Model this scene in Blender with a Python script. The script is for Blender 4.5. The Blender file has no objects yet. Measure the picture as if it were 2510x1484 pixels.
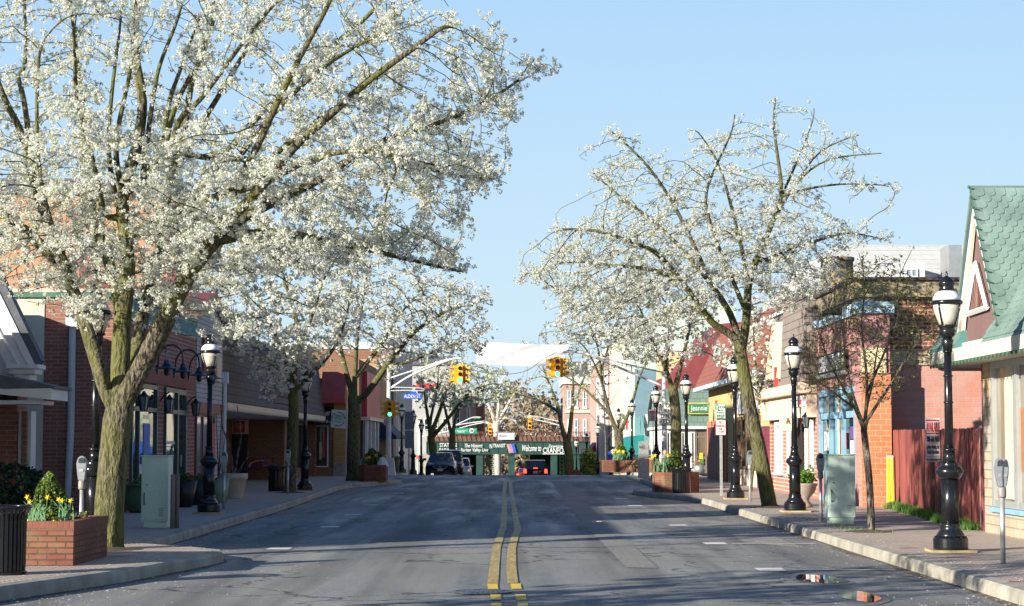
import bpy, bmesh, math, random
import numpy as np
from mathutils import Vector, Matrix
R = math.radians
random.seed(7)
S = bpy.context.scene
C = S.collection
# ---------------- camera ----------------
FP = 4833.0; PITCH = math.atan(343 / FP); YAW = math.atan(4.5 / FP)
cam = bpy.data.cameras.new("camera"); co = bpy.data.objects.new("camera", cam); C.objects.link(co)
cam.sensor_width = 36; cam.lens = 36 * FP / 2509.0; cam.clip_end = 3000
co.location = (0, 0, 1.65); co.rotation_euler = (R(90) + PITCH, 0, -YAW)
S.camera = co
# ---------------- light ----------------
SAZ, SEL = 51.5, 15.5            # light travels towards +X +Y
sx, sy = -math.sin(R(SAZ)), -math.cos(R(SAZ))      # horizontal direction to the sun
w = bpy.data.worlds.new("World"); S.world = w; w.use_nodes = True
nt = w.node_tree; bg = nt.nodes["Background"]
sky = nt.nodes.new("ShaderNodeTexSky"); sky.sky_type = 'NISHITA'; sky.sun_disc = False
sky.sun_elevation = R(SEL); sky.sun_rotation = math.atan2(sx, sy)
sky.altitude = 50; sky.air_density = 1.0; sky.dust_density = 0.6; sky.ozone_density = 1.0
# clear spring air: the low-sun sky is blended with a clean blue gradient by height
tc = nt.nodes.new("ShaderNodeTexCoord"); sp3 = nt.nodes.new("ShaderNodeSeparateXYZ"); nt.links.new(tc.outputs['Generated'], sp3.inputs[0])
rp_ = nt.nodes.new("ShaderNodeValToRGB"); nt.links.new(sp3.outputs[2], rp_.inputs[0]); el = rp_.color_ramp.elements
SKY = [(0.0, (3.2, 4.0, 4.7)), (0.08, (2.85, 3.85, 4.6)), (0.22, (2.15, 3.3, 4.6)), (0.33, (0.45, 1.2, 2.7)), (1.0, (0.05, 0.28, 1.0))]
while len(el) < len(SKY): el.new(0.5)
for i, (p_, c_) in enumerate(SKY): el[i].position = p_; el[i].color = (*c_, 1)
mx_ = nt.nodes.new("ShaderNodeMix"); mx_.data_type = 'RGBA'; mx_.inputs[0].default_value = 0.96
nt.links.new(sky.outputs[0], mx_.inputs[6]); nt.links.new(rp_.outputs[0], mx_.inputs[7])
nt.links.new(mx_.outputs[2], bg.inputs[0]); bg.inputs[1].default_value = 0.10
sl = bpy.data.lights.new("sun", 'SUN'); so = bpy.data.objects.new("sun", sl); C.objects.link(so)
sl.energy = 5.0; sl.angle = R(0.5); sl.color = (1.0, 0.93, 0.80)
so.rotation_euler = Vector((sx * math.cos(R(SEL)), sy * math.cos(R(SEL)), math.sin(R(SEL)))).to_track_quat('Z', 'Y').to_euler()
so.location = (-30, -30, 30)
S.view_settings.view_transform = 'Standard'; S.view_settings.look = 'None'
S.view_settings.exposure = 1.08; S.view_settings.gamma = 1.0
S.cycles.max_bounces = 6; S.cycles.diffuse_bounces = 3; S.cycles.glossy_bounces = 3
S.cycles.transmission_bounces = 4; S.cycles.transparent_max_bounces = 6

# ---------------- pixel (2509 wide picture) to world ----------------
cp, sp_, cy, sy_ = math.cos(PITCH), math.sin(PITCH), math.cos(YAW), math.sin(YAW)
def ray(px, py):
    u, v = (px - 1254.5) / FP, (742 - py) / FP
    f = cp - v * sp_; z = sp_ + v * cp
    return (u * cy + f * sy_, f * cy - u * sy_, z)
def W(px, py, Y):
    r = ray(px, py); t = Y / r[1]
    return (r[0] * t, Y, 1.65 + r[2] * t)
def G(px, py, z=0.0):
    r = ray(px, py); t = (z - 1.65) / r[2]
    return (r[0] * t, r[1] * t, z)
def XX(px, Y): return (px - 1250) * Y / FP
def ZZ(py, Y): return W(1250, py, Y)[2]
def gz(y):
    t = y - 100
    if t <= 0: return 0.0
    if t < 110: return -0.030 * (t - 6 * (1 - math.exp(-t / 6)))
    return -0.030 * 104
# ---------------- materials ----------------
def ramp(nt, fac, stops):
    n = nt.nodes.new("ShaderNodeValToRGB"); e = n.color_ramp.elements
    while len(e) < len(stops): e.new(0.5)
    for i, (p, c) in enumerate(stops):
        e[i].position = p; e[i].color = (c[0], c[1], c[2], 1) if not isinstance(c, float) else (c, c, c, 1)
    nt.links.new(fac, n.inputs[0]); return n.outputs[0]
def wpos(nt, mode='xyz'):
    g = nt.nodes.new("ShaderNodeNewGeometry")
    if mode == 'xyz': return g.outputs['Position']
    s = nt.nodes.new("ShaderNodeSeparateXYZ"); nt.links.new(g.outputs['Position'], s.inputs[0])
    c = nt.nodes.new("ShaderNodeCombineXYZ")
    if mode == 'wall':
        a = nt.nodes.new("ShaderNodeMath"); a.operation = 'ADD'
        nt.links.new(s.outputs[0], a.inputs[0]); nt.links.new(s.outputs[1], a.inputs[1])
        nt.links.new(a.outputs[0], c.inputs[0]); nt.links.new(s.outputs[2], c.inputs[1])
    return c.outputs[0]
def noise(nt, vec, scale, detail=4, rough=0.55, stretch=None):
    if stretch:
        m = nt.nodes.new("ShaderNodeMapping"); m.inputs['Scale'].default_value = stretch
        nt.links.new(vec, m.inputs[0]); vec = m.outputs[0]
    n = nt.nodes.new("ShaderNodeTexNoise"); n.inputs['Scale'].default_value = scale
    n.inputs['Detail'].default_value = detail; n.inputs['Roughness'].default_value = rough
    nt.links.new(vec, n.inputs['Vector']); return n.outputs['Fac']
def mixc(nt, fac, a, b, mode='MIX'):
    n = nt.nodes.new("ShaderNodeMix"); n.data_type = 'RGBA'; n.blend_type = mode
    for sock, v in ((n.inputs[0], fac), (n.inputs[6], a), (n.inputs[7], b)):
        if isinstance(v, (int, float)): sock.default_value = v
        elif isinstance(v, tuple): sock.default_value = (v[0], v[1], v[2], 1)
        else: nt.links.new(v, sock)
    return n.outputs[2]
def newmat(name):
    m = bpy.data.materials.new(name); m.use_nodes = True
    return m, m.node_tree, m.node_tree.nodes["Principled BSDF"]
def bump(nt, b, h, strength=0.5, dist=0.02):
    n = nt.nodes.new("ShaderNodeBump"); n.inputs['Strength'].default_value = strength; n.inputs['Distance'].default_value = dist
    nt.links.new(h, n.inputs['Height']); nt.links.new(n.outputs[0], b.inputs['Normal'])
MATS = {}
def M(name, col, rough=0.6, var=0.12, scale=3.0, metal=0.0, bmp=0.0, stretch=None, emit=None, dirt=0.0):
    if name in MATS: return MATS[name]
    m, nt, b = newmat(name)
    p = wpos(nt)
    f = noise(nt, p, scale, 5, 0.6, stretch)
    lo = tuple(c * (1 - var * 1.6) for c in col); hi = tuple(min(1, c * (1 + var)) for c in col)
    c_ = ramp(nt, f, [(0.3, lo), (0.7, hi)])
    if dirt:
        f2 = noise(nt, p, 0.9, 6, 0.65)
        c_ = mixc(nt, ramp(nt, f2, [(0.45, 0.0), (0.75, dirt)]), c_, tuple(c * 0.35 for c in col))
    nt.links.new(c_, b.inputs['Base Color'])
    b.inputs['Roughness'].default_value = rough; b.inputs['Metallic'].default_value = metal
    if bmp: bump(nt, b, noise(nt, p, scale * 8, 4, 0.6, stretch), 0.6, bmp)
    if emit:
        b.inputs['Emission Color'].default_value = (*col, 1); b.inputs['Emission Strength'].default_value = emit
    MATS[name] = m; return m
def brick(name, c1, c2, mort, bw=0.21, bh=0.075, ms=0.010, rough=0.85, stain=0.25, bmp=0.006, off=0.5, blot=None):
    c1, c2, mort = [tuple(v * 0.76 for v in c) for c in (c1, c2, mort)]
    m, nt, b = newmat(name); p = wpos(nt, 'wall')
    t = nt.nodes.new("ShaderNodeTexBrick"); nt.links.new(p, t.inputs['Vector'])
    t.offset = off
    t.inputs['Color1'].default_value = (*c1, 1); t.inputs['Color2'].default_value = (*c2, 1); t.inputs['Mortar'].default_value = (*mort, 1)
    t.inputs['Scale'].default_value = 1; t.inputs['Brick Width'].default_value = bw; t.inputs['Row Height'].default_value = bh
    t.inputs['Mortar Size'].default_value = ms; t.inputs['Mortar Smooth'].default_value = 0.3; t.inputs['Bias'].default_value = -0.1
    q = wpos(nt)
    f = noise(nt, q, 1.1, 6, 0.65)
    c_ = mixc(nt, ramp(nt, f, [(0.4, 0.0), (0.75, stain)]), t.outputs['Color'], tuple(c * 0.4 for c in c1))
    f2 = noise(nt, q, 14, 3, 0.6)
    c_ = mixc(nt, ramp(nt, f2, [(0.35, 0.25), (0.65, 0.0)]), c_, tuple(c * 0.6 for c in c2))
    if blot:
        f3 = noise(nt, q, 0.5, 5, 0.7); c_ = mixc(nt, ramp(nt, f3, [(0.5, 0.0), (0.62, 0.75)]), c_, blot)
    nt.links.new(c_, b.inputs['Base Color']); b.inputs['Roughness'].default_value = rough
    inv = nt.nodes.new("ShaderNodeMath"); inv.operation = 'SUBTRACT'; inv.inputs[0].default_value = 1
    nt.links.new(t.outputs['Fac'], inv.inputs[1]); bump(nt, b, inv.outputs[0], 0.8, bmp)
    MATS[name] = m; return m
def glass(name, tint=(0.02, 0.025, 0.03), rough=0.03):
    if name in MATS: return MATS[name]
    m, nt, b = newmat(name); p = wpos(nt)
    f = noise(nt, p, 0.8, 3, 0.6, (1, 1, 0.35))
    nt.links.new(ramp(nt, f, [(0.42, tint), (0.62, tuple(c * 2.6 + 0.01 for c in tint))]), b.inputs['Base Color'])
    b.inputs['Roughness'].default_value = rough; b.inputs['IOR'].default_value = 1.7
    bump(nt, b, noise(nt, p, 1.3, 2, 0.5), 0.12, 0.01)
    MATS[name] = m; return m
# ---------------- mesh builder ----------------
def tag(o, label=None, cat=None, group=None, kind=None):
    if label: o['label'] = label
    if cat: o['category'] = cat
    if group: o['group'] = group
    if kind: o['kind'] = kind
    return o
def empty(name, loc, label, cat, group=None, rz=0):
    o = bpy.data.objects.new(name, None); C.objects.link(o); o.location = loc; o.rotation_euler = (0, 0, rz)
    o.empty_display_size = 0.2
    return tag(o, label, cat, group)
def rootloc(p):
    o = Vector((0, 0, 0))
    while p is not None: o = o + p.location; p = p.parent
    return o
class MB:
    def __init__(s): s.v = []; s.f = []; s.m = []; s.sm = []; s.mi = 0; s.smooth = False
    def add(s, vs, fs):
        o = len(s.v); s.v += [tuple(v) for v in vs]
        for f in fs: s.f.append(tuple(i + o for i in f)); s.m.append(s.mi); s.sm.append(s.smooth)
    def box(s, x0, x1, y0, y1, z0, z1):
        if x0 > x1: x0, x1 = x1, x0
        if y0 > y1: y0, y1 = y1, y0
        if z0 > z1: z0, z1 = z1, z0
        s.add([(x0,y0,z0),(x1,y0,z0),(x1,y1,z0),(x0,y1,z0),(x0,y0,z1),(x1,y0,z1),(x1,y1,z1),(x0,y1,z1)],
              [(0,3,2,1),(4,5,6,7),(0,1,5,4),(1,2,6,5),(2,3,7,6),(3,0,4,7)]); return s
    def hexa(s, p):   # 8 points, bottom ring 0-3 ccw, top ring 4-7
        s.add(p, [(0,3,2,1),(4,5,6,7),(0,1,5,4),(1,2,6,5),(2,3,7,6),(3,0,4,7)]); return s
    def prism(s, poly, axis, a0, a1):   # poly of 2D points extruded along axis
        n = len(poly)
        def mk(p, a):
            if axis == 'x': return (a, p[0], p[1])
            if axis == 'y': return (p[0], a, p[1])
            return (p[0], p[1], a)
        vs = [mk(p, a0) for p in poly] + [mk(p, a1) for p in poly]
        fs = [tuple(range(n - 1, -1, -1)), tuple(range(n, 2 * n))] + [(i, (i + 1) % n, n + (i + 1) % n, n + i) for i in range(n)]
        s.add(vs, fs); return s
    def lathe(s, prof, cx=0, cy=0, z0=0, n=20, flute=0, fd=0.0):
        o = []
        for (r, z) in prof:
            for i in range(n):
                a = 2 * math.pi * i / n
                rr = r * (1 - (fd if (flute and i % 2) else 0))
                o.append((cx + rr * math.cos(a), cy + rr * math.sin(a), z0 + z))
        k = len(prof)
        fs = [(j*n+i, j*n+(i+1)%n, (j+1)*n+(i+1)%n, (j+1)*n+i) for j in range(k - 1) for i in range(n)]
        fs += [tuple(range(n - 1, -1, -1)), tuple((k - 1) * n + i for i in range(n))]
        s.add(o, fs); return s
    def tube(s, pts, r, n=8, r1=None):
        pts = [Vector(p) for p in pts]; k = len(pts); vs = []
        t = (pts[1] - pts[0]).normalized(); up = Vector((0, 0, 1)) if abs(t.z) < 0.9 else Vector((1, 0, 0))
        a = t.cross(up).normalized()
        for i, p in enumerate(pts):
            if i == 0: t = pts[1] - pts[0]
            elif i == k - 1: t = pts[-1] - pts[-2]
            else: t = pts[i + 1] - pts[i - 1]
            t.normalize(); a = (a - t * a.dot(t)).normalized(); b = t.cross(a)
            rr = r if r1 is None else r + (r1 - r) * i / (k - 1)
            if isinstance(r, (list, tuple)): rr = r[i]
            for j in range(n):
                q = 2 * math.pi * j / n; vs.append(p + (a * math.cos(q) + b * math.sin(q)) * rr)
        fs = [(j*n+i, j*n+(i+1)%n, (j+1)*n+(i+1)%n, (j+1)*n+i) for j in range(k - 1) for i in range(n)]
        fs += [tuple(range(n - 1, -1, -1)), tuple((k - 1) * n + i for i in range(n))]
        s.add(vs, fs); return s
    def build(s, name, mats, parent=None, loc=None, bevel=0, label=None):
        off = rootloc(parent)
        me = bpy.data.meshes.new(name); me.from_pydata([(v[0]-off[0], v[1]-off[1], v[2]-off[2]) for v in s.v], [], s.f)
        if not isinstance(mats, (list, tuple)): mats = [mats]
        for m in mats: me.materials.append(m)
        me.polygons.foreach_set('material_index', s.m); me.polygons.foreach_set('use_smooth', s.sm); me.update()
        if bevel:
            bm = bmesh.new(); bm.from_mesh(me); bmesh.ops.remove_doubles(bm, verts=bm.verts, dist=1e-5)
            ed = [e for e in bm.edges if len(e.link_faces) == 2 and e.calc_face_angle(0) > 0.6]
            bmesh.ops.bevel(bm, geom=ed, offset=bevel, segments=2, affect='EDGES', clamp_overlap=True); bm.to_mesh(me); bm.free()
        o = bpy.data.objects.new(name, me); C.objects.link(o)
        if parent: o.parent = parent
        if loc: o.location = loc
        if label: o['label'] = label
        return o
def copy_tree(o, parent=None, loc=None, rz=None, scale=None):
    c = o.copy(); C.objects.link(c); c.parent = parent
    if loc is not None: c.location = loc
    if rz is not None: c.rotation_euler = (0, 0, rz)
    if scale is not None: c.scale = scale if isinstance(scale, (tuple, list)) else (scale,) * 3
    for ch in o.children: copy_tree(ch, c)
    return c
def text(s, mat, parent, origin, w, h, rz=0.0, depth=0.004, name='lettering', shear=0.0, rot=0.0):
    """letters filling a w x h box centred at origin, facing -Y turned by rz"""
    cu = bpy.data.curves.new('t', 'FONT'); cu.body = s; cu.align_x = 'CENTER'; cu.align_y = 'CENTER'; cu.extrude = depth; cu.shear = shear
    cu.space_line = 0.95; cu.offset = 0.012
    to = bpy.data.objects.new('t', cu); C.objects.link(to)
    dg = bpy.context.evaluated_depsgraph_get(); me = bpy.data.meshes.new_from_object(to.evaluated_get(dg))
    bpy.data.objects.remove(to); bpy.data.curves.remove(cu)
    n = len(me.vertices); a = np.empty(n * 3); me.vertices.foreach_get('co', a); a = a.reshape(-1, 3)
    mn, mx = a.min(0), a.max(0); c = (mn + mx) / 2
    q = (a - c) * np.array([w / max(1e-6, mx[0] - mn[0]), h / max(1e-6, mx[1] - mn[1]), 1])
    if rot: q[:, :2] = q[:, :2] @ np.array([[math.cos(rot), math.sin(rot)], [-math.sin(rot), math.cos(rot)]])
    p = np.stack([q[:, 0], -q[:, 2], q[:, 1]], 1)
    if rz: cz, sz = math.cos(rz), math.sin(rz); p = np.stack([p[:, 0]*cz - p[:, 1]*sz, p[:, 0]*sz + p[:, 1]*cz, p[:, 2]], 1)
    p += np.array(origin) - np.array(rootloc(parent))
    me.vertices.foreach_set('co', p.ravel()); me.materials.clear(); me.materials.append(mat); me.update()
    me.polygons.foreach_set('material_index', [0] * len(me.polygons))
    o = bpy.data.objects.new(name, me); C.objects.link(o)
    if parent: o.parent = parent; 
    return o
# ================= SETTING =================
def struct(o): o['kind'] = 'structure'; return o
def mat_asphalt():
    m, nt, b = newmat('asphalt'); p = wpos(nt)
    big = noise(nt, p, 0.35, 5, 0.6, (1.6, 0.35, 1))
    c_ = ramp(nt, big, [(0.3, (0.24, 0.238, 0.228)), (0.5, (0.325, 0.322, 0.302)), (0.72, (0.41, 0.405, 0.375))])
    tr = noise(nt, p, 1.0, 3, 0.6, (1.3, 0.05, 1))
    c_ = mixc(nt, ramp(nt, tr, [(0.45, 0.0), (0.6, 0.6)]), c_, (0.13, 0.133, 0.135))
    fine = noise(nt, p, 55, 3, 0.7)
    c_ = mixc(nt, ramp(nt, fine, [(0.38, 0.75), (0.56, 0.0)]), c_, (0.10, 0.10, 0.10))
    c_ = mixc(nt, ramp(nt, noise(nt, p, 38, 2, 0.5), [(0.68, 0.0), (0.74, 0.7)]), c_, (0.42, 0.40, 0.36))
    # cracks
    vo = nt.nodes.new("ShaderNodeTexVoronoi"); vo.feature = 'DISTANCE_TO_EDGE'; vo.inputs['Scale'].default_value = 0.42
    wv = nt.nodes.new("ShaderNodeVectorMath"); wv.operation = 'ADD'
    nn = nt.nodes.new("ShaderNodeTexNoise"); nn.inputs['Scale'].default_value = 1.6; nn.inputs['Detail'].default_value = 6
    nt.links.new(p, nn.inputs['Vector']); nt.links.new(p, wv.inputs[0]); nt.links.new(nn.outputs['Color'], wv.inputs[1])
    nt.links.new(wv.outputs[0], vo.inputs['Vector'])
    gate = noise(nt, p, 0.22, 3, 0.5)
    cr = ramp(nt, vo.outputs['Distance'], [(0.0, 0.95), (0.016, 0.0)])
    g = nt.nodes.new("ShaderNodeMath"); g.operation = 'MULTIPLY'; nt.links.new(cr, g.inputs[0]); nt.links.new(ramp(nt, gate, [(0.40, 0.0), (0.50, 1.0)]), g.inputs[1])
    c_ = mixc(nt, g.outputs[0], c_, (0.03, 0.03, 0.032))
    nt.links.new(c_, b.inputs['Base Color'])
    rr = noise(nt, p, 0.8, 5, 0.65, (1.2, 0.12, 1))
    nt.links.new(ramp(nt, rr, [(0.38, 0.45), (0.60, 0.90)]), b.inputs['Roughness']); b.inputs['Specular IOR Level'].default_value = 0.22
    bump(nt, b, fine, 0.8, 0.012)
    return m
ASPH = mat_asphalt()
def floor_brick(name, c1, c2, mort, bw, bh, ms, rough=0.85, stain=(0.3, 0.3, 0.3)):
    m, nt, b = newmat(name); p = wpos(nt)
    t = nt.nodes.new("ShaderNodeTexBrick"); nt.links.new(p, t.inputs['Vector'])
    for k, v in (('Color1', (*c1, 1)), ('Color2', (*c2, 1)), ('Mortar', (*mort, 1)), ('Scale', 1), ('Brick Width', bw), ('Row Height', bh), ('Mortar Size', ms)):
        t.inputs[k].default_value = v
    f = noise(nt, p, 0.9, 6, 0.65)
    c_ = mixc(nt, ramp(nt, f, [(0.4, 0.0), (0.7, 0.6)]), t.outputs['Color'], stain)
    f = noise(nt, p, 9, 4, 0.65)
    c_ = mixc(nt, ramp(nt, f, [(0.3, 0.4), (0.55, 0.0)]), c_, tuple(c * 0.45 for c in c1))
    nt.links.new(c_, b.inputs['Base Color']); b.inputs['Roughness'].default_value = rough
    inv = nt.nodes.new("ShaderNodeMath"); inv.operation = 'SUBTRACT'; inv.inputs[0].default_value = 1
    nt.links.new(t.outputs['Fac'], inv.inputs[1]); bump(nt, b, inv.outputs[0], 0.7, 0.008)
    return m
PAVE = floor_brick('paving', (0.50, 0.39, 0.33), (0.58, 0.47, 0.40), (0.18, 0.15, 0.12), 0.2, 0.1, 0.014, stain=(0.46, 0.41, 0.35))
CONC = M('kerb_concrete', (0.36, 0.335, 0.28), 0.85, 0.22, 2.5, bmp=0.01, dirt=0.5)
SOIL = M('soil', (0.10, 0.065, 0.04), 0.95, 0.4, 8, bmp=0.02)
# ground
ys = [-60, -20, 0, 40, 80, 100, 102, 104, 106, 108, 110, 113, 116, 120, 126, 135, 150, 170, 190, 204, 230, 400, 1200]
b = MB(); xs = [-900, -60, 60, 900]
vs = [(x, y, gz(y) - 0.02) for y in ys for x in xs]; n = len(xs)
b.add(vs, [(j*n+i, j*n+i+1, (j+1)*n+i+1, (j+1)*n+i) for j in range(len(ys) - 1) for i in range(n - 1)])
struct(b.build('ground', M('earth', (0.16, 0.14, 0.09), 0.95, 0.3, 0.4, bmp=0.02)))
# road, one sheet under everything near
random.seed(3)
b = MB(); xs = [-60, -30] + [x * 0.375 for x in range(-22, 23)] + [30, 60]; n = len(xs)
ys = [-40, -20] + [-10 + i for i in range(0, 24)] + [14 + i * 0.4 for i in range(0, 216)] + [100.5 + i for i in range(0, 14)] + [116, 120, 126, 135, 150, 170, 190, 204, 230, 260]
def road_z(x, y):
    if abs(x) > 7.4 or y > 92: return gz(y) + 0.004
    return gz(y) + 0.004 + 0.006 * math.sin(y * 0.42) * math.exp(-((x - 0.5) / 4) ** 2) + 0.003 * math.sin(y * 1.1 + x * 1.7) * math.exp(-(x / 5) ** 2) + 0.02 * (1 - (x / 7.4) ** 2) - 0.02
vs = [(x, y, road_z(x, y)) for y in ys for x in xs]
b.smooth = True
b.add(vs, [(j*n+i, j*n+i+1, (j+1)*n+i+1, (j+1)*n+i) for j in range(len(ys) - 1) for i in range(n - 1)])
struct(b.build('road', ASPH))
def rp(px, py, dz=0.004):
    x, y, _ = G(px, py); return (x, y, road_z(x, y) + dz)
KL = [(-20,-7.4),(14,-7.2),(20.7,-5.36),(23.6,-4.57),(26.5,-4.1),(27.6,-3.98),(28.3,-4.1),(28.9,-4.5),(29.8,-5.3),(30.6,-5.55),(48,-5.6),(69,-6.0),(73,-5.85),(77.5,-5.0),(79.5,-4.55),(81,-4.42),(82.5,-4.6),(84.3,-5.3),(86,-5.6),(92,-5.7),(94.4,-6.2),(96,-8)]
KR = [(-20,5.2),(30,5.2),(52,5.25),(56.3,5.2),(58,4.8),(60.5,4.3),(63,4.0),(64.4,3.98),(65.4,4.2),(67.5,5.0),(69,5.3),(83.5,5.45),(85.4,5.8),(87,7.2)]
KLB = [(106,-8.5),(107,-7),(108.3,-6.35),(110,-6.2),(170,-6.2),(181,-6.6),(184,-9)]
KRB = [(99,8.5),(100,7),(101.3,6.35),(103,6.2),(170,6.2),(181,6.6),(184,9)]
def interp(K, y):
    for (a, xa), (c, xc) in zip(K, K[1:]):
        if a <= y <= c: return xa + (xc - xa) * (y - a) / (c - a)
    return K[0][1] if y < K[0][0] else K[-1][1]
def pavement(K, s, name, far=34):
    y0, y1 = K[0][0], K[-1][0]; yy = sorted(set([k[0] for k in K] + [y0 + (y1 - y0) * i / 60 for i in range(61)]))
    k = MB(); k.smooth = False
    P = [(interp(K, y), y) for y in yy]; m = len(P); vs = []
    # 2D normals pointing to the pavement side
    for i, (x, y) in enumerate(P):
        a = P[max(0, i - 1)]; c = P[min(m - 1, i + 1)]
        d = Vector((c[0] - a[0], c[1] - a[1])).normalized(); nrm = Vector((d.y, -d.x))
        if nrm.x * s < 0: nrm = -nrm
        g = gz(y); j = 0.006 * math.sin(i * 12.9)
        for off, z in ((0, -0.03), (0.012, 0.11 + j), (0.04, 0.143 + j), (0.18, 0.152 + j), (0.18, 0.05)):
            vs.append((x + nrm.x * off, y + nrm.y * off, g + z))
    k.add(vs, [((i*5+q), (i*5+q+1), (i*5+q+6), (i*5+q+5)) if s < 0 else ((i*5+q+5), (i*5+q+6), (i*5+q+1), (i*5+q)) for i in range(m - 1) for q in range(4)])
    for (x, y) in (P[0], P[-1]):
        if y > 50: k.box(x, s * far, y - 0.1, y + 0.08, gz(y) - 0.03, gz(y) + 0.152)
    struct(k.build(name + '_kerb', CONC))
    p = MB(); vs = []
    for i, (x, y) in enumerate(P):
        a = vs_k = k.v[i * 5 + 3]; yq = k.v[i*5+3][1]
        vs += [(k.v[i*5+3][0], yq, gz(y) + 0.147), (s * far, y, gz(y) + 0.147)]
    p.add(vs, [(2*i, 2*i+1, 2*i+3, 2*i+2) for i in range(m - 1)])
    struct(p.build(name, PAVE))
pavement(KL, -1, 'left_pavement'); pavement(KR, 1, 'right_pavement'); pavement(KLB, -1, 'far_left_pavement'); pavement(KRB, 1, 'far_right_pavement')
# markings
YEL = M('yellow_paint', (0.85, 0.56, 0.05), 0.6, 0.12, 9, dirt=0.15); YELO = M('worn_yellow_paint', (0.52, 0.38, 0.12), 0.6, 0.35, 6, dirt=0.7, stretch=(3, 0.6, 1))
WHT = M('white_paint', (0.75, 0.74, 0.70), 0.6, 0.15, 7, dirt=0.25)
def z7(x, y): return ((1400 + x / 1.6733) / 1.5695, (1800 + y / 1.6733) / 1.5695)
def z8(x, y): return ((2700 + x / 2.0275) / 1.5695, (1850 + y / 2.0275) / 1.5695)
def ribbon(mb, pts, wd):
    P = [rp(*p) for p in pts]; Q = []
    for a, c in zip(P, P[1:]):
        nn = max(1, int(abs(c[1] - a[1]) / 0.7))
        Q += [(a[0] + (c[0] - a[0]) * i / nn, a[1] + (c[1] - a[1]) * i / nn) for i in range(nn)]
    Q.append(P[-1][:2])
    vs = []
    for (x, y) in Q: vs += [(x - wd, y, road_z(x - wd, y) + 0.008), (x + wd, y, road_z(x + wd, y) + 0.008)]
    mb.add(vs, [(2*i, 2*i+1, 2*i+3, 2*i+2) for i in range(len(Q) - 1)])
b = MB()
ribbon(b, [z7(*q) for q in ((828,745),(838,640),(852,520),(880,430),(896,380),(901,300),(906,230),(896,190),(905,130),(909,75))], 0.065)
ribbon(b, [z7(*q) for q in ((956,745),(948,640),(950,520),(973,440),(990,400),(971,300),(962,230),(950,180),(945,130),(942,75))], 0.065)
struct(b.build('worn_centre_line', YELO))
b = MB()
for (x0, y0, x1, y1) in ((793,748,864,788),(942,748,1014,782),(812,818,885,856),(972,818,1046,853),(818,878,890,915),(987,877,1060,912)):
    a, c, d, e = z7(x0, y0), z7(x1 - 6, y0), z7(x1, y1), z7(x0 + 6, y1)
    b.add([rp(*e, 0.009), rp(*d, 0.009), rp(*c, 0.009), rp(*a, 0.009)], [(0, 1, 2, 3)])
struct(b.build('new_centre_line', YEL))
b = MB(); g2 = MB()
tm = [z7(1650,197), z7(1740,242), z7(1870,297), z7(2015,367), z7(2250,487), z8(520,690)]
for i, (px, py) in enumerate(tm):
    x, y, _ = rp(px, py)
    b.add([(x - .16, y - .35, road_z(x, y) + .010), (x + .2, y - .35, road_z(x, y) + .010), (x + .2, y + .3, road_z(x, y) + .010), (x - .16, y + .3, road_z(x, y) + .008)], [(0, 1, 2, 3)])
    if i > 1: b.add([(x + .3, y - .06, road_z(x + .5, y) + .010), (5.0, y - .16, road_z(5, y) + .012), (5.0, y - .04, road_z(5, y) + .012), (x + .3, y + .06, road_z(x + .5, y) + .010)], [(0, 1, 2, 3)])
for (px, py) in (z7(50,238), z7(140,200), z7(225,163), z7(275,132), (812, 1291), (688, 1345), (868, 1261)):
    x, y, _ = rp(px, py); b.add([(x - .2, y - .3, road_z(x, y) + .010), (x + .16, y - .3, road_z(x, y) + .010), (x + .16, y + .25, road_z(x, y) + .010), (x - .2, y + .25, road_z(x, y) + .008)], [(0, 1, 2, 3)])
b.box(-5.4, -.3, 95.5, 95.8, -.02, .012); b.box(.3, 5.4, 87.6, 87.9, -.02, .012)
struct(b.build('parking_markings', WHT))
# repair patches
PATCH = M('asphalt_patch', (0.26, 0.25, 0.23), 0.85, 0.3, 20, bmp=0.004, dirt=0.4)
def flatpatch(name, pts, mat, dz=0.005, kind='structure'):
    P = [rp(*p) for p in pts]
    b = MB(); n = 9; m2 = len(P) // 2; L = P[:m2]; Rr = P[m2:][::-1]
    def samp(A, t):
        q = t * (len(A) - 1); i = min(int(q), len(A) - 2); f = q - i
        return (A[i][0] + (A[i+1][0] - A[i][0]) * f, A[i][1] + (A[i+1][1] - A[i][1]) * f)
    N = 40; vs = []
    for j in range(N + 1):
        a, c = samp(L, j / N), samp(Rr, j / N)
        for i in range(5):
            x = a[0] + (c[0] - a[0]) * i / 4; y = a[1] + (c[1] - a[1]) * i / 4; vs.append((x, y, road_z(x, y) + dz))
    b.smooth = True
    b.add(vs, [(j*5+i, j*5+i+1, (j+1)*5+i+1, (j+1)*5+i) for j in range(N) for i in range(4)])
    return struct(b.build(name, mat))
flatpatch('asphalt_patch', [z7(1690,640), z7(1420,370), z7(1300,230), z7(1200,80), z7(1290,80), z7(1430,230), z7(1590,370), z7(1895,645)], PATCH)
flatpatch('asphalt_patch', [z8(330,480), z8(200,400), z8(60,330), z8(0,300), z8(340,330), z8(480,390), z8(610,450), z8(800,520)], M('patch_two', (0.30, 0.285, 0.255), 0.85, 0.3, 20, dirt=0.4))
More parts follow.
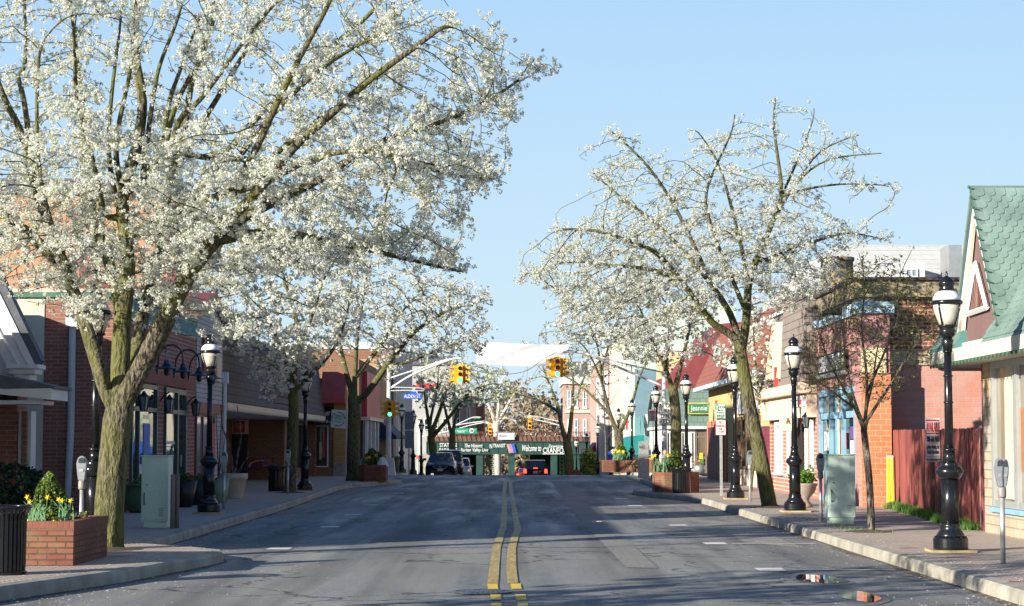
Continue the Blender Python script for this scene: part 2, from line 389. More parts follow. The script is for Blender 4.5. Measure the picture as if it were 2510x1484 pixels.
# dark irregular strip across the road
b = MB(); pts = [z7(-600, 560), z7(0, 528), z7(450, 517), z7(900, 512), z7(1500, 512), z7(2500, 470)]
for a, c in zip(pts, pts[1:]):
    for i in range(8):
        p = rp(a[0] + (c[0] - a[0]) * i / 8, a[1] + (c[1] - a[1]) * i / 8); q = rp(a[0] + (c[0] - a[0]) * (i + 1) / 8, a[1] + (c[1] - a[1]) * (i + 1) / 8)
        if abs(p[0]) > 5 or abs(q[0]) > 5: continue
        o = 0.05 * math.sin(i * 2.1 + a[0]); h = 0.03 + 0.02 * math.sin(i * 3.7)
        b.add([(p[0], p[1] - h, p[2] + .003), (q[0], q[1] - .035 , q[2] + .003), (q[0], q[1] + .03, q[2] + .003), (p[0], p[1] + h, p[2] + .003)], [(0, 1, 2, 3)])
struct(b.build('road_seam', M('tar', (0.025, 0.025, 0.027), 0.5, 0.2)))
# puddles
m, nt_, bb = newmat('water'); bb.inputs['Base Color'].default_value = (0.02, 0.022, 0.025, 1); bb.inputs['Roughness'].default_value = 0.01; bb.inputs['IOR'].default_value = 1.6; bb.inputs['Metallic'].default_value = 0.0
bb.inputs['Specular IOR Level'].default_value = 0.8
WATER = m
def disc(name, px, py, hw, hh, mat, dz=0.012, n=28, seed=1, shape=None):
    c = G(px, py); rx = hw * c[1] / FP; y1 = G(px, py - hh)[1]; y0 = G(px, py + hh)[1]
    rd = random.Random(seed); b = MB(); vs = [(c[0], c[1], road_z(c[0], c[1]) + dz)]
    for i in range(n):
        a = 2 * math.pi * i / n; k = 1 + 0.10 * math.sin(2 * a + seed) + 0.06 * math.sin(5 * a + seed * 2)
        x = c[0] + rx * k * math.cos(a); y = c[1] + ((y1 - c[1]) if math.sin(a) > 0 else (c[1] - y0)) * k * math.sin(a)
        vs.append((x, y, road_z(c[0], c[1]) + dz))
    b.add(vs, [(0, 1 + i, 1 + (i + 1) % n) for i in range(n)]); return struct(b.build(name, mat))
disc('puddle', 2011, 1420, 52, 12, WATER, seed=2); disc('puddle', 2103, 1462, 50, 13, WATER, seed=5); disc('puddle', 1473, 1278, 12, 1.3, WATER, seed=7)
WET = M('wet_asphalt', (0.17, 0.17, 0.165), 0.45, 0.3, 10)
disc('damp_patch', 2011, 1420, 62, 16, WET, 0.006, seed=2); disc('damp_patch', 2095, 1463, 80, 18, WET, 0.006, seed=5)
# manholes
def manhole(px, py, r, label):
    c = G(px, py); z = road_z(c[0], c[1]) + 0.01
    e = empty('manhole_cover', (c[0], c[1], z), label, 'manhole cover', 'manhole covers in the road')
    b = MB(); b.lathe([(r, 0), (r, .012), (r * .9, .012), (r * .88, .006)], c[0], c[1], z, n=32); b.build('frame', IRON, e)
    b = MB(); b.lathe([(r * .87, 0), (r * .87, .008)], c[0], c[1], z, n=32)
    for i in range(-4, 5):
        for j in range(-4, 5):
            if math.hypot(i, j) < 4.6: b.box(c[0] + i * r * .17 - r * .05, c[0] + i * r * .17 + r * .05, c[1] + j * r * .17 - r * .05, c[1] + j * r * .17 + r * .05, z + .008, z + .014)
    b.build('lid', IRON, e)
IRON = M('cast_iron', (0.12, 0.12, 0.125), 0.4, 0.3, 20, metal=0.6)
manhole(1183, 1453, 0.33, 'round iron manhole cover in the near road beside the yellow centre line')
manhole(1535, 1178.5, 0.36, 'far manhole cover near the crest of the road before the right corner')
# red survey sprays
b = MB()
rd = random.Random(5)
for (px, py, k) in ((2345, 1366, .22), (2500, 1424, .3), (2225, 1342, .15), (2168, 1289, .12), (300, 1362, .2), (345, 1293, .15), (2370, 1312, .15)):
    x, y, _ = G(px, py, 0.15)
    for q in range(5):
        a = rd.uniform(-.5, .5); l = k * rd.uniform(.5, 1); o = rd.uniform(-.06, .06); z = 0.152 + q * .0004
        b.add([(x - l, y + o - .012 - a * .1, z), (x + l, y + o - .012 + a * .1, z), (x + l, y + o + .012 + a * .1, z), (x - l, y + o + .012 - a * .1, z)], [(0, 1, 2, 3)])
struct(b.build('pavement_spray_marks', M('red_spray', (0.55, 0.10, 0.09), 0.8, 0.3, 12)))

# gutter grit and fallen petals
GRIT = M('gutter_grit', (0.17, 0.13, 0.09), 0.95, 0.45, 6, bmp=.01, dirt=.5)
rd = random.Random(8)
for K, s_, ya, yb in ((KL, 1, 16, 80), (KR, -1, 16, 80)):
    b = MB(); vs = []; N = 320
    for i in range(N + 1):
        y = ya + (yb - ya) * i / N; x = interp(K, y); w_ = .05 + .10 * (0.5 + 0.5 * math.sin(y * 1.3)) * rd.uniform(.5, 1.2)
        vs += [(x - s_ * .03, y, road_z(x, y) + .006), (x + s_ * w_, y, road_z(x, y) + .006)]
    b.add(vs, [(2*i, 2*i+1, 2*i+3, 2*i+2) if s_ > 0 else (2*i+1, 2*i, 2*i+2, 2*i+3) for i in range(N)]); struct(b.build('gutter_grit', GRIT))
b = MB(); vs = []
for i in range(1500):
    L_ = rd.random() < .5; y = 20 + 60 * rd.random() ** 1.7; q = abs(rd.gauss(0, 1.0)); x = (interp(KL, y) + q - .6) if L_ else (interp(KR, y) - q + .7)
    on = (x < interp(KL, y) if L_ else x > interp(KR, y)); z = .158 if on else road_z(x, y) + .012; r = rd.uniform(.006, .016); a = rd.random() * 3
    if -1.0 < (x - interp(KL, y) if L_ else interp(KR, y) - x) < .0 and abs(x - (interp(KL, y) if L_ else interp(KR, y))) < .2: continue
    vs += [(x + r * math.cos(a + k * 1.57), y + r * 1.6 * math.sin(a + k * 1.57), z + (.006 if k == 0 else 0)) for k in range(4)]
b.add(vs, [(4*i, 4*i+1, 4*i+2, 4*i+3) for i in range(len(vs) // 4)])
tag(b.build('fallen_petals', M('fallen_petal', (.70, .66, .58), .8, .1)), 'scattered white fallen petals and crumbs along both kerbs', 'petals', kind='stuff')
# ================= BUILDINGS =================
RB = brick('red_brick', (0.36, 0.105, 0.065), (0.44, 0.17, 0.11), (0.40, 0.33, 0.27), 0.30, 0.085, 0.012)
RBW = brick('roman_brick', (0.33, 0.10, 0.07), (0.38, 0.14, 0.10), (0.50, 0.42, 0.38), 0.62, 0.10, 0.014)
OB = brick('orange_brick', (0.56, 0.28, 0.145), (0.62, 0.34, 0.19), (0.60, 0.42, 0.28), 0.4, 0.07, 0.008, stain=0.15)
SAL = brick('salmon_brick', (0.62, 0.27, 0.21), (0.68, 0.36, 0.30), (0.50, 0.42, 0.34), 0.38, 0.125, 0.011, blot=(0.50, 0.17, 0.10))
ORB = brick('painted_orange_brick', (0.62, 0.21, 0.08), (0.68, 0.27, 0.12), (0.62, 0.42, 0.28), 0.26, 0.13, 0.012, stain=.2)
OLD = brick('old_brick', (0.50, 0.11, 0.055), (0.30, 0.07, 0.05), (0.58, 0.50, 0.36), 0.24, 0.095, 0.020, stain=0.5)
PNK = brick('pink_brick', (0.58, 0.40, 0.34), (0.54, 0.35, 0.29), (0.60, 0.46, 0.42), 0.22, 0.075, 0.006)
RW = brick('red_brick_white_joint', (0.52, 0.15, 0.09), (0.60, 0.22, 0.14), (0.72, 0.62, 0.54), 0.34, 0.115, 0.02, stain=0.15)
BB = brick('brown_brick', (0.25, 0.115, 0.06), (0.31, 0.15, 0.08), (0.34, 0.24, 0.16), 0.3, 0.1, 0.012)
WB = brick('white_siding', (0.60, 0.58, 0.56), (0.66, 0.64, 0.62), (0.14, 0.11, 0.11), 1.4, 0.125, 0.010, stain=0.3)
YB = brick('yellow_brick', (0.72, 0.55, 0.24), (0.76, 0.60, 0.30), (0.55, 0.42, 0.18), 0.36, 0.13, 0.008)
PUB = brick('purple_brick', (0.25, 0.05, 0.09), (0.30, 0.07, 0.12), (0.20, 0.05, 0.08), 0.3, 0.12, 0.008)
STN = brick('field_stone', (0.56, 0.47, 0.31), (0.46, 0.44, 0.40), (0.34, 0.28, 0.20), 0.46, 0.15, 0.012, stain=.35, blot=(0.62, 0.44, 0.20))
SHG = brick('brown_shingle', (0.21, 0.165, 0.15), (0.155, 0.125, 0.12), (0.05, 0.04, 0.04), 0.16, 0.24, 0.010, bmp=0.03, stain=.4)
SHT = brick('taupe_shingle', (0.36, 0.30, 0.26), (0.31, 0.26, 0.23), (0.10, 0.07, 0.06), 0.17, 0.22, 0.011, bmp=0.02, stain=.15)
SHW = brick('weathered_shingle', (0.38, 0.31, 0.27), (0.27, 0.22, 0.20), (0.12, 0.09, 0.08), 0.22, 0.24, 0.014, stain=.6)
SHR = brick('red_shingle', (0.32, 0.10, 0.075), (0.37, 0.13, 0.09), (0.15, 0.05, 0.04), 0.3, 0.22, 0.012, stain=.2)
SHGN = brick('green_shingle', (0.19, 0.29, 0.25), (0.23, 0.33, 0.29), (0.12, 0.18, 0.16), 0.3, 0.3, 0.014, stain=.2)
SHL = brick('pale_roof_shingle', (0.60, 0.61, 0.60), (0.66, 0.66, 0.65), (0.45, 0.45, 0.45), 0.4, 0.2, 0.010, stain=.1)
WHP = M('white_painted', (0.62, 0.62, 0.61), 0.6, .06, 2); CRM = M('cream_stucco', (0.54, 0.51, 0.41), 0.85, .08, 1.2, bmp=.004)
CRP = M('cream_trim', (0.70, 0.56, 0.42), 0.7, .06, 2); GRC = M('green_coping', (0.05, 0.14, 0.09), 0.5, .1, 2)
DKG = M('dark_green_frame', (0.02, 0.085, 0.075), 0.4, .15, 3); TEAL = M('teal_tile', (0.24, 0.40, 0.36), 0.6, .2, 6, bmp=.01)
MAR = M('maroon_trim', (0.22, 0.05, 0.045), 0.55, .15, 3); BLF = M('blue_frame', (0.20, 0.38, 0.50), 0.5, .1, 3); BLC = M('blue_coping', (0.42, 0.62, 0.75), 0.5, .15, 1.5)
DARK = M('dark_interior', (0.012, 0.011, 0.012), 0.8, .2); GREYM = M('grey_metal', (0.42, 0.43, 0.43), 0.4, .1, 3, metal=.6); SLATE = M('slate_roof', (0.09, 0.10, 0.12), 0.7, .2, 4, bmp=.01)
ROOF = M('flat_roof', (0.16, 0.155, 0.15), 0.9, .2, 1); STU = M('rough_stucco', (0.33, 0.27, 0.17), 0.9, .3, 1.5, bmp=.03, dirt=.6); SAND = M('sandstone', (0.60, 0.50, 0.30), 0.9, .2, 2, bmp=.02, dirt=.5)
LGR = M('siding_grey', (0.50, 0.51, 0.53), 0.7, .08, 1, stretch=(1, 1, 12)); BLK = M('black_paint', (0.010, 0.011, 0.013), 0.22, .2, 5); BLKM = M('black_matte', (0.015, 0.015, 0.016), 0.5, .2, 5)
WOODB = M('brown_wood', (0.17, 0.10, 0.055), 0.7, .35, 3, stretch=(8, 8, .6)); TAN = M('tan_stucco', (0.62, 0.44, 0.24), .85, .1, 1)
GL = glass('window_glass'); GLW = glass('warm_window_glass', (0.06, 0.045, 0.03)); GLB = glass('pale_window_glass', (0.10, 0.13, 0.15))
CURT = M('curtain', (0.45, 0.40, 0.30), 0.8, .25, 6, stretch=(1, 6, .3)); PAPER = M('poster_white', (0.62, 0.62, 0.64), .6, .05); PURP = M('poster_purple', (0.16, 0.06, 0.22), .6, .1); PRED = M('poster_red', (0.50, 0.04, 0.05), .6, .1); PBLU = M('poster_blue', (0.03, 0.14, 0.50), .6, .15)
def bld(name, x, y, label, cat='building', group=None): return empty(name, (x, y, gz(y) + (0.147 if abs(x) < 40 and y < 185 else 0)), label, cat, group)
def part(name, mat, parent, *boxes, **kw):
    b = MB()
    for q in boxes: b.box(*q)
    return b.build(name, mat, parent, **kw)
def win(parent, face, plane, out, a0, a1, z0, z1, nx=1, nz=1, fm=None, gm=None, t=.07, d=.06, name='window', xs=None, zs=None, sill=None, gp=.02):
    """framed opening on a wall; face 'x' lies in a plane of constant x, 'y' in one of constant y"""
    b = MB()
    def bx(u0, u1, v0, v1, dd):
        q0, q1 = sorted((plane - out * 0.01, plane + out * dd))
        if face == 'x': b.box(q0, q1, u0, u1, v0, v1)
        else: b.box(u0, u1, q0, q1, v0, v1)
    us = xs or [a0 + (a1 - a0) * i / nx for i in range(nx + 1)]; vs = zs or [z0 + (z1 - z0) * i / nz for i in range(nz + 1)]
    for i, u in enumerate(us):
        lo, hi = (a0, a0 + t) if i == 0 else (a1 - t, a1) if i == len(us) - 1 else (u - t / 2, u + t / 2)
        bx(lo, hi, z0, z1, d)
    for i, v in enumerate(vs):
        lo, hi = (z0, z0 + t) if i == 0 else (z1 - t, z1) if i == len(vs) - 1 else (v - t / 2, v + t / 2)
        bx(a0 + t, a1 - t, lo, hi, d - .004)
    if sill: bx(a0 - .08, a1 + .08, z0 - sill, z0 - .002, d + .06)
    o = b.build(name, fm or DKG, parent)
    b = MB(); bx(a0 + t * .5, a1 - t * .5, z0 + t * .5, z1 - t * .5, gp); b.build('pane', gm or GL, o); return o
def lantern(parent, x, y, z, s=1.0, out=1, mat=None):
    b = MB(); b.box(x - out * .22 * s, x - out * .19 * s, y - .05 * s, y + .05 * s, z - .15 * s, z + .15 * s)
    b.tube([(x - out * .2 * s, y, z), (x - out * .1 * s, y, z + .14 * s), (x, y, z + .2 * s)], .014 * s, 6)
    b.lathe([(.0, .22), (.03, .20), (.05, .16), (.11, .10), (.12, .08)], x, y, z - .02, n=8); b.lathe([(.05, -.25), (.065, -.22), (.05, -.21)], x, y, z, n=8)
    for i in range(6): a = i * math.pi / 3; b.tube([(x + .10*s * math.cos(a), y + .10*s * math.sin(a), z + .07*s), (x + .055*s * math.cos(a), y + .055*s * math.sin(a), z - .22*s)], .008 * s, 4)
    o = b.build('wall_lantern', mat or BLK, parent); g = MB(); g.lathe([(.05 * s, -.2 * s), (.092 * s, .06 * s)], x, y, z, n=6); g.build('lamp_glass', GLB, o)
def awning(name, mat, parent, face_x, y0, y1, z0, z1, depth, s, drop=.18):
    b = MB(); b.prism([(face_x, z1), (face_x + s * depth, z0 + drop), (face_x + s * depth, z0), (face_x, z0)], 'y', y0, y1); return b.build(name, mat, parent)
# ---- LEFT ----
# white gabled house
e = bld('gabled_house', -9, 34.2, 'white gabled house with grey porch roof and brick front at the left edge', 'house')
part('wall', RB, e, (-16, -8.53, 34.2, 34.9, .147, 2.46), (-16, -11.0, 34.901, 42.9, .147, 2.46))
b = MB(); b.prism([(-8.6, 2.5), (-8.6, 2.95), (-9.98, 6.0), (-12.0, 6.0), (-12, 2.5)], 'y', 34.35, 35.0); b.box(-18, -11.1, 35.001, 42.8, 2.5, 4.72); b.build('gable_wall', LGR, e)
b = MB(); b.hexa([(-8.18,34.0,2.97),(-8.08,34.0,3.07),(-8.08,34.3,3.07),(-8.18,34.3,2.97),(-9.96,34.0,6.5),(-9.80,34.0,6.56),(-9.80,34.3,6.56),(-9.96,34.3,6.5)]); rf = b.build('roof', SLATE, e)
b = MB()
for o_, y_, w_ in ((0, 33.98, .13), (-.17, 34.06, .10), (-.42, 34.2, .12)):
    b.hexa([(-8.32+o_,y_,3.0),(-8.19+o_*.9,y_,3.0),(-8.19+o_*.9,y_+.3,3.0),(-8.32+o_,y_+.3,3.0),(-10.1+o_,y_,6.5),(-9.97+o_*.9,y_,6.5),(-9.97+o_*.9,y_+.3,6.5),(-10.1+o_,y_+.3,6.5)])
b.build('rake_trim', WHP, e)
part('cornice_return', WHP, e, (-8.66, -8.12, 33.9, 34.5, 2.93, 3.0), (-8.62, -8.18, 33.95, 34.5, 2.84, 2.928), (-8.56, -8.28, 34, 34.5, 2.70, 2.838))
b = MB(); b.prism([(-7.62, 2.60), (-8.9, 2.87), (-13, 3.2), (-13, 2.5), (-7.62, 2.55)], 'y', 33.0, 34.34); b.build('porch_roof', SLATE, e)
b = MB(); b.prism([(-7.66, 2.37), (-7.66, 2.56), (-8.5, 2.55), (-8.9, 2.75), (-13, 2.9), (-13, 2.46), (-8.5, 2.46)], 'y', 32.96, 34.2 - .01); b.build('porch_fascia', WHP, e)
part('porch_soffit', WHP, e, (-12.9, -7.9, 33.1, 34.19, 2.30, 2.365)); part('downspout', BB, e, (-8.42, -8.33, 34.05, 34.15, .9, 2.2))
part('side_wall_pier', WHP, e, (-8.52, -8.3, 34.25, 34.6, .147, 2.2))
# brick shop building
e = bld('brick_shop', -8.4, 43.4, 'brick shop with teal frieze, dark green windows and four gooseneck lamps', 'shop')
part('wall', RB, e, (-10.26, -8.46, 43.4, 52.6, .147, 4.85)); part('white_side_wall', CRM, e, (-18, -10.262, 43.38, 52.6, .147, 4.85))
part('facade', RBW, e, (-8.458, -8.40, 43.4, 52.6, 3.35, 4.42), (-8.458, -8.40, 46.8, 47.9, .147, 3.05), (-8.458, -8.40, 51.1, 52.6, .147, 3.05), (-8.458, -8.40, 43.4, 43.65, .147, 3.05))
part('soldier_band', brick('soldier_brick', (0.34, 0.11, 0.08), (0.40, 0.15, 0.11), (0.3, 0.2, 0.16), 0.09, 0.34, 0.006), e, (-8.457, -8.385, 43.41, 52.59, 3.05, 3.349))
part('coping', GRC, e, (-18, -8.34, 43.3, 52.65, 4.851, 4.96))
b = MB(); b.box(-8.457, -8.38, 43.41, 52.59, 4.42, 4.85)
rd = random.Random(2)
for i in range(46):
    y = 43.5 + i * .196; b.tube([(-8.375, y, 4.46), (-8.36, y + rd.uniform(-.05, .1), 4.6), (-8.37, y + rd.uniform(-.06, .1), 4.80)], [.01, .028, .012], 5)
b.build('frieze', TEAL, e)
win(e, 'x', -8.43, 1, 43.66, 46.79, .62, 3.0, fm=DKG, gm=GL, xs=[43.66, 44.5, 46.79], zs=[.62, 2.42, 3.0], t=.1, d=.09, gp=.04); part('bulkhead', DKG, e, (-8.46, -8.39, 43.66, 46.79, .147, .615))
win(e, 'x', -8.43, 1, 47.91, 49.7, .62, 3.0, fm=DKG, gm=GL, zs=[.62, 2.42, 3.0], t=.1, d=.09, gp=.04); part('bulkhead', DKG, e, (-8.46, -8.39, 47.91, 49.7, .147, .615))
dr = win(e, 'x', -8.43, 1, 49.72, 51.08, .16, 3.0, fm=DKG, gm=GL, zs=[.16, 2.42, 3.0], t=.13, d=.08, name='door', gp=.04); b = MB(); b.tube([(-8.3, 49.9, 1.05), (-8.3, 49.9, 1.35)], .015, 6); b.build('handle', GREYM, dr)
part('window_poster', PBLU, e, (-8.386, -8.379, 45.2, 46.0, 1.2, 2.1)); part('window_poster', PAPER, e, (-8.386, -8.379, 44.7, 45.8, .95, 1.17), (-8.386, -8.379, 48.2, 49.4, 1.62, 1.7))
for y in (44.1, 47.4, 51.4): lantern(e, -8.18, y, 2.62, 1.25)
for y in (44.0, 46.2, 48.6, 50.8):
    b = MB(); b.box(-8.40, -8.35, y + .55, y + .65, 3.28, 3.5)
    b.tube([(-8.36, y + .6, 3.4), (-8.34, y + .55, 3.62)] + [(-8.0 - .34 * math.cos(a), y + .55 - .28 + .28 * math.cos(a), 3.62 + .34 * math.sin(a)) for a in [R(20 * i) for i in range(1, 10)]] + [(-7.66, y, 3.5)], .022, 6)
    b.lathe([(.03, .1), (.06, .06), (.07, .0), (.12, -.06), (.26, -.11), (.27, -.12)], -7.66, y, 3.42, n=14)
    g = b.build('gooseneck_lamp', M('lamp_blue_black', (0.02, 0.025, 0.05), .35, .1), e); b = MB(); b.lathe([(.06, -.12), (.065, -.2), (.04, -.27)], -7.66, y, 3.42, n=8); b.build('lamp_cage', BLKM, g)
b = MB(); b.tube([(-9.62, 43.3, 4.25), (-9.62, 43.3, 2.0), (-9.68, 43.3, .2)], .075, 10); b.box(-9.75, -9.5, 43.18, 43.38, 4.2, 4.5); b.build('downpipe', M('pale_pipe', (0.50, 0.53, 0.53), .5, .05), e)
# white gabled shop
e = bld('white_shop', -8.4, 52.7, 'narrow white sided shop with a low maroon trimmed gable and hanging sign', 'shop')
b = MB(); b.prism([(52.62, 2.75), (57.3, 2.75), (57.3, 5.05), (55.0, 5.65), (52.62, 5.05)], 'x', -14, -8.36); b.build('gable_wall', WB, e)
b = MB()
for (ya, za, yb, zb) in ((52.5, 5.04, 55, 5.66), (57.42, 5.04, 55, 5.66)): b.hexa([(-14, ya, za), (-8.2, ya, za), (-8.2, yb, zb), (-14, yb, zb), (-14, ya, za + .18), (-8.2, ya, za + .18), (-8.2, yb, zb + .18), (-14, yb, zb + .18)])
b.build('roof', MAR, e)
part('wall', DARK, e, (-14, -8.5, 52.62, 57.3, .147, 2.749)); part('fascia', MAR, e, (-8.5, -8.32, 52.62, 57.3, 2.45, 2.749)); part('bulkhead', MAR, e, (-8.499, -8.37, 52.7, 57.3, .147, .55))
win(e, 'x', -8.42, 1, 52.75, 56.0, .56, 2.44, xs=[52.75, 53.9, 55.1, 56.0], fm=MAR, gm=GLB, t=.08); part('pier', WB, e, (-8.5, -8.36, 56.05, 57.3, .551, 2.449))
s = part('shop_sign', MAR, e, (-8.36, -8.28, 53.4, 55.6, 3.5, 4.5)); text('965', CRP, s, (-8.275, 54.2, 4.1), .9, .32, rz=R(90)); part('shop_sign', CRP, e, (-8.36, -8.28, 55.75, 56.6, 3.4, 4.1))
part('poster', PRED, e, (-8.355, -8.345, 55.3, 55.9, 1.3, 2.2))
b = MB(); b.tube([(-8.3, 57.38, 3.4), (-8.3, 57.38, .3)], .06, 8); b.box(-8.42, -8.2, 57.25, 57.5, 3.38, 3.7); b.build('downpipe', WHP, e)
# mansard building
e = bld('mansard_building', -8.4, 59.3, 'long low building with deep brown shingle mansard over a brick recess', 'building')
b = MB(); b.hexa([(-10, 58.6, 2.85), (-8.40, 58.6, 2.85), (-8.40, 89.8, 2.85), (-10, 89.8, 2.85), (-10, 58.6, 5.2), (-8.75, 58.6, 5.2), (-8.75, 89.8, 5.2), (-10, 89.8, 5.2)]); b.build('mansard_roof', SHG, e)
part('fascia', CRP, e, (-11.5, -8.36, 58.5, 89.9, 2.66, 2.848)); part('soffit', WHP, e, (-11.5, -8.42, 58.6, 89.8, 2.62, 2.658))
part('wall', BB, e, (-20, -11.4, 58.6, 89.8, .147, 5.1), (-11.399, -9.25, 81, 89.8, .147, 2.619)); part('end_wall', BB, e, (-11.0, -8.8, 89.4, 89.8, .147, 2.6))
d = part('door', M('dark_slat_door', (0.02, 0.018, 0.02), .5, .5, 6, stretch=(30, 30, .5)), e, (-11.35, -10.75, 80.9, 80.98, .147, 2.0)); part('sign_surround', CRP, e, (-11.38, -10.72, 80.86, 80.97, 2.02, 2.6)); s = part('sign', PRED, e, (-11.3, -10.85, 80.8, 80.855, 2.07, 2.55)); text('FUJI', YEL, s, (-11.08, 80.78, 2.32), .3, .25)
for (a, c) in ((82, 84.8), (85.2, 88.8)): win(e, 'x', -9.25, 1, a, c, .5, 2.5, nx=2, fm=BLKM, gm=GL)
# theatre
e = bld('theatre_block', -9.8, 60, 'tall orange brick block rising behind the low shops on the left', 'building')
part('wall', OB, e, (-34, -10.4, 60.2, 65, .147, 9.3)); part('parapet', SLATE, e, (-34.1, -10.3, 60.1, 65.1, 9.3, 9.75)); part('band', M('pale_band', (0.5, 0.45, 0.38), .8), e, (-34.05, -10.38, 60.12, 60.198, 6.25, 6.36))
for (a, c) in ((XX(188, 60), XX(222, 60)), (XX(226, 60), XX(262, 60)), (XX(405, 60), XX(428, 60))):
    part('panel', MAR, e, (a, c, 60.1, 60.19, 6.37, 7.35)); win(e, 'y', 60.18, -1, a, c, 7.36, 8.05, fm=MAR, gm=GLB)
b = MB(); b.tube([(XX(224, 60), 60.05, 9.2), (XX(224, 60), 60.05, 5.2)], .06, 8); b.build('downpipe', BLKM, e)
# corner shop
Y = 90.2
e = bld('corner_shop', -8.5, Y, 'corner shop with dark awning, white framed window and orange brick pier', 'shop')
part('wall', BB, e, (-16, XX(818, Y), Y, 95, .147, 4.6)); part('pier', brick('ochre_brick', (0.66, 0.34, 0.10), (0.72, 0.42, 0.16), (0.5, 0.3, 0.12), .3, .09, .008), e, (XX(818.5, Y), XX(848, Y), Y - .05, 95.0, .75, 4.1)); part('pier_base', CONC, e, (XX(818.5, Y), XX(848.5, Y), Y - .1, 95.05, .147, .748))
win(e, 'y', Y, -1, XX(762, Y), XX(806, Y), .55, 2.45, fm=WHP, gm=GLW, t=.06); part('lower_panel', M('brown_panel', (0.30, 0.12, 0.07), .6), e, (XX(755, Y), XX(817, Y), Y - .06, Y - .01, .147, .53))
part('window_display', PRED, e, (XX(793, Y), XX(798, Y), Y - .05, Y - .03, 1.0, 2.1)); part('window_display', CURT, e, (XX(784, Y), XX(790, Y), Y - .05, Y - .03, .9, 1.7))
b = MB(); b.prism([(Y, 3.3), (Y - .8, 2.75), (Y - .8, 2.5), (Y, 2.5)], 'x', XX(757, Y), XX(818, Y)); aw = b.build('awning', BLKM, e); text('908-276-270', WHP, aw, (XX(797, Y - .8), Y - .81, 2.63), 1.05, .14, shear=.3); text('ill', WHP, aw, (XX(803, Y - .5), Y - .62, 2.98), .3, .2, shear=.4)
b = MB(); b.prism([(Y, 4.9), (Y - .9, 3.75), (Y - .9, 3.45), (Y, 3.45)], 'x', XX(790, Y), XX(850, Y)); b.build('upper_awning', M('red_awning', (0.42, 0.08, 0.07), .8, .1), e)
# shops beyond the side street on the left
zb = gz(112)
e = bld('crimson_shop', -8, 107, 'shop with tall crimson front panel and timber ledge beyond the far left planter', 'shop')
part('wall', BB, e, (-18, -8.2, 107, 121, -1, 6.2)); part('front_panel', M('crimson', (0.42, 0.02, 0.04), .5), e, (-8.2, -7.9, 109, 120, 3.1, 5.6)); part('ledge', CRP, e, (-8.2, -7.7, 108.8, 120.6, 2.9, 3.09)); part('dark_front', DARK, e, (-8.19, -8.0, 107.4, 119, -.4, 2.89))
for y in (109, 112, 115, 118): part('column', WHP, e, (-8.1, -7.85, y, y + .4, -.5, 2.89))
e = bld('navy_awning_shop', -8, 121, 'shop with dark blue awning behind the far left tree', 'shop'); part('wall', OB, e, (-18, -8.2, 121.1, 133, -1.2, 6.8)); awning('awning', M('navy', (0.012, 0.02, 0.07), .7), e, -8.2, 121.4, 132, 1.9, 3.2, 1.2, 1); part('front', DARK, e, (-8.19, -8.1, 121.5, 132.5, -.9, 1.88))
e = bld('pilaster_building', -8, 134, 'brown brick building with thin pale pilasters behind the blue street name sign', 'building'); part('wall', BB, e, (-18, -7.9, 133.2, 156, -1.8, 8.0)); part('cornice', WHP, e, (-18, -7.7, 133.1, 156.1, 8, 8.4))
b = MB()
for i in range(12): b.box(-7.9, -7.7, 134 + i * 1.9, 134.4 + i * 1.9, -1, 8)
b.build('pilasters', WHP, e); part('shop_front', WHP, e, (-7.9, -7.6, 134.5, 155, -1.5, 1.4))
# far buildings behind the bridge, left
e = bld('white_apartment', -10, 222, 'pale building with small red window awnings behind the left end of the bridge', 'building')
X0, X1 = XX(985, 222), XX(1108, 222); part('wall', M('grey_render', (.36, .36, .34), .8, .1, .5), e, (X0, X1, 222, 236, -3.4, 10.4)); part('roof', SLATE, e, (X0 - .3, X1 + .3, 221.7, 236, 10.4, 11.4))
for px in (1022, 1040, 1062, 1085):
    for z in (6.4, 2.9): w_ = win(e, 'y', 222, -1, XX(px, 222), XX(px + 12, 222), z, z + 1.5, nz=2, fm=WHP, gm=GL)
    part('window_awning', PRED, e, (XX(px - 1, 222), XX(px + 13, 222), 221.3, 221.98, 7.75, 8.3))
e = bld('brick_townhouse', -5, 230, 'pinkish brick house with white cornice and sash windows beyond the bridge', 'building')
X0, X1 = XX(1112, 232), XX(1166, 232); part('wall', PNK, e, (X0, X1, 232, 244, -3.4, 7.2)); part('cornice', WHP, e, (X0 - .2, X1 + .2, 231.7, 244, 7.2, 7.9)); 
for px in (1118, 1143): win(e, 'y', 232, -1, XX(px, 232), XX(px + 10, 232), 3.2, 5.9, nz=2, fm=WHP, gm=GL, t=.15)
part('side_wing', BB, e, (X1 + .01, XX(1185, 232), 233, 244, -3.4, 6.4))
# ---- RIGHT ----
# green scalloped roof shop
e = bld('scalloped_roof_shop', 8, 33, 'shop with steep pale green scalloped roof, brown A-shaped gable and stone front', 'shop')
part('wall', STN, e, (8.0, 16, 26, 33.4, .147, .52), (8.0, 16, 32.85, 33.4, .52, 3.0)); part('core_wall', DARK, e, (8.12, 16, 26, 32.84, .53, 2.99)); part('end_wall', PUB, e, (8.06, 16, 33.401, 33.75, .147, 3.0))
part('sill', BLF, e, (7.93, 8.1, 26, 32.84, .521, .60))
WFR = M('aluminium_frame', (0.52, 0.54, 0.53), .35, .05, 3, metal=.5)
win(e, 'x', 8.1, -1, 26.2, 32.8, .605, 2.99, xs=[26.2, 28.0, 29.7, 31.2, 32.8], fm=WFR, gm=glass('shop_glass', (.09, .075, .055)), t=.11, d=.12, gp=.05)
part('window_post', WFR, e, *[(7.99, 8.03, y - .14, y - .11, .61, 2.98) for y in (31.5, 30.0)])
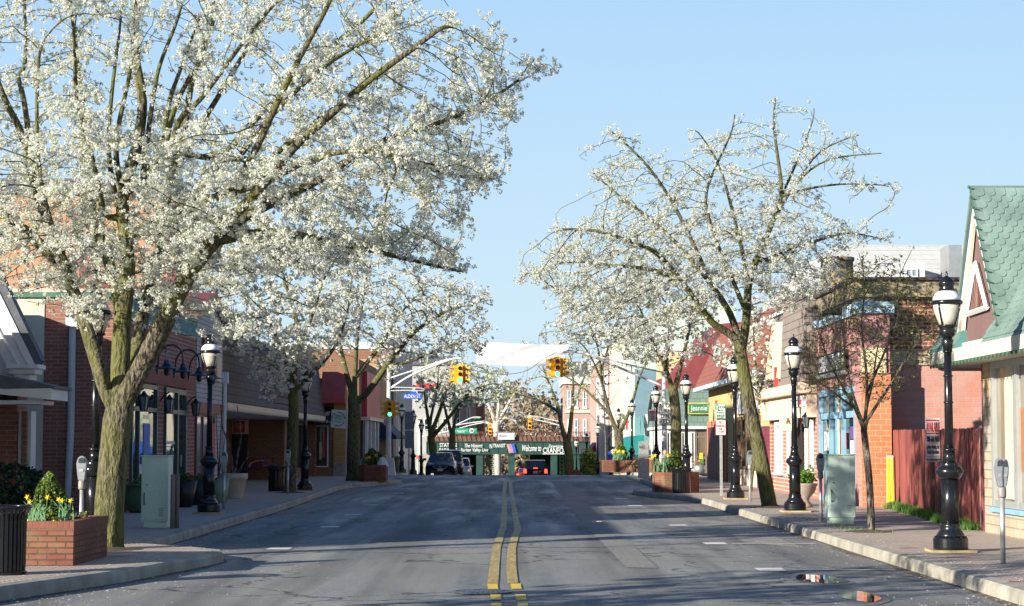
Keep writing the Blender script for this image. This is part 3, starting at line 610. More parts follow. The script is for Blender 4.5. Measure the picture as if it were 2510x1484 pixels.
part('curtain', M('net_curtain', (.5, .46, .36), .8), e, (8.035, 8.04, 31.55, 32.1, .75, 2.9)); part('brown_blind', M('blind', (.30, .13, .05), .8), e, (8.036, 8.042, 30.2, 31.1, 1.2, 2.2))
ns = part('window_notice', PAPER, e, (8.03, 8.035, 29.85, 30.1, 1.35, 1.8)); part('notice_heading', PRED, ns, (8.022, 8.028, 29.85, 30.1, 1.72, 1.78))
part('fascia', CRM, e, (7.30, 7.42, 26, 34.3, 2.98, 3.2)); part('far_fascia', CRM, e, (7.42, 16, 34.2, 34.32, 2.98, 3.2)); part('soffit', CRM, e, (7.42, 8.1, 26, 34.19, 2.995, 3.04))
SC = M('pale_green_tile', (0.175, 0.255, 0.222), .7, .22, 1.6, bmp=.004); SCD = M('teal_flashing', (0.07, 0.19, 0.18), .5, .1)
def scallops(name, O, U, V, nu, nv, w, h, inside, parent, mat, lift=.018):
    """rows of rounded tiles: O origin top-left, U unit across, V unit down the slope"""
    O, U, V = Vector(O), Vector(U).normalized(), Vector(V).normalized(); N = U.cross(V).normalized(); b = MB()
    if N.z < 0: N = -N
    for j in range(nv):
        for i in range(-1, nu + 1):
            u0 = (i + (.5 if j % 2 else 0)) * w; v0 = j * h
            if not inside(u0 + w / 2, v0 + h / 2): continue
            P = []
            for (a, c) in ((0.02, -.2), (.98, -.2), (.98, .75), (.9, 1.02), (.72, 1.2), (.5, 1.27), (.28, 1.2), (.1, 1.02), (.02, .75)):
                P.append(O + U * (u0 + a * w) + V * (v0 + c * h) + N * (lift * (.25 + .75 * max(0, c))))
            n = len(P); Q = [p - N * lift * .8 for p in P]
            b.add(P + Q, [tuple(range(n))] + [(k, (k + 1) % n, n + (k + 1) % n, n + k) for k in range(n)])
    return b.build(name, mat, parent)
ya, yf, yn, zt, z0_ = 31.7, 33.2, 29.95, 5.70, 3.2
xg = 7.56
b = MB(); b.prism([(yn + .12, z0_), (yf - .12, z0_), (ya, zt - .35)], 'x', xg, 16); b.build('gable_wall', M('brown_gable', (0.17, 0.10, 0.095), .7, .08, 2), e)
b = MB()
for yb in (yn, yf):
    s_ = 1 if yb > ya else -1
    b.hexa([(7.45, yb, z0_ - .02), (16, yb, z0_ - .02), (16, yb + s_ * .12, z0_ - .06), (7.45, yb + s_ * .12, z0_ - .06), (7.45, ya, zt - .05), (16, ya, zt - .05), (16, ya + s_ * .03, zt + .06), (7.45, ya + s_ * .03, zt + .06)])
b.box(7.44, 16, ya - .05, ya + .05, zt + .0, zt + .10); b.build('gable_roof', M('roof_edge_grey_green', (.13, .19, .17), .6, .1), e)
Vd = Vector((0, yn - ya, z0_ - zt)); Ls = Vd.length
scallops('gable_tiles', (7.48, ya - .06, zt + .04), (1, 0, 0), Vd, 40, int(Ls / .13), .17, .13, lambda u, v: 0 < u < 6, e, SC)
b = MB()
for yb in (yn + .05, yf - .05):
    b.hexa([(7.48, yb, z0_), (7.54, yb, z0_), (7.54, yb + (.09 if yb < ya else -.09), z0_), (7.48, yb + (.09 if yb < ya else -.09), z0_), (7.48, ya - .02, zt - .2), (7.54, ya - .02, zt - .2), (7.54, ya + .02, zt - .3), (7.48, ya + .02, zt - .3)])
b.box(7.48, 7.54, yn + .15, yf - .15, z0_ - .02, z0_ + .10)
b.build('gable_trim', WHP, e); b = MB(); b.hexa([(7.49, yf - .40, z0_), (7.53, yf - .45, z0_), (7.53, yf - .14, z0_), (7.49, yf - .14, z0_), (7.49, ya + .01, zt - .5), (7.53, ya + .01, zt - .5), (7.53, ya + .03, zt - .3), (7.49, ya + .03, zt - .3)]); b.build('bargeboard', CRM, e)

b = MB(); c0, c1, ct = (30.95, 3.78), (32.3, 3.76), (31.65, 4.55)
for p, q in ((c0, c1), (c1, ct), (ct, c0)): b.tube([(7.50, p[0], p[1]), (7.50, q[0], q[1])], .045, 4)
tr = b.build('triangle_vent', WHP, e); b = MB(); b.prism([c0, c1, ct], 'x', 7.52, 7.54)
for i in range(7): b.tube([(7.51, 31.65, 3.8), (7.51, 31.1 + i * .18, 4.0 + .5 * (1 - abs(i - 3) / 3.2))], .012, 4)
b.build('fan_slats', M('vent_brown', (.17, .09, .07), .6), tr)
# lower mansard slopes on both sides of the gable
for (y0, y1, nm) in ((26, 30.6, 'near'), (32.6, 34.4, 'far')):
    b = MB(); b.hexa([(7.3, y0, 3.2), (9.2, y0, 3.2), (9.2, y1, 3.2), (7.3, y1, 3.2), (8.6, y0, 5.1), (9.2, y0, 5.1), (9.2, y1, 5.1), (8.6, y1, 5.1)]); b.build('mansard', SCD if nm == 'far' else SC, e)
    V = Vector((-1.3, 0, -1.9)); scallops('mansard_tiles', (8.6, y0, 5.1), (0, 1, 0), V, int((y1 - y0) / .17), int(V.length / .13), .17, .13, lambda u, v: 0 < u < (y1 - y0), e, SC)
# string of small lights on the gable edge
b = MB(); pr = None; BULB = []
for i in range(15):
    f = i / 14; p = (7.43, ya + (yn - ya) * f - .03, zt + (z0_ - zt) * f + .05); BULB.append((p[0] - .02, p[1], p[2])); b.tube([p, (p[0] + .02, p[1] - .08, p[2])], .012, 4)
    if pr: b.tube([pr, ((pr[0] + p[0]) / 2, (pr[1] + p[1]) / 2 - .02, (pr[2] + p[2]) / 2 - .03), p], .006, 4)
    pr = p
BULB += [(7.28, 26.2 + i * .24, 2.93) for i in range(34)]; b.tube([(7.285, 26.2, 2.985), (7.285, 34.2, 2.985)], .006, 4); sl_ = b.build('string_lights', GRC, e); b = MB(); b.lathe([(.012, 0), (.022, .03), (.01, .055)], n=6); b0_ = None
for q in BULB:
    if b0_ is None: b0_ = b.build('bulb', GRC, None); b0_.parent = sl_; o_ = b0_
    else: o_ = b0_.copy(); C.objects.link(o_); o_.parent = sl_
    o_.location = Vector(q) - rootloc(sl_)
# salmon wall lot + corner shop with blue windows
e = bld('salmon_brick_building', 11, 47.4, 'brick building end wall, salmon below and old red brick above, behind the fence', 'building')
part('wall', SAL, e, (9.07, 14.5, 47.4, 53, .147, 3.52)); part('stone_band', SAND, e, (8.75, 14.6, 47.34, 53, 3.521, 3.86)); part('upper_wall', OLD, e, (8.78, 14.5, 47.42, 53, 3.861, 5.15)); part('parapet', STU, e, (8.3, 14.7, 47.2, 53.1, 5.151, 5.55)); part('roof_edge', M('rusty_pipe', (.08, .05, .05), .6), e, (8.2, 14.8, 47.1, 53.2, 5.551, 5.62)); part('grey_pier', M('grey_stucco', (.22, .22, .22), .9, .2, 2), e, (8.42, 8.75, 47.3, 47.42, 3.3, 5.15))
part('drip_rail', BLKM, e, (10.2, 11.8, 47.25, 47.33, 3.44, 3.5))
b = MB(); b.lathe([(.42, 0), (.42, .7), (.45, .72), (.45, .8)], 8.4, 50.5, 5.6, n=16); b.build('chimney', STU, e)
e = bld('blue_window_shop', 8.3, 46.7, 'painted brick shop with pale blue framed windows and blue coping', 'shop')
part('wall', brick('patchy_salmon_brick', (.60, .24, .18), (.66, .34, .28), (.58, .44, .36), .3, .1, .01, blot=(.34, .16, .20)), e, (8.3, 9.0, 46.7, 53.45, 3.05, 4.72), (8.3, 9.0, 46.7, 47.55, .147, 3.05), (8.3, 9.0, 53.15, 53.45, .147, 3.05)); part('end_wall', ORB, e, (8.301, 9.001, 46.64, 46.698, .147, 3.3)); part('end_wall_upper', SAND, e, (8.301, 8.9, 46.65, 46.698, 3.301, 3.9))
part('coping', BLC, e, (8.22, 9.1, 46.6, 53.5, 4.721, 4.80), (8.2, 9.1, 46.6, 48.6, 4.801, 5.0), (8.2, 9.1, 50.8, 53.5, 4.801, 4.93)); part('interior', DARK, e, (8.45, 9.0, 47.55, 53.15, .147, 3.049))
win(e, 'x', 8.44, -1, 47.56, 53.1, .75, 3.04, xs=[47.56, 49.4, 50.3, 51.3, 53.1], zs=[.75, 2.35, 3.04], fm=BLF, gm=GL, t=.16, d=.15, gp=.06); part('bulkhead', BLF, e, (8.3, 8.449, 47.56, 53.14, .147, .28), (8.3, 8.449, 47.56, 47.7, .28, .749), (8.3, 8.449, 52.9, 53.14, .28, .749)); part('panel', M('rose_panel', (.50, .17, .15), .6), e, (8.32, 8.448, 47.7, 49.3, .281, .748), (8.32, 8.448, 50.4, 52.9, .281, .748))
part('window_post', CRP, e, (8.33, 8.37, 50.2, 50.4, .8, 2.95)); p_ = part('poster', PURP, e, (8.36, 8.365, 47.9, 48.6, 1.75, 2.05)); part('notice', PAPER, e, (8.36, 8.365, 47.9, 48.6, 1.2, 1.72)); part('sale_notice', PRED, e, (8.36, 8.365, 49.0, 49.25, 1.5, 1.9)); text('EDN', WHP, e, (8.355, 52.2, 1.7), .7, .5, rz=R(-90), name='window_lettering')
s = part('sign_window', BLKM, e, (8.22, 8.3, 48.3, 52.6, 3.45, 3.95)); part('window_bars', WHP, s, *[(8.19, 8.215, 48.6 + i * .3, 48.72 + i * .3, 3.5, 3.9) for i in range(13)]); part('sign_sill', GREYM, e, (8.14, 8.3, 48.2, 52.7, 3.34, 3.43))
# brown shingle gambrel building
e = bld('shingled_shop', 8.3, 54, 'brick shop with tall taupe shingled upper storey and white roof edge', 'shop')
part('wall', RW, e, (8.3, 14, 53.5, 63.2, .147, 2.35)); part('cornice', CRP, e, (8.05, 8.45, 53.5, 63.2, 2.351, 3.0), (7.85, 8.5, 53.4, 63.3, 3.001, 3.3))
b = MB()
for i in range(24): b.box(7.8, 7.86, 53.45 + i * .4, 53.65 + i * .4, 3.02, 3.14)
b.build('dentils', CRP, e)
b = MB(); b.prism([(7.88, 3.301), (9.2, 3.301), (9.2, 4.95), (8.42, 5.78), (8.0, 5.8)], 'y', 53.2, 57.6); b.build('shingled_storey', SHT, e)
b = MB(); b.prism([(8.25, 3.302), (9.4, 3.302), (9.4, 5.7), (8.6, 5.7)], 'y', 57.61, 64.5); b.build('weathered_storey', SHW, e)
b = MB(); b.hexa([(7.9, 53.05, 5.80), (8.45, 53.05, 5.78), (8.45, 58, 5.78), (7.9, 58, 5.80), (7.9, 53.05, 5.93), (8.5, 53.05, 5.91), (8.5, 58, 5.91), (7.9, 58, 5.93)])
b.hexa([(8.42, 53.05, 5.70), (9.25, 53.05, 4.85), (9.25, 53.6, 4.85), (8.42, 53.6, 5.70), (8.5, 53.05, 5.91), (9.35, 53.05, 5.02), (9.35, 53.6, 5.02), (8.5, 53.6, 5.91)]); b.box(8.5, 9.4, 57.7, 64.6, 5.71, 5.82)
b.build('roof_edge', WHP, e)
for y in (58.6, 61.2):
    b = MB()
    for s_ in (-1, 1): b.hexa([(8.02, y + s_ * .9, 3.6), (8.3, y + s_ * .9, 3.6), (8.3, y + s_ * .75, 3.6), (8.02, y + s_ * .75, 3.6), (8.16, y + s_ * .1, 5.4), (8.5, y + s_ * .1, 5.4), (8.5, y, 5.4), (8.16, y, 5.4)])
    dm = b.build('dormer', CRP, e); b = MB(); b.prism([(y - .8, 3.6), (y + .8, 3.6), (y, 5.4)], 'x', 8.2, 8.5); b.build('dormer_wall', CRP, dm)
part('banner', PRED, e, (8.02, 8.14, 59.9, 59.95, 3.2, 3.95))
for (a, c) in ((54.1, 55.2), (57.4, 58.8), (60.2, 61.5)): win(e, 'x', 8.3, -1, a, c, .75, 2.3, fm=WHP, gm=GLB, t=.14, d=.08, sill=.08)
part('door_recess', DARK, e, (8.24, 8.3, 55.8, 57.0, .147, 2.2)); sg = part('sign_board', CRP, e, (7.7, 8.05, 56.0, 56.5, 2.0, 2.55)); text('A', WOODB, sg, (7.87, 55.98, 2.28), .12, .18); s2 = part('fascia_sign', WHP, e, (8.0, 8.05, 53.8, 55.8, 2.65, 2.95)); text('uk', PRED, s2, (7.99, 54.4, 2.8), .5, .2, rz=R(-90), shear=.3)
for y in (53.75, 55.6, 57.2): lantern(e, 8.05, y, 2.3, 1.1, out=-1)
# yellow building
e = bld('yellow_shop', 8.5, 65, 'yellow and orange brick shop front under a red brown shingle roof with pale blue edge', 'shop')
part('wall', YB, e, (8.5, 14, 64.6, 84.6, .147, 3.9)); part('purple_pier', PUB, e, (8.3, 8.499, 64.7, 66.6, .147, 2.2)); part('orange_pier', ORB, e, (8.42, 8.499, 77.2, 84.6, .147, 2.55)); part('dark_shutters', M('plum_shutter', (.12, .03, .05), .6, .3, 5, stretch=(8, 8, .4)), e, (8.37, 8.419, 78, 83.6, .147, 2.3))
win(e, 'x', 8.5, -1, 67.0, 73.5, .7, 2.6, xs=[67, 68.6, 70.2, 71.9, 73.5], zs=[.7, 2.0, 2.6], fm=WOODB, gm=GLW, t=.12, d=.1); part('bulkhead', CRP, e, (8.38, 8.49, 67, 73.5, .147, .69)); part('door', BLKM, e, (8.42, 8.49, 66.6, 66.98, .147, 2.2))
b = MB(); b.hexa([(7.9, 64.4, 3.98), (9.4, 64.4, 3.98), (9.4, 84.8, 3.98), (7.9, 84.8, 3.98), (9.0, 64.4, 6.3), (9.4, 64.4, 6.3), (9.4, 84.8, 6.3), (9.0, 84.8, 6.3)]); b.build('roof', SHR, e)
part('roof_edge', BLC, e, (7.84, 7.96, 64.3, 84.9, 3.82, 3.979)); part('soffit', WHP, e, (7.96, 8.5, 64.4, 84.8, 3.901, 3.94)); part('alarm_box', PRED, e, (8.44, 8.499, 81, 81.3, 3.2, 3.4)); part('fascia_panel', LGR, e, (8.4, 8.499, 67, 73.5, 2.7, 3.6))
# big pale roofed building behind
e = bld('pale_roofed_building', 14, 75, 'large building with pale grey hipped shingle roof and white dormer behind the right shops', 'building')
part('wall', CRM, e, (11.6, 24, 75.5, 90, .147, 7.4)); b = MB(); b.hexa([(11.2, 75, 7.4), (25, 75, 7.4), (25, 91, 7.4), (11.2, 91, 7.4), (12.9, 77.5, 9.45), (25, 77.5, 9.45), (25, 88, 9.45), (12.9, 88, 9.45)]); b.build('roof', SHL, e)
d = part('dormer', LGR, e, (XX(2195, 74.6), XX(2270, 74.6), 74.6, 76.5, 7.5, 8.45)); win(d, 'y', 74.6, -1, XX(2222, 74.6), XX(2252, 74.6), 7.65, 8.25, nx=2, nz=2, fm=WHP, gm=GLB, t=.05); part('vent_unit', GREYM, e, (XX(2330, 74), XX(2362, 74), 74, 75.5, 7.6, 9.1))
# shops beyond the side street on the right
Y = 100
e = bld('green_shingle_pub', 9, Y, 'shop with green shingle front and gold edged green name board on the far corner', 'shop')
part('wall', WHP, e, (7.9, 14, Y, 112, -.6, 2.35)); part('green_front', SHGN, e, (7.8, 14, Y - .25, 112, 2.5, 4.4)); part('white_ledge', WHP, e, (7.75, 14.1, Y - .35, 112, 2.36, 2.499))
s = part('name_board', M('gold_trim', (.60, .42, .10), .5), e, (XX(1682, Y), XX(1746, Y), Y - .42, Y - .28, 3.1, 3.68)); g = part('board_face', M('shamrock_green', (.02, .20, .08), .5), s, (XX(1685, Y), XX(1743, Y), Y - .45, Y - .425, 3.16, 3.62)); text("Jeannie's", WHP, s, (XX(1714, Y), Y - .47, 3.38), 1.0, .36)
dr = win(e, 'y', Y, -1, XX(1703, Y), XX(1730, Y), .1, 2.3, zs=[.1, .95, 1.95, 2.3], fm=M('bronze_frame', (.18, .15, .12), .5), gm=GLW, t=.07, name='door'); part('poster', YEL, dr, (XX(1712, Y), XX(1721, Y), Y - .08, Y - .06, .65, 1.15)); part('poster', M('leaf_green', (.03, .25, .06), .6), dr, (XX(1713, Y), XX(1722, Y), Y - .1, Y - .085, .45, .85))
for px in (1632, 1668, 1692): win(e, 'y', Y, -1, XX(px, Y), XX(px + 9, Y), .3, 2.2, fm=WHP, gm=GL, t=.05)
b = MB(); b.prism([(8.3, 4.41), (14, 4.41), (14, 8), (10.6, 7.7), (9.0, 5.5), (8.3, 5.2)], 'y', Y + .3, 112); b.build('maroon_mansard', M('maroon_roof', (.20, .035, .04), .7, .1), e)
e = bld('tan_block', 10, 114, 'tan rendered block rising behind the maroon mansard on the right', 'building'); part('wall', TAN, e, (8.9, 15, 113, 120, -.8, 6.9)); part('roof_edge', WHP, e, (8.8, 15, 112.9, 120, 6.9, 7.2))
e = bld('mint_building', 8.5, 123, 'tall mint green building with blue painted end wall, rounded parapet and red and yellow signs', 'building')
part('end_wall', M('steel_blue_paint', (.13, .225, .285), .8, .08, 1.5), e, (7.72, 9.9, 122, 122.3, -1.2, 6.2)); MINT = M('mint_paint', (.42, .52, .44), .8, .06, 1); part('wall', MINT, e, (7.72, 16, 122.31, 149, -1.8, 8.0)); part('front_bay', CRM, e, (7.5, 7.719, 132, 149, 1.4, 8.8))
b = MB(); b.prism([(8.2 + 1.6 * (1 - math.cos(R(a))), 8.0 + 2.2 * math.sin(R(a))) for a in range(0, 91, 15)] + [(14, 10.2), (14, 8)], 'y', 122.3, 135); b.build('rounded_parapet', MINT, e)
s = part('hanging_sign', WHP, e, (XX(1531, 128), XX(1552, 128), 128, 128.1, 2.0, 4.4)); text('F', PRED, s, (XX(1540, 128), 127.97, 3.0), .4, 1.0); text('*', YEL, s, (XX(1543, 128), 127.97, 3.95), .45, .5)
aw = MB(); aw.prism([(7.7, 2.1), (7.7, .3), (6.6, .3), (6.6, 1.5), (6.75, 1.85), (7.1, 2.05)], 'y', 114, 121); 
e = bld('teal_awning_shop', 7.7, 113, 'small shop with rounded teal canopy beside the silver control box', 'shop'); part('wall', M('aqua_paint', (.12, .27, .28), .7), e, (7.72, 8.85, 113.9, 121.9, -1, 3.2)); part('siding', LGR, e, (7.74, 8.8, 113.7, 113.89, 2.1, 3.3)); part('dark_front', WOODB, e, (8.0, 8.84, 113.6, 113.69, 1.9, 3.1)); aw.build('canopy', M('teal_canvas', (.0, .20, .19), .7, .1), e)
for y in (115, 117, 119): win(e, 'x', 7.72, -1, y, y + 1.4, -.3, .28, fm=WHP, gm=GL)
win(e, 'y', 113.9, -1, 7.9, 8.6, -.3, 1.6, nx=2, fm=WHP, gm=GL, t=.05)
e = bld('blue_awning_shop', 7.6, 124, 'cream shop front with bright blue canvas awning behind the right lamp posts', 'shop'); part('wall', CRM, e, (7.3, 7.69, 124, 131.5, -1.2, 1.38)); part('shutter', LGR, e, (7.22, 7.29, 125, 128, -1.1, .9)); awning('awning', M('royal_blue_canvas', (.005, .08, .50), .7, .1), e, 7.3, 124, 131, .4, 1.75, .95, -1, .5)
e = bld('white_column_building', 7.2, 151, 'building with broad white pillars, red brick strip and dark pointed turret roof', 'building')
part('wall', PNK, e, (7.5, 15, 151, 185, -2.6, 8.4)); part('white_pillar', WHP, e, (6.85, 7.5, 150.8, 151.6, -2, 6.8), (6.75, 7.6, 150.7, 151.7, 6.8, 7.2)); part('white_pillar', WHP, e, (6.9, 7.49, 157, 158, -2, 6.8)); part('brick_strip', RB, e, (7.51, 7.9, 150.7, 150.99, -1.8, 8.2)); part('cornice', WHP, e, (7.3, 15, 150.7, 185, 8.41, 8.9))
b = MB(); b.lathe([(1.15, 0), (1.1, .15), (.5, 1.3), (.1, 2.2), (.02, 2.6)], 8.3, 152, 8.9, n=8); b.build('turret_roof', M('dark_green_roof', (.03, .06, .05), .6), e); awning('awning', M('wine_canvas', (.25, .02, .05), .7), e, 6.9, 158.5, 166, -.1, 1.7, 1.1, -1, .3)
e = bld('pink_apartment', 9, 226, 'pink brick apartment block with white window surrounds beyond the right end of the bridge', 'building')
X0, X1 = XX(1382, 226), XX(1520, 226); part('wall', PNK, e, (X0, X1, 226, 242, -3.4, 8.4)); part('cornice', WHP, e, (X0 - .2, X1, 225.7, 242, 8.4, 9.2)); part('roof', SLATE, e, (X0 + .4, X1, 227, 242, 9.2, 11)); part('string_course', CRP, e, (X0, X1, 225.8, 225.99, 5.1, 5.4))
for px in (1390, 1407, 1428, 1452):
    for z in (5.7, 2.4): win(e, 'y', 226, -1, XX(px, 226), XX(px + 9, 226), z, z + 2.0, nz=2, fm=WHP, gm=GLB, t=.12, sill=.15)
# building put outside the view on the left to shade the far road
e = bld('corner_garage', -10, 30, 'low brick garage left of the gabled house, mostly outside the view', 'building')
part('wall', RB, e, (-18, -9.3, 27.2, 33.2, .147, 3.9)); part('roof', SLATE, e, (-18.2, -9.2, 27.1, 32.9, 3.901, 4.0))
# ================= TREES =================
def mat_bark(name, base, moss, mossy=0.6):
    m, nt, b = newmat(name); p = wpos(nt)
    f = noise(nt, p, 24, 3, 0.6, (1, 1, 0.3))
    c_ = ramp(nt, f, [(0.42, tuple(c * 0.12 for c in base)), (0.49, base), (0.60, tuple(c * 1.9 for c in base))])
    g = noise(nt, p, 1.3, 5, 0.6, (1, 1, 0.5))
    c_ = mixc(nt, ramp(nt, g, [(0.38, 0.0), (0.6, mossy)]), c_, moss)
    nt.links.new(c_, b.inputs['Base Color']); b.inputs['Roughness'].default_value = 0.9
    bump(nt, b, f, 1.0, 0.07); return m
BARK = mat_bark('mossy_bark', (0.085, 0.072, 0.048), (0.115, 0.12, 0.022), 0.75)
BARKG = mat_bark('grey_bark', (0.11, 0.095, 0.08), (0.09, 0.085, 0.045), 0.25)
def mat_leafy(name, lo, hi, trans=0.25, rough=0.7):
    m, nt, b = newmat(name); p = wpos(nt)
    f = noise(nt, p, 5.0, 3, 0.6)
    c_ = ramp(nt, f, [(0.35, lo), (0.65, hi)])
    nt.links.new(c_, b.inputs['Base Color']); b.inputs['Roughness'].default_value = rough
    tr = nt.nodes.new("ShaderNodeBsdfTranslucent"); nt.links.new(c_, tr.inputs[0])
    mx = nt.nodes.new("ShaderNodeMixShader"); mx.inputs[0].default_value = trans
    out = nt.nodes["Material Output"]
    nt.links.new(b.outputs[0], mx.inputs[1]); nt.links.new(tr.outputs[0], mx.inputs[2]); nt.links.new(mx.outputs[0], out.inputs[0])
    return m
PETAL = mat_leafy('petal', (0.70, 0.71, 0.64), (0.84, 0.84, 0.79), 0.52)
BUD = mat_leafy('young_leaf', (0.34, 0.38, 0.12), (0.48, 0.50, 0.22), 0.4)
GRN = mat_leafy('green_leaf', (0.035, 0.07, 0.015), (0.08, 0.13, 0.03), 0.3, 0.5)
BRZ = mat_leafy('bronze_leaf', (0.24, 0.17, 0.05), (0.28, 0.29, 0.07), 0.45)
def resample(pts, step):
    out = [np.array(pts[0], float)]
    for a, c in zip(pts, pts[1:]):
        a, c = np.array(a, float), np.array(c, float); n = max(1, int(round(np.linalg.norm(c - a) / step)))
        for i in range(1, n + 1): out.append(a + (c - a) * i / n)
    return out
def smooth_poly(pts, k=4):
    P = [np.array(p, float) for p in pts]
    if len(P) < 3: return P
    out = []
    Q = [2 * P[0] - P[1]] + P + [2 * P[-1] - P[-2]]
    for i in range(1, len(Q) - 2):
        for t in np.arange(0, 1, 1.0 / k):
            a, b_, c, d = Q[i - 1], Q[i], Q[i + 1], Q[i + 2]
            out.append(0.5 * ((2 * b_) + (-a + c) * t + (2 * a - 5 * b_ + 4 * c - d) * t * t + (-a + 3 * b_ - 3 * c + d) * t ** 3))
    out.append(P[-1]); return out
class Tree:
    """branch skeleton: limbs given by hand, twigs grown towards points in the crown volume"""
    def __init__(s, step=0.2):
        s.pos = []; s.par = []; s.rad = []; s.step = step
    def limb(s, pts, r0, r1, attach=None):
        P = resample(smooth_poly(pts), s.step)
        if s.pos and attach is not False:
            A = np.array(s.pos); i0 = int(np.argmin(((A - P[0]) ** 2).sum(1))); par = i0
        else: par = -1
        n = len(P)
        for i, p in enumerate(P):
            if i == 0 and par >= 0: continue
            s.pos.append(p); s.par.append(par); s.rad.append(r0 + (r1 - r0) * i / max(1, n - 1)); par = len(s.pos) - 1
    def grow(s, att, di=1.6, dk=0.34, iters=70, up=0.12, jit=0.14, seed=0, minz=0, inert=0.45):
        rg = np.random.default_rng(seed); A = att.copy(); pos = np.array(s.pos); par = list(s.par); rad = list(s.rad)
        nd = np.full(len(A), 1e9); ni = np.zeros(len(A), int)
        def upd(new, base):
            nonlocal nd, ni
            for k in range(0, len(new), 400):
                q = new[k:k + 400]; d = np.sqrt(((A[:, None, :] - q[None]) ** 2).sum(2)); j = d.argmin(1); dm = d[np.arange(len(A)), j]
                w = dm < nd; nd[w] = dm[w]; ni[w] = j[w] + base + k
        upd(pos, 0); used = {}
        for it in range(iters):
            keep = nd > dk; A = A[keep]; nd = nd[keep]; ni = ni[keep]
            act = nd < di * (1.6 if it < 6 else 1)
            if not act.any(): break
            acc = np.zeros((len(pos), 3)); dv = A[act] - pos[ni[act]]; dv /= np.linalg.norm(dv, axis=1)[:, None] + 1e-9
            np.add.at(acc, ni[act], dv); idx = np.unique(ni[act]); new = []
            for i in idx:
                d = acc[i]; L = np.linalg.norm(d)
                if L < 0.05: d = rg.normal(size=3); L = np.linalg.norm(d)
                d = d / L + rg.normal(size=3) * jit
                if par[i] >= 0:
                    q = pos[i] - pos[par[i]]; q /= np.linalg.norm(q) + 1e-9; d = d + q * inert
                d[2] += up; d /= np.linalg.norm(d); d[2] = max(d[2], -0.30); d /= np.linalg.norm(d)
                us = used.setdefault(int(i), [])
                if len(us) >= 3 or any(np.dot(u, d) > 0.92 for u in us):
                    if len(us) >= 3: continue
                    d = d + rg.normal(size=3) * 0.7; d /= np.linalg.norm(d)
                us.append(d); new.append(pos[i] + d * s.step); par.append(int(i)); rad.append(0)
            if not new: break
            base = len(pos); new = np.array(new); pos = np.vstack([pos, new]); upd(new, base)
        s.pos = list(pos); s.par = par; s.rad = rad
    def finish(s, tip=0.006, expo=2.5, cap=None):
        n = len(s.pos); ch = [[] for _ in range(n)]
        for i, p in enumerate(s.par):
            if p >= 0: ch[p].append(i)
        pr = np.zeros(n)
        for i in range(n - 1, -1, -1):
            pr[i] = tip if not ch[i] else (sum(pr[c] ** expo for c in ch[i])) ** (1 / expo) + 0.0002
        for i in range(n):
            if s.rad[i] > 0: pr[i] = s.rad[i]
        for i in range(n):
            if s.par[i] >= 0: pr[i] = min(pr[i], pr[s.par[i]])
        s.r = pr; s.ch = ch
    def mesh(s, name, mat, parent, rough=0.0, seed=0, minr=0.0):
        rg = np.random.default_rng(seed); pos = np.array(s.pos); V = []; F = []; off = rootloc(parent); nv = 0
        off = np.array([off.x, off.y, off.z])
        seen = set(); stack = [(i, -1) for i, p in enumerate(s.par) if p < 0]
        while stack:
            i, p = stack.pop(); chain = ([p] if p >= 0 else []) + [i]; cur = i
            while s.ch[cur]:
                c = max(s.ch[cur], key=lambda q: s.r[q])
                for o in s.ch[cur]:
                    if o != c: stack.append((o, cur))
                chain.append(c); cur = c
            if len(chain) < 2: continue
            P = pos[chain]; rr = s.r[chain].copy()
            if p >= 0: rr[0] = min(rr[0], rr[1] * 1.25)
            rmax = rr.max(); ridge = None; k = 30 if rmax > 0.12 else 9 if rmax > 0.05 else 5 if rmax > 0.02 else 3
            if len(P) > 3 and rmax > 0.02:
                Q = P.copy(); Q[1:-1] = (P[:-2] + 2 * P[1:-1] + P[2:]) / 4; P = Q
            T = np.gradient(P, axis=0); T /= np.linalg.norm(T, axis=1)[:, None] + 1e-9
            a = np.cross(T[0], [0.3, 0.9, 0.1]); a /= np.linalg.norm(a); ang = np.arange(k) * 2 * np.pi / k
            for j in range(len(P)):
                a = a - T[j] * a.dot(T[j]); a /= np.linalg.norm(a) + 1e-9; b_ = np.cross(T[j], a)
                if rr[j] > 0.06 and k > 8:
                    nz_ = rg.normal(size=k); ridge = nz_ if ridge is None else ridge * .86 + nz_ * .5
                    wob = 1 + rough * ridge
                else: wob = 1
                V.append(P[j] + (np.cos(ang)[:, None] * a + np.sin(ang)[:, None] * b_) * (rr[j] * np.ones(k) * wob)[:, None])
            for j in range(len(P) - 1):
                o = nv + j * k
                for q in range(k): F.append((o + q, o + (q + 1) % k, o + k + (q + 1) % k, o + k + q))
            nv += len(P) * k
        V = np.vstack(V) - off
        me = bpy.data.meshes.new(name); me.vertices.add(len(V)); me.vertices.foreach_set('co', V.ravel())
        F = np.array(F); me.loops.add(F.size); me.loops.foreach_set('vertex_index', F.ravel())
        me.polygons.add(len(F)); me.polygons.foreach_set('loop_start', np.arange(len(F)) * 4); me.polygons.foreach_set('loop_total', np.full(len(F), 4))
        me.polygons.foreach_set('use_smooth', np.ones(len(F), bool)); me.materials.append(mat); me.update(); me.validate()
        o = bpy.data.objects.new(name, me); C.objects.link(o); o.parent = parent; return o
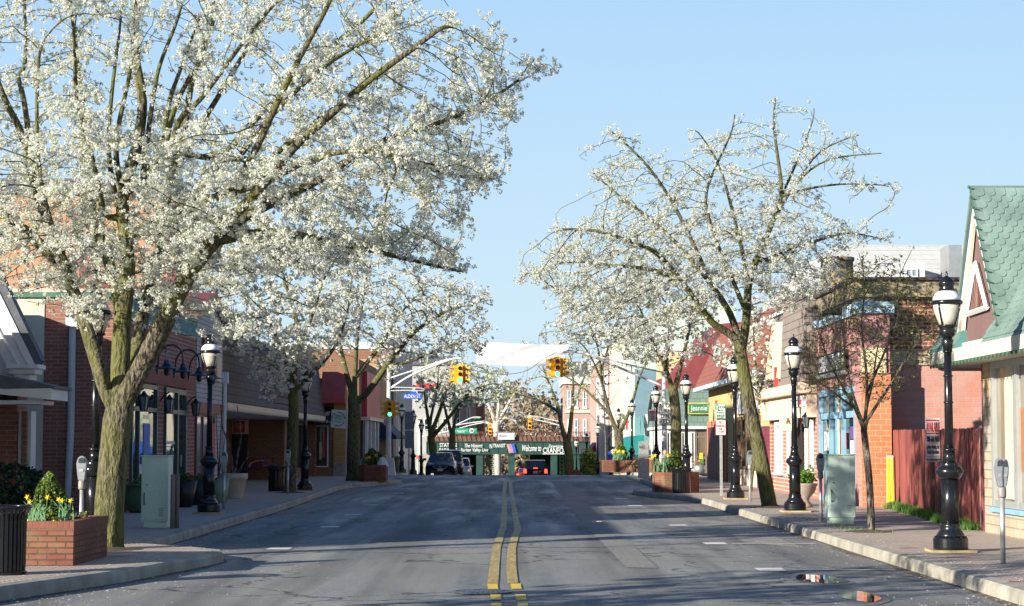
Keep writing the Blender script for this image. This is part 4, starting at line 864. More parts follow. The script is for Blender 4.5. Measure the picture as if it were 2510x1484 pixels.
def tufts(name, cents, mats, parent, nq=12, rad=0.045, size=0.035, frac=0.16, seed=0, flat=0.0, elong=1.0):
    """clusters of small faces; second material on a fraction of them"""
    rg = np.random.default_rng(seed); n = len(cents) * nq
    if n == 0: return None
    off = np.array(rootloc(parent))
    d = rg.normal(size=(n, 3)); d /= np.linalg.norm(d, axis=1)[:, None]
    scl = np.repeat(rg.uniform(0.65, 1.35, len(cents)), nq)[:, None]
    c = np.repeat(cents, nq, 0) + d * rad * scl * rg.uniform(0.5, 1.0, (n, 1))
    nn = d + rg.normal(size=(n, 3)) * 0.45; nn /= np.linalg.norm(nn, axis=1)[:, None]
    a = np.cross(nn, rg.normal(size=(n, 3))); a /= np.linalg.norm(a, axis=1)[:, None]; b_ = np.cross(nn, a)
    sz = size * rg.uniform(0.7, 1.3, (n, 1)) / 2
    V = np.stack([c - a * sz * elong - b_ * sz * .6, c + a * sz * elong - b_ * sz * .8, c + a * sz * elong * .8 + b_ * sz, c - a * sz * elong * .9 + b_ * sz * .9], 1).reshape(-1, 3) - off
    me = bpy.data.meshes.new(name); me.vertices.add(len(V)); me.vertices.foreach_set('co', V.ravel())
    me.loops.add(n * 4); me.loops.foreach_set('vertex_index', np.arange(n * 4))
    me.polygons.add(n); me.polygons.foreach_set('loop_start', np.arange(n) * 4); me.polygons.foreach_set('loop_total', np.full(n, 4))
    me.polygons.foreach_set('material_index', (rg.random(n) < frac).astype(int))
    for m in mats: me.materials.append(m)
    me.update(); o = bpy.data.objects.new(name, me); C.objects.link(o); o.parent = parent; return o
def inpoly(px, py, poly):
    ins = np.zeros(len(px), bool); n = len(poly)
    for i in range(n):
        x1, y1 = poly[i]; x2, y2 = poly[(i + 1) % n]
        c = ((y1 > py) != (y2 > py)) & (px < (x2 - x1) * (py - y1) / (y2 - y1 + 1e-9) + x1); ins ^= c
    return ins
def crown_points(poly, Y, n, thick, seed, dens=None, ctr=None):
    """points filling a crown of real depth whose outline follows poly"""
    rg = np.random.default_rng(seed); P = np.array(poly); lo, hi = P.min(0), P.max(0); c = np.array(ctr) if ctr else (lo + hi) / 2; ex = (hi - lo) / 2 * 1.05
    out = []
    while len(out) < n:
        q = rg.uniform(lo, hi, (4000, 2)); k = inpoly(q[:, 0], q[:, 1], poly); q = q[k]
        if dens is not None: q = q[rg.random(len(q)) < dens(q[:, 0], q[:, 1])]
        r = np.minimum(0.97, np.sqrt((((q - c) / ex) ** 2).sum(1))); t = thick * np.sqrt(1 - r ** 2)
        dd = rg.uniform(-1, 1, len(q)) * np.maximum(t, 0.5)
        for (x, y), d in zip(q, dd):
            # keep outline size as seen near the crown's own depth
            out.append(W(x, y, Y + d))
            if len(out) >= n: break
    return np.array(out)
def flower_sites(t, rmax, per, spread, seed, minz=None, clump=None, thin=None):
    rg = np.random.default_rng(seed); pos = np.array(t.pos); idx = np.where((t.r < rmax) & (np.array(t.par) >= 0))[0]
    if clump:   # uneven density: some twigs bare, some heavy
        ph = np.sin(pos[idx] @ np.array([1.7, 1.1, 2.3])) + np.sin(pos[idx] @ np.array([-1.2, 2.1, 1.3]) + 2) ; idx = idx[rg.random(len(idx)) < np.clip(clump + 0.3 * ph - (0.28 * np.clip((pos[idx][:, 2] - thin) / 1.5, 0, 1) if thin else 0), 0.10, 1)]
    k = rg.poisson(per, len(idx)); i = np.repeat(idx, k); p = np.array(t.par)[i]; f = rg.random((len(i), 1))
    c = pos[i] * f + pos[p] * (1 - f) + rg.normal(size=(len(i), 3)) * spread; c[:, 2] += spread * 0.5
    return c
def L(pts, Y): return [W(x, y, Y + d) for (x, y, d) in pts]

# ---- big pear tree on the left ----
Y0 = 28.3
e = empty('pear_tree', W(265, 1338, Y0), 'largest white blossoming pear tree, mossy trunk splitting into several stems behind the near planter', 'tree', 'white blossoming pear trees along the street')
e.location.z = 0.15
t = Tree(0.17)
base = W(262, 1340, Y0); tr = [(base[0], base[1], 0.1), (base[0] + .02, base[1], 0.3)] + L([(268,1230,0),(280,1110,0),(290,1010,0)], Y0)
t.limb(tr, 0.215, 0.20)
t.rad[0] = 0.31; t.rad[1] = 0.262; t.rad[2] = 0.235
def LL(pts, r0, r1, Y=Y0): t.limb(L(pts, Y), r0, r1)
LL([(285,1010,0),(262,960,0),(235,880,.1),(205,780,.2),(165,680,.3),(110,610,.3),(40,545,.2),(-60,480,.3),(-160,380,.3)], 0.115, 0.05)
LL([(165,680,.3),(120,560,0),(80,440,-.2),(55,330,-.3),(15,250,-.5),(-20,150,-.6),(-30,20,-.7)], 0.075, 0.03)
LL([(262,960,0),(240,860,-.5),(205,760,-.8),(165,650,-1),(130,560,-1.2),(100,440,-1.4),(90,300,-1.6),(95,120,-1.8)], 0.055, 0.02)
LL([(290,1010,0),(295,900,.1),(300,780,.2),(312,680,.2),(310,590,.2),(300,480,.3),(330,380,.4),(350,250,.5),(330,120,.6),(340,-40,.7)], 0.15, 0.04)
LL([(300,780,.2),(270,650,.6),(225,520,1.0),(205,390,1.3),(210,300,1.5),(190,180,1.7),(180,40,2)], 0.09, 0.03)
LL([(290,1000,0),(330,880,.8),(350,770,1.2),(380,670,1.6),(400,560,1.9),(420,430,2.2),(455,300,2.4),(470,200,2.5),(520,60,2.6)], 0.12, 0.035)
LL([(400,560,1.9),(500,450,2.4),(590,330,2.6),(690,230,2.7),(790,130,2.8),(890,50,2.8),(960,-30,2.8)], 0.07, 0.03)
LL([(292,1005,0),(340,910,-.1),(390,820,-.3),(430,730,-.5),(475,650,-.7),(520,590,-.8)], 0.15, 0.12)
LL([(475,650,-.7),(500,600,-.8),(560,540,-1.2),(640,460,-1.5),(720,360,-1.8),(800,290,-1.9),(900,200,-2.0),(1010,120,-2.1),(1090,60,-2.2)], 0.09, 0.03)
LL([(520,590,-.8),(600,575,-.6),(690,570,-.2),(800,590,.2),(900,610,.6),(1020,640,.9),(1130,665,1.1)], 0.085, 0.02)
LL([(520,590,-.8),(600,530,-.8),(700,480,-.6),(800,430,-.4),(900,360,-.3),(1020,320,-.2),(1150,270,0),(1270,200,.1)], 0.085, 0.02)
LL([(310,590,.2),(380,545,0),(470,500,-.3),(560,475,-.8),(660,440,-1.4),(760,390,-2),(860,370,-2.4),(980,380,-2.7)], 0.08, 0.025)
LL([(560,475,-.8),(620,380,-1.6),(680,250,-2.2),(740,130,-2.6),(800,20,-2.8),(830,-60,-3)], 0.06, 0.025)
LL([(420,430,2.2),(520,260,2.8),(610,110,3.2),(680,-30,3.4)], 0.05, 0.03)
LL([(900,360,-.3),(1010,400,.4),(1110,430,.8),(1220,440,1)], 0.04, 0.015)
for st in ([(105,560),(77,382),(59,245),(44,185),(62,155),(60,0),(58,-60)], [(262,560),(224,382),(198,296),(185,206),(180,64),(160,-30)], [(290,520),(265,374),(273,232),(289,103),(300,0)], [(305,500),(283,366),(304,245),(322,155),(332,13)], [(345,480),(356,374),(374,245),(392,155),(438,39),(450,-40)], [(395,400),(412,258),(438,180),(461,116),(490,39)], [(400,420),(417,296),(461,193),(502,129),(523,0)], [(410,400),(438,296),(490,245),(567,142),(636,52),(700,-20)], [(560,420),(650,300),(760,190),(860,120),(960,70)], [(600,440),(720,340),(850,240),(960,170)]):
    LL([(x, y, .5 * math.sin(x * .03 + y * .01)) for x, y in st], .05, .018)
poly = [(-330,300),(-250,-60),(100,-160),(500,-170),(900,-130),(1070,-30),(1130,30),(1230,65),(1280,130),(1378,160),(1330,230),(1265,250),(1300,310),(1200,350),(1170,400),(1248,430),(1200,500),(1110,500),(1060,550),(1130,620),(1150,665),(1040,665),(930,650),(830,700),(700,690),(620,720),(640,880),(540,850),(480,730),(430,790),(380,850),(340,790),(200,850),(120,760),(0,740),(-150,760),(-300,640)]
def dens(x, y):
    d = np.ones_like(x); d[(y < 330) & (x < 760)] = 0.30; d[(y > 690)] = 0.36; d[(y > 330) & (y < 680) & (x > 150)] = 1.0; d[x < 100] *= 0.6; d[(y < 200) & (x > 760)] = 0.6; return d
t.grow(crown_points(poly, Y0, 4300, 3.3, 11, dens, ctr=(520, 380)), di=1.5, dk=0.25, iters=60, up=0.12, seed=1, inert=0.6)
t.finish(tip=0.0055, expo=2.6); t.mesh('trunk', BARK, e, rough=0.035)
cs = flower_sites(t, 0.020, 6.2, 0.07, 3, clump=0.78, thin=5.0)
tufts('crown', cs, [PETAL, BUD], e, nq=22, rad=0.046, size=0.022, frac=0.15, seed=4)
print('L1 nodes', len(t.pos), 'tufts', len(cs))
# ---- right-hand big pear ----
Y0 = 46.8
e = empty('pear_tree', W(1887, 1238, Y0), 'big white pear tree with leaning mossy trunk on the right kerb', 'tree', 'white blossoming pear trees along the street')
e.location.z = 0.15
t = Tree(0.22); base = W(1887, 1243, Y0)
t.limb([(base[0], Y0, 0.08), (base[0] - .05, Y0, 0.35)] + L([(1862,1110,0),(1840,1010,0),(1822,910,0),(1812,840,0)], Y0), 0.19, 0.135)
t.rad[0] = 0.26; t.rad[1] = 0.235
LL([(1812,840,0),(1785,815,0),(1745,790,-.2),(1715,750,-.4),(1670,690,-.7),(1610,620,-1.0),(1540,590,-1.3),(1460,565,-1.5),(1370,560,-1.6)], 0.10, 0.025, Y0)
LL([(1670,690,-.7),(1600,660,-.4),(1500,650,0),(1400,640,.3),(1290,670,.5)], 0.06, 0.015, Y0)
LL([(1812,840,0),(1790,770,.3),(1745,700,.6),(1680,620,1.0),(1600,540,1.3),(1530,490,1.5),(1450,420,1.7)], 0.09, 0.02, Y0)
LL([(1745,700,.6),(1700,600,.4),(1650,500,.2),(1590,410,0),(1520,340,0),(1495,320,0)], 0.06, 0.015, Y0)
LL([(1818,860,0),(1830,770,0),(1835,690,.1),(1860,620,.2),(1890,550,.3),(1915,480,.3),(1905,380,.3),(1895,300,.3),(1900,240,.3)], 0.11, 0.015, Y0)
LL([(1835,690,.1),(1815,600,-.4),(1790,500,-.7),(1760,400,-.8),(1710,320,-.9)], 0.06, 0.015, Y0)
LL([(1830,770,0),(1780,650,-.8),(1745,560,-1.2),(1730,470,-1.3),(1790,330,-1.4),(1800,280,-1.4)], 0.06, 0.015, Y0)
LL([(1860,650,.2),(1930,610,.6),(2000,590,.8),(2080,570,1),(2180,590,1)], 0.06, 0.012, Y0)
LL([(1915,480,.3),(1990,460,0),(2080,450,-.2),(2190,455,-.3)], 0.04, 0.012, Y0)
LL([(1890,550,.3),(1950,450,-.5),(2030,390,-.8),(2160,375,-1)], 0.045, 0.012, Y0)
LL([(1915,480,.3),(1960,380,.8),(1990,300,1),(1995,265,1)], 0.035, 0.012, Y0)
LL([(1950,450,-.5),(2010,370,0),(2110,325,.2)], 0.03, 0.012, Y0)
poly = [(1258,655),(1330,640),(1335,560),(1400,545),(1480,530),(1470,450),(1415,420),(1450,385),(1530,430),(1495,320),(1560,330),(1620,390),(1690,420),(1690,320),(1740,330),(1745,370),(1800,280),(1830,400),(1880,350),(1895,235),(1925,260),(1990,262),(2010,330),(2060,340),(2120,320),(2100,370),(2172,372),(2120,420),(2200,455),(2100,480),(2010,470),(1990,520),(2060,560),(2190,590),(2080,640),(2030,720),(1960,760),(1880,800),(1840,700),(1790,740),(1700,780),(1620,880),(1500,850),(1400,800),(1330,720),(1260,700)]
def dens(x, y):
    d = np.full_like(x, 1.0); d[y < 520] = 0.42; d[(y < 420) & (x > 1800)] = 0.3; d[(x > 1980) & (y < 650)] = 0.3; d[y > 780] = .35; return d
t.grow(crown_points(poly, Y0, 3300, 3.3, 12, dens, ctr=(1700, 620)), di=1.4, dk=0.27, iters=60, up=0.14, seed=2, inert=0.4, jit=0.2)
t.finish(tip=0.006, expo=2.5); t.mesh('trunk', BARK, e, rough=0.035)
cs = flower_sites(t, 0.022, 4.6, 0.08, 5, clump=0.70, thin=6.5)
tufts('crown', cs, [PETAL, BUD], e, nq=18, rad=0.05, size=0.025, frac=0.15, seed=6)
print('R1 nodes', len(t.pos), 'tufts', len(cs))
# ---- middle-distance pears ----
def pear(name, X, Y, label, limbs, poly, n, thick, seed, mats=(PETAL, BUD), frac=0.1, per=2.0, step=0.26, r0=0.17, nq=7, size=0.07, rad=0.07, dk=0.36, bark=None, group='white blossoming pear trees along the street', zb=0.15, clump=0.85, di=2.0, rm=0.026):
    global t
    z0 = gz(Y) + zb
    e = empty(name, (X, Y, z0), label, 'tree', group); t = Tree(step)
    t.limb([(X, Y, z0 - 0.05)] + L(limbs[0][0], Y), r0, limbs[0][1]); t.rad[0] = r0 * 1.3
    for pts, a, c in limbs[1:]: t.limb(L(pts, Y), a, c)
    t.grow(crown_points(poly, Y, n, thick, seed), di=di, dk=dk, iters=50, up=0.1, seed=seed)
    t.finish(tip=0.008 if step < .3 else 0.011, expo=2.4); t.mesh('trunk', bark or BARK, e, rough=0.03)
    cs = flower_sites(t, rm, per, 0.1, seed + 1, clump=clump); tufts('crown', cs, list(mats), e, nq=nq, rad=rad, size=size, frac=frac, seed=seed + 2)
    return e
pear('pear_tree', XX(712, 60.4), 60.4, 'dark stemmed white pear tree between the bench recess and the third left lamp post', [
    ([(715,1100,0),(720,1000,0),(715,930,0)], 0.15),
    ([(718,960,0),(700,880,.3),(670,810,.6),(640,740,.8),(600,680,1)], .09, .02), ([(715,930,0),(735,840,0),(720,760,0),(690,660,0),(700,590,0)], .10, .02),
    ([(735,840,0),(770,760,-.4),(790,690,-.5),(830,620,-.6)], .07, .02), ([(715,960,0),(770,910,-.3),(820,850,-.5),(850,770,-.6),(860,700,-.7)], .08, .02)],
    [(490,650),(560,590),(700,560),(850,570),(900,650),(900,780),(860,850),(790,880),(720,900),(690,1000),(640,1000),(600,900),(520,840),(440,740)], 1300, 3.2, 21, per=4.0, clump=.72)
pear('pear_tree', XX(868, 79), 79, 'white pear tree with thick dark forking trunk directly beside the far left brick planter', [
    ([(866,1100,0),(868,1020,0),(868,980,0)], 0.24),
    ([(868,980,0),(845,900,.3),(830,830,.5),(800,760,.6)], .13, .02), ([(868,970,0),(872,880,0),(880,790,0),(900,700,0)], .12, .02),
    ([(880,990,0),(930,920,-.5),(975,860,-.9),(1030,800,-1.2),(1100,760,-1.4),(1170,740,-1.5)], .14, .02), ([(872,920,0),(930,850,.6),(980,770,.9),(1040,700,1.1)], .1, .02),
    ([(950,900,-.7),(1020,880,-.9),(1090,850,-1),(1160,830,-1)], .07, .02)],
    [(800,700),(880,640),(1000,660),(1100,680),(1215,715),(1200,780),(1215,820),(1180,870),(1100,890),(1040,900),(980,880),(960,940),(930,930),(900,850),(820,880),(760,800)], 1450, 4.0, 31, r0=0.27, step=.3, per=3.6, clump=.75, dk=.4, rad=.075, size=.07)
pear('pear_tree', XX(1655, 69.5), 69.5, 'white pear tree with two mossy stems behind the right planter and litter bin', [
    ([(1657,1080,0),(1655,1000,0),(1648,950,0)], 0.17),
    ([(1650,960,0),(1630,900,.2),(1600,840,.4),(1570,760,.5),(1540,700,.6)], .09, .02), ([(1652,960,0),(1672,880,0),(1690,800,0),(1700,720,0)], .10, .02),
    ([(1630,900,.2),(1640,820,-.3),(1630,740,-.5)], .07, .02), ([(1672,880,0),(1720,860,-.5),(1760,880,-.6)], .04, .01)],
    [(1340,760),(1450,700),(1600,640),(1740,660),(1770,760),(1750,860),(1740,900),(1700,870),(1640,920),(1560,900),(1480,860),(1380,850)], 1100, 3.4, 41, r0=.2, per=3.2, clump=.8)
pear('pear_tree', XX(1518, 112), 112, 'dark stemmed sparsely flowering pear tree behind the curved traffic signal arm on the right', [
    ([(1518,1110,0),(1515,1050,0)], 0.24),
    ([(1512,1060,0),(1490,1000,0),(1475,930,0),(1465,850,0),(1440,780,0)], .14, .03), ([(1515,1070,0),(1545,1000,0),(1565,930,0),(1590,870,0)], .12, .03),
    ([(1490,1010,0),(1440,960,1),(1400,930,1.5),(1340,900,2)], .09, .03), ([(1478,940,0),(1440,860,-1),(1400,820,-1.5)], .07, .03), ([(1475,900,0),(1500,820,.5),(1520,770,.5)], .07, .03)],
    [(1300,800),(1400,760),(1500,740),(1580,780),(1610,860),(1590,940),(1480,960),(1400,960),(1330,900)], 700, 4, 51, r0=.3, step=.4, per=0.8, nq=6, size=.10, rad=.1, dk=.6, di=2.6, frac=.35, clump=.55)
pear('pear_tree', XX(1392, 150), 150, 'two stemmed mossy tree with sparse pale leaves before the right bridge end', [
    ([(1395,1130,0),(1390,1090,0)], 0.3),
    ([(1390,1090,0),(1375,1040,0),(1368,1000,0),(1350,950,0),(1330,900,0)], .2, .05), ([(1392,1090,0),(1400,1020,0),(1405,950,0),(1400,880,0)], .2, .05),
    ([(1372,1010,0),(1330,985,1),(1290,970,2),(1260,965,2)], .12, .03), ([(1402,1000,0),(1430,930,0),(1440,870,0)], .1, .03)],
    [(1270,840),(1330,800),(1430,830),(1470,900),(1460,1000),(1400,1010),(1330,1000),(1250,980),(1290,920)], 750, 4.5, 61, mats=(mat_leafy('pale_green_leaf', (0.34, 0.36, 0.16), (0.55, 0.56, 0.36), .3), PETAL), frac=.4, r0=.36, step=.5, per=0.9, nq=6, size=.13, rad=.13, dk=.7, di=3, clump=.6)
pear('pear_tree', XX(1078, 125), 125, 'dark shaded pear tree behind the parked blue car on the left', [
    ([(1062,1110,0),(1055,1060,0)], 0.22),
    ([(1055,1060,0),(1045,1000,0),(1035,930,0)], .14, .04), ([(1058,1060,0),(1080,1000,0),(1100,940,0),(1140,900,0)], .15, .04),
    ([(1062,1070,0),(1110,1010,-1),(1150,960,-1.5),(1200,940,-2)], .13, .04), ([(1050,1040,0),(1070,960,.5),(1075,900,.6)], .1, .03)],
    [(1010,900),(1100,880),(1200,890),(1260,930),(1280,980),(1200,1000),(1140,990),(1080,1010),(1010,1000)], 1000, 4.5, 71, mats=(PETAL, BUD), frac=.35, r0=.28, step=.4, per=2.2, nq=6, size=.10, rad=.1, dk=.5, di=2.6, clump=.8, group='white blossoming pear trees along the street')
pear('pear_tree', XX(1108, 160), 160, 'shaded pear tree standing farther back before the bridge than the parked blue car', [
    ([(1108,1100,0),(1108,1070,0)], 0.25), ([(1108,1070,0),(1120,1010,0),(1150,970,0),(1200,950,0)], .15, .05), ([(1108,1070,0),(1090,1000,0),(1080,950,0)], .15, .05)],
    [(1040,930),(1120,900),(1220,920),(1290,970),(1270,1000),(1160,1010),(1080,1010)], 600, 5, 81, mats=(PETAL, GRN), frac=.45, r0=.3, step=.5, per=1.3, nq=6, size=.12, rad=.12, dk=.7, di=3, clump=.7, group='white blossoming pear trees along the street')
pear('pear_tree', XX(1835, 62), 62, 'slender young flowering pear tree seen behind the big leaning trunk', [
    ([(1850,1100,0),(1862,960,0)], 0.04), ([(1860,980,0),(1850,880,0),(1845,800,0),(1835,740,0)], .035, .01), ([(1862,960,0),(1885,890,.4),(1900,830,.5)], .03, .01), ([(1858,960,0),(1820,930,-.4),(1790,900,-.5),(1750,880,-.5)], .03, .01)],
    [(1745,870),(1800,830),(1830,760),(1870,730),(1900,790),(1915,880),(1920,980),(1880,1000),(1830,980),(1790,920)], 420, 1.5, 91, r0=.06, per=2.4, dk=.3, clump=.9, rm=.03)
# ---- young locust in the right foreground ----
Y0 = 33.7
e = empty('honey_locust', W(2128, 1300, Y0), 'young slender tree with sparse bronze leaves beside the right pale green cabinet', 'tree'); e.location.z = .15
t = Tree(0.16); x0 = XX(2130, Y0)
t.limb([(x0, Y0, .1), (x0, Y0, .3)] + L([(2130,1180,0),(2122,1100,0),(2115,1040,0)], Y0), 0.068, 0.055); t.rad[0] = .1; t.rad[1] = .08
for pts, a, c in [([(2115,1050,0),(2095,1000,0),(2060,940,.2),(2030,880,.3),(2000,800,.4)], .032, .008), ([(2118,1050,0),(2125,960,0),(2120,880,0),(2110,800,0),(2120,700,0),(2105,620,0)], .035, .006),
    ([(2118,1040,0),(2150,990,-.2),(2190,930,-.4),(2230,860,-.5),(2290,800,-.6)], .035, .006), ([(2115,1040,0),(2085,950,-.5),(2070,850,-.8),(2050,740,-.9)], .03, .006),
    ([(2125,960,0),(2160,880,.4),(2190,800,.6),(2200,690,.7),(2240,600,.7)], .028, .004), ([(2122,1000,0),(2140,930,.7),(2150,850,.9),(2180,760,1)], .026, .006), ([(2095,1000,0),(2040,960,-.5),(1990,920,-.7),(1960,870,-.8)], .024, .006)]:
    LL(pts, a, c, Y0)
poly = [(1960,860),(2010,760),(2040,700),(2100,640),(2140,660),(2190,620),(2230,680),(2300,720),(2310,800),(2280,880),(2220,960),(2160,1000),(2130,960),(2080,1000),(2040,990),(1990,960),(1965,900)]
t.grow(crown_points(poly, Y0, 1900, 1.5, 13), di=1.1, dk=0.13, iters=50, up=0.18, seed=5, jit=.18)
t.finish(tip=0.0036, expo=2.7); t.mesh('trunk', BARKG, e, rough=0.02)
cs = flower_sites(t, 0.008, 1.5, 0.05, 8, clump=.6); tufts('crown', cs, [BRZ, mat_leafy('spring_leaf', (0.20, 0.24, 0.04), (0.34, 0.37, 0.08), .45)], e, nq=4, rad=0.028, size=0.020, frac=.4, seed=9, elong=1.6)
# bare sapling in the far right planter
t = Tree(.2); Y0 = 103; e = empty('bare_sapling', (XX(1484, Y0), Y0, .6), 'thin leafless sapling with pale bark growing in the far right brick planter', 'tree')
t.limb([(XX(1484, Y0), Y0, .6)] + L([(1484,1080,0),(1480,1000,0),(1478,900,0),(1470,840,0)], Y0), .055, .012)
for pts in ([(1484,1080,0),(1510,1040,0),(1545,1010,0)], [(1483,1060,0),(1460,1030,0),(1440,1010,0)], [(1481,1020,0),(1500,980,0),(1520,950,0)], [(1482,1100,0),(1500,1070,.2),(1530,1060,.2)], [(1479,980,0),(1460,950,0),(1445,920,0)], [(1480,1000,0),(1465,985,0),(1450,960,0)]): LL(pts, .022, .008, Y0)
t.finish(tip=.008); t.mesh('trunk', BARKG, e)

# street tree just outside the view on the left; it throws dappled shade on the near road
pear('pear_tree', -8.0, 14.0, 'pear tree outside the view at the near left kerb', [
    ([(-1512,1000,0),(-1512,800,0)], .14), ([(-1512,800,0),(-1650,500,.5),(-1800,0,1)], .1, .02), ([(-1512,800,0),(-1400,500,-.5),(-1250,0,-1)], .1, .02)],
    [(-2050,500),(-2000,0),(-1512,-300),(-1100,0),(-1000,450),(-1150,700),(-1900,700)], 1050, 1.7, 95, r0=.2, per=2.6, dk=.3, group='white blossoming pear trees along the street')
# ================= STREET OBJECTS =================
RED = M('sign_red', (0.55, 0.03, 0.03), .5, .05); SGRN = M('sign_green', (0.0, 0.22, 0.12), .5, .05); SBLU = M('street_sign_blue', (0.01, 0.09, 0.50), .45, .05)
GALV = M('galvanised_steel', (0.46, 0.47, 0.46), .4, .15, 8, metal=.5); WPOLE = M('white_pole', (0.66, 0.66, 0.64), .5, .12, 3, dirt=.3)
TLY = M('signal_yellow', (0.80, 0.40, 0.03), .5, .10, 4); CLAY = M('terracotta', (0.55, 0.25, 0.14), .8, .15, 4); BRASS = M('slab', (0.42, 0.33, 0.16), .9, .2, 4)
LAMPG = None
m, nt, b_ = newmat('lamp_glass'); b_.inputs['Base Color'].default_value = (.80, .74, .60, 1); b_.inputs['Roughness'].default_value = .25; b_.inputs['Transmission Weight'].default_value = .35; LAMPG = m
DOME = M('white_dome', (0.80, 0.81, 0.83), .3, .03)
POS = lambda px, py: (G(px, py, .15)[0], G(px, py, .15)[1], gz(G(px, py, .15)[1]) + .149)
def make_lamp():
    e = empty('street_lamp', (0, 0, 0), 'x', 'street lamp', 'black lantern street lamps')
    b = MB(); b.box(-.30, .30, -.30, .30, -.03, .03); b.build('concrete_pad', BRASS, e)
    b = MB(); b.smooth = False; b.lathe([(.235,.03),(.24,.06),(.24,.18),(.225,.20)], n=28); b.smooth = True
    b.lathe([(.20,.20),(.19,.24),(.15,.30),(.135,.34),(.145,.36),(.13,.39)], n=28)
    for i in range(12): a = i * math.pi / 6; b.lathe([(.012, 0), (.012, .015)], .215 * math.cos(a), .215 * math.sin(a), .20, n=6)
    b.build('base', BLK, e)
    b = MB(); b.smooth = True; b.lathe([(.125,.38),(.122,1.02)], n=32, flute=1, fd=.09)
    b.lathe([(.13,1.0),(.15,1.03),(.185,1.08),(.19,1.12),(.165,1.16),(.12,1.19),(.13,1.21),(.11,1.23)], n=24)
    b.lathe([(.095,1.22),(.075,1.40)], n=24, flute=1, fd=.1); b.lathe([(.085,1.39),(.09,1.41),(.075,1.43)], n=20)
    b.lathe([(.062,1.42),(.052,2.78)], n=24, flute=1, fd=.1)
    for z in (2.05, 2.42, 2.76): b.lathe([(.06,z),(.07,z+.015),(.06,z+.03)], n=20)
    b.lathe([(.062,2.78),(.068,2.86),(.085,2.93),(.06,2.96)], n=20)
    b.build('pole', BLK, e)
    h = MB(); h.smooth = True; h.lathe([(.055,2.95),(.10,3.0),(.118,3.06),(.10,3.10),(.14,3.13),(.135,3.145)], n=24)
    h.lathe([(.212,3.43),(.218,3.455),(.218,3.48),(.20,3.49)], n=28); h.lathe([(.115,3.62),(.10,3.66),(.10,3.69),(.115,3.72),(.11,3.75),(.07,3.80),(.03,3.82),(.012,3.84),(.02,3.86),(.008,3.90)], n=20)
    for i in range(4):
        a = math.pi / 4 + i * math.pi / 2; ca, sa = math.cos(a), math.sin(a)
        h.tube([(.125*ca,.125*sa,3.14),(.16*ca,.16*sa,3.24),(.20*ca,.20*sa,3.36),(.205*ca,.205*sa,3.45)], .011, 5)
    h = h.build('lantern_frame', BLK, e)
    g = MB(); g.smooth = True; g.lathe([(.11,3.145),(.145,3.24),(.185,3.36),(.192,3.43)], n=24); g.build('glass_globe', LAMPG, h)
    d = MB(); d.smooth = True; d.lathe([(.196,3.49),(.19,3.53),(.165,3.58),(.12,3.615),(.11,3.62)], n=28); d.build('white_dome', DOME, h)
    return e
lamp0 = make_lamp(); first = True
def sidewalk_pos(px, Y): return (XX(px, Y), Y, gz(Y) + .149)
for (px, Y, lab) in ((2323, 27.5, 'nearest street lamp on the right pavement, standing in front of the red wooden fence'),
    (1945, 43.4, 'second street lamp on the right, close beside the leaning pear trunk'),
    (1800, 53.2, 'third street lamp on the right, half hidden behind blossom left of the leaning trunk'),
    (1681, 66.8, 'fourth street lamp on the right, just behind the black litter bin and brick planter'),
    (1607, 80.5, 'street lamp on the right corner next to the No Turn On Red sign'),
    (235, 29.6, 'nearest street lamp on the left, mostly hidden behind the largest mossy pear trunk'),
    (515, 42.4, 'second street lamp on the left, standing before the white sided shop'),
    (749, 62.5, 'third street lamp on the left, beside the dark stemmed pear tree'),
    (1548, 104, 'street lamp across the right side street in front of the teal canopy'),
    (1515, 116, 'street lamp across the right side street half hidden by the dark forked tree'),
    (1464, 138, 'street lamp just left of the broad white pillar, tallest of the far right ones'),
    (1437, 158, 'far right street lamp beside the distant No Turn On Red sign'),
    (1412, 172, 'farthest small street lamp on the right near the bridge end'),
    (985, 110, 'street lamp directly right of the white signal pole on the left corner'),
    (1013, 118, 'street lamp under the blue street name sign on the left'),
    (1033, 132, 'farther left street lamp beside the parked blue car')):
    Z = (XX(px, Y), Y, gz(Y) + (.149))
    if first: e = lamp0; e.location = Z; first = False
    else: e = copy_tree(lamp0, None, Z)
    e['label'] = lab
# ---- parking meters ----
def make_meter(heads=1):
    e = empty('parking_meter', (0, 0, 0), 'x', 'parking meter', 'grey parking meters along the kerbs')
    b = MB(); b.smooth = True; b.lathe([(.032, 0), (.032, .84)], n=12); b.build('post', GALV, e)
    b = MB(); b.smooth = True; b.lathe([(.05, .82), (.055, .84), (.055, .93), (.045, .95)], n=12); b.build('collar', M('meter_collar', (.25, .23, .21), .5, .2, 8), e)
    for i in range(heads):
        ox = 0 if heads == 1 else (-.062 if i == 0 else .062)
        k = 1 if heads == 1 else .62; ox *= k; b = MB(); b.prism([(x * k + ox * f, z) for x, f, z in ((-.05, .6, .95), (.05, .6, .95), (.07, 1, 1.10), (.08, 1, 1.20), (.075, 1, 1.22), (.06, 1, 1.27), (.03, 1, 1.31), (-.03, 1, 1.31), (-.06, 1, 1.27), (-.075, 1, 1.22), (-.08, 1, 1.20), (-.07, 1, 1.10))], 'y' , -.045 + .02 * (i - .5) * (heads - 1), .045 + .02 * (i - .5) * (heads - 1))
        h = b.build('meter_head', M('meter_grey', (.30, .32, .33), .38, .12, 6, metal=.4), e, bevel=.012)
        b = MB(); b.prism([(-.045 * k + ox, 1.21), (.045 * k + ox, 1.21), (.04 * k + ox, 1.27), (0 + ox, 1.29), (-.04 * k + ox, 1.27)], 'y', -.058, -.040); b.build('window', M('meter_window', (.04, .05, .06), .15, .1), h)
        b = MB(); b.box(ox - .03 * k, ox + .03 * k, -.058, -.043, 1.08, 1.12); b.build('coin_plate', GALV, h)
    return e
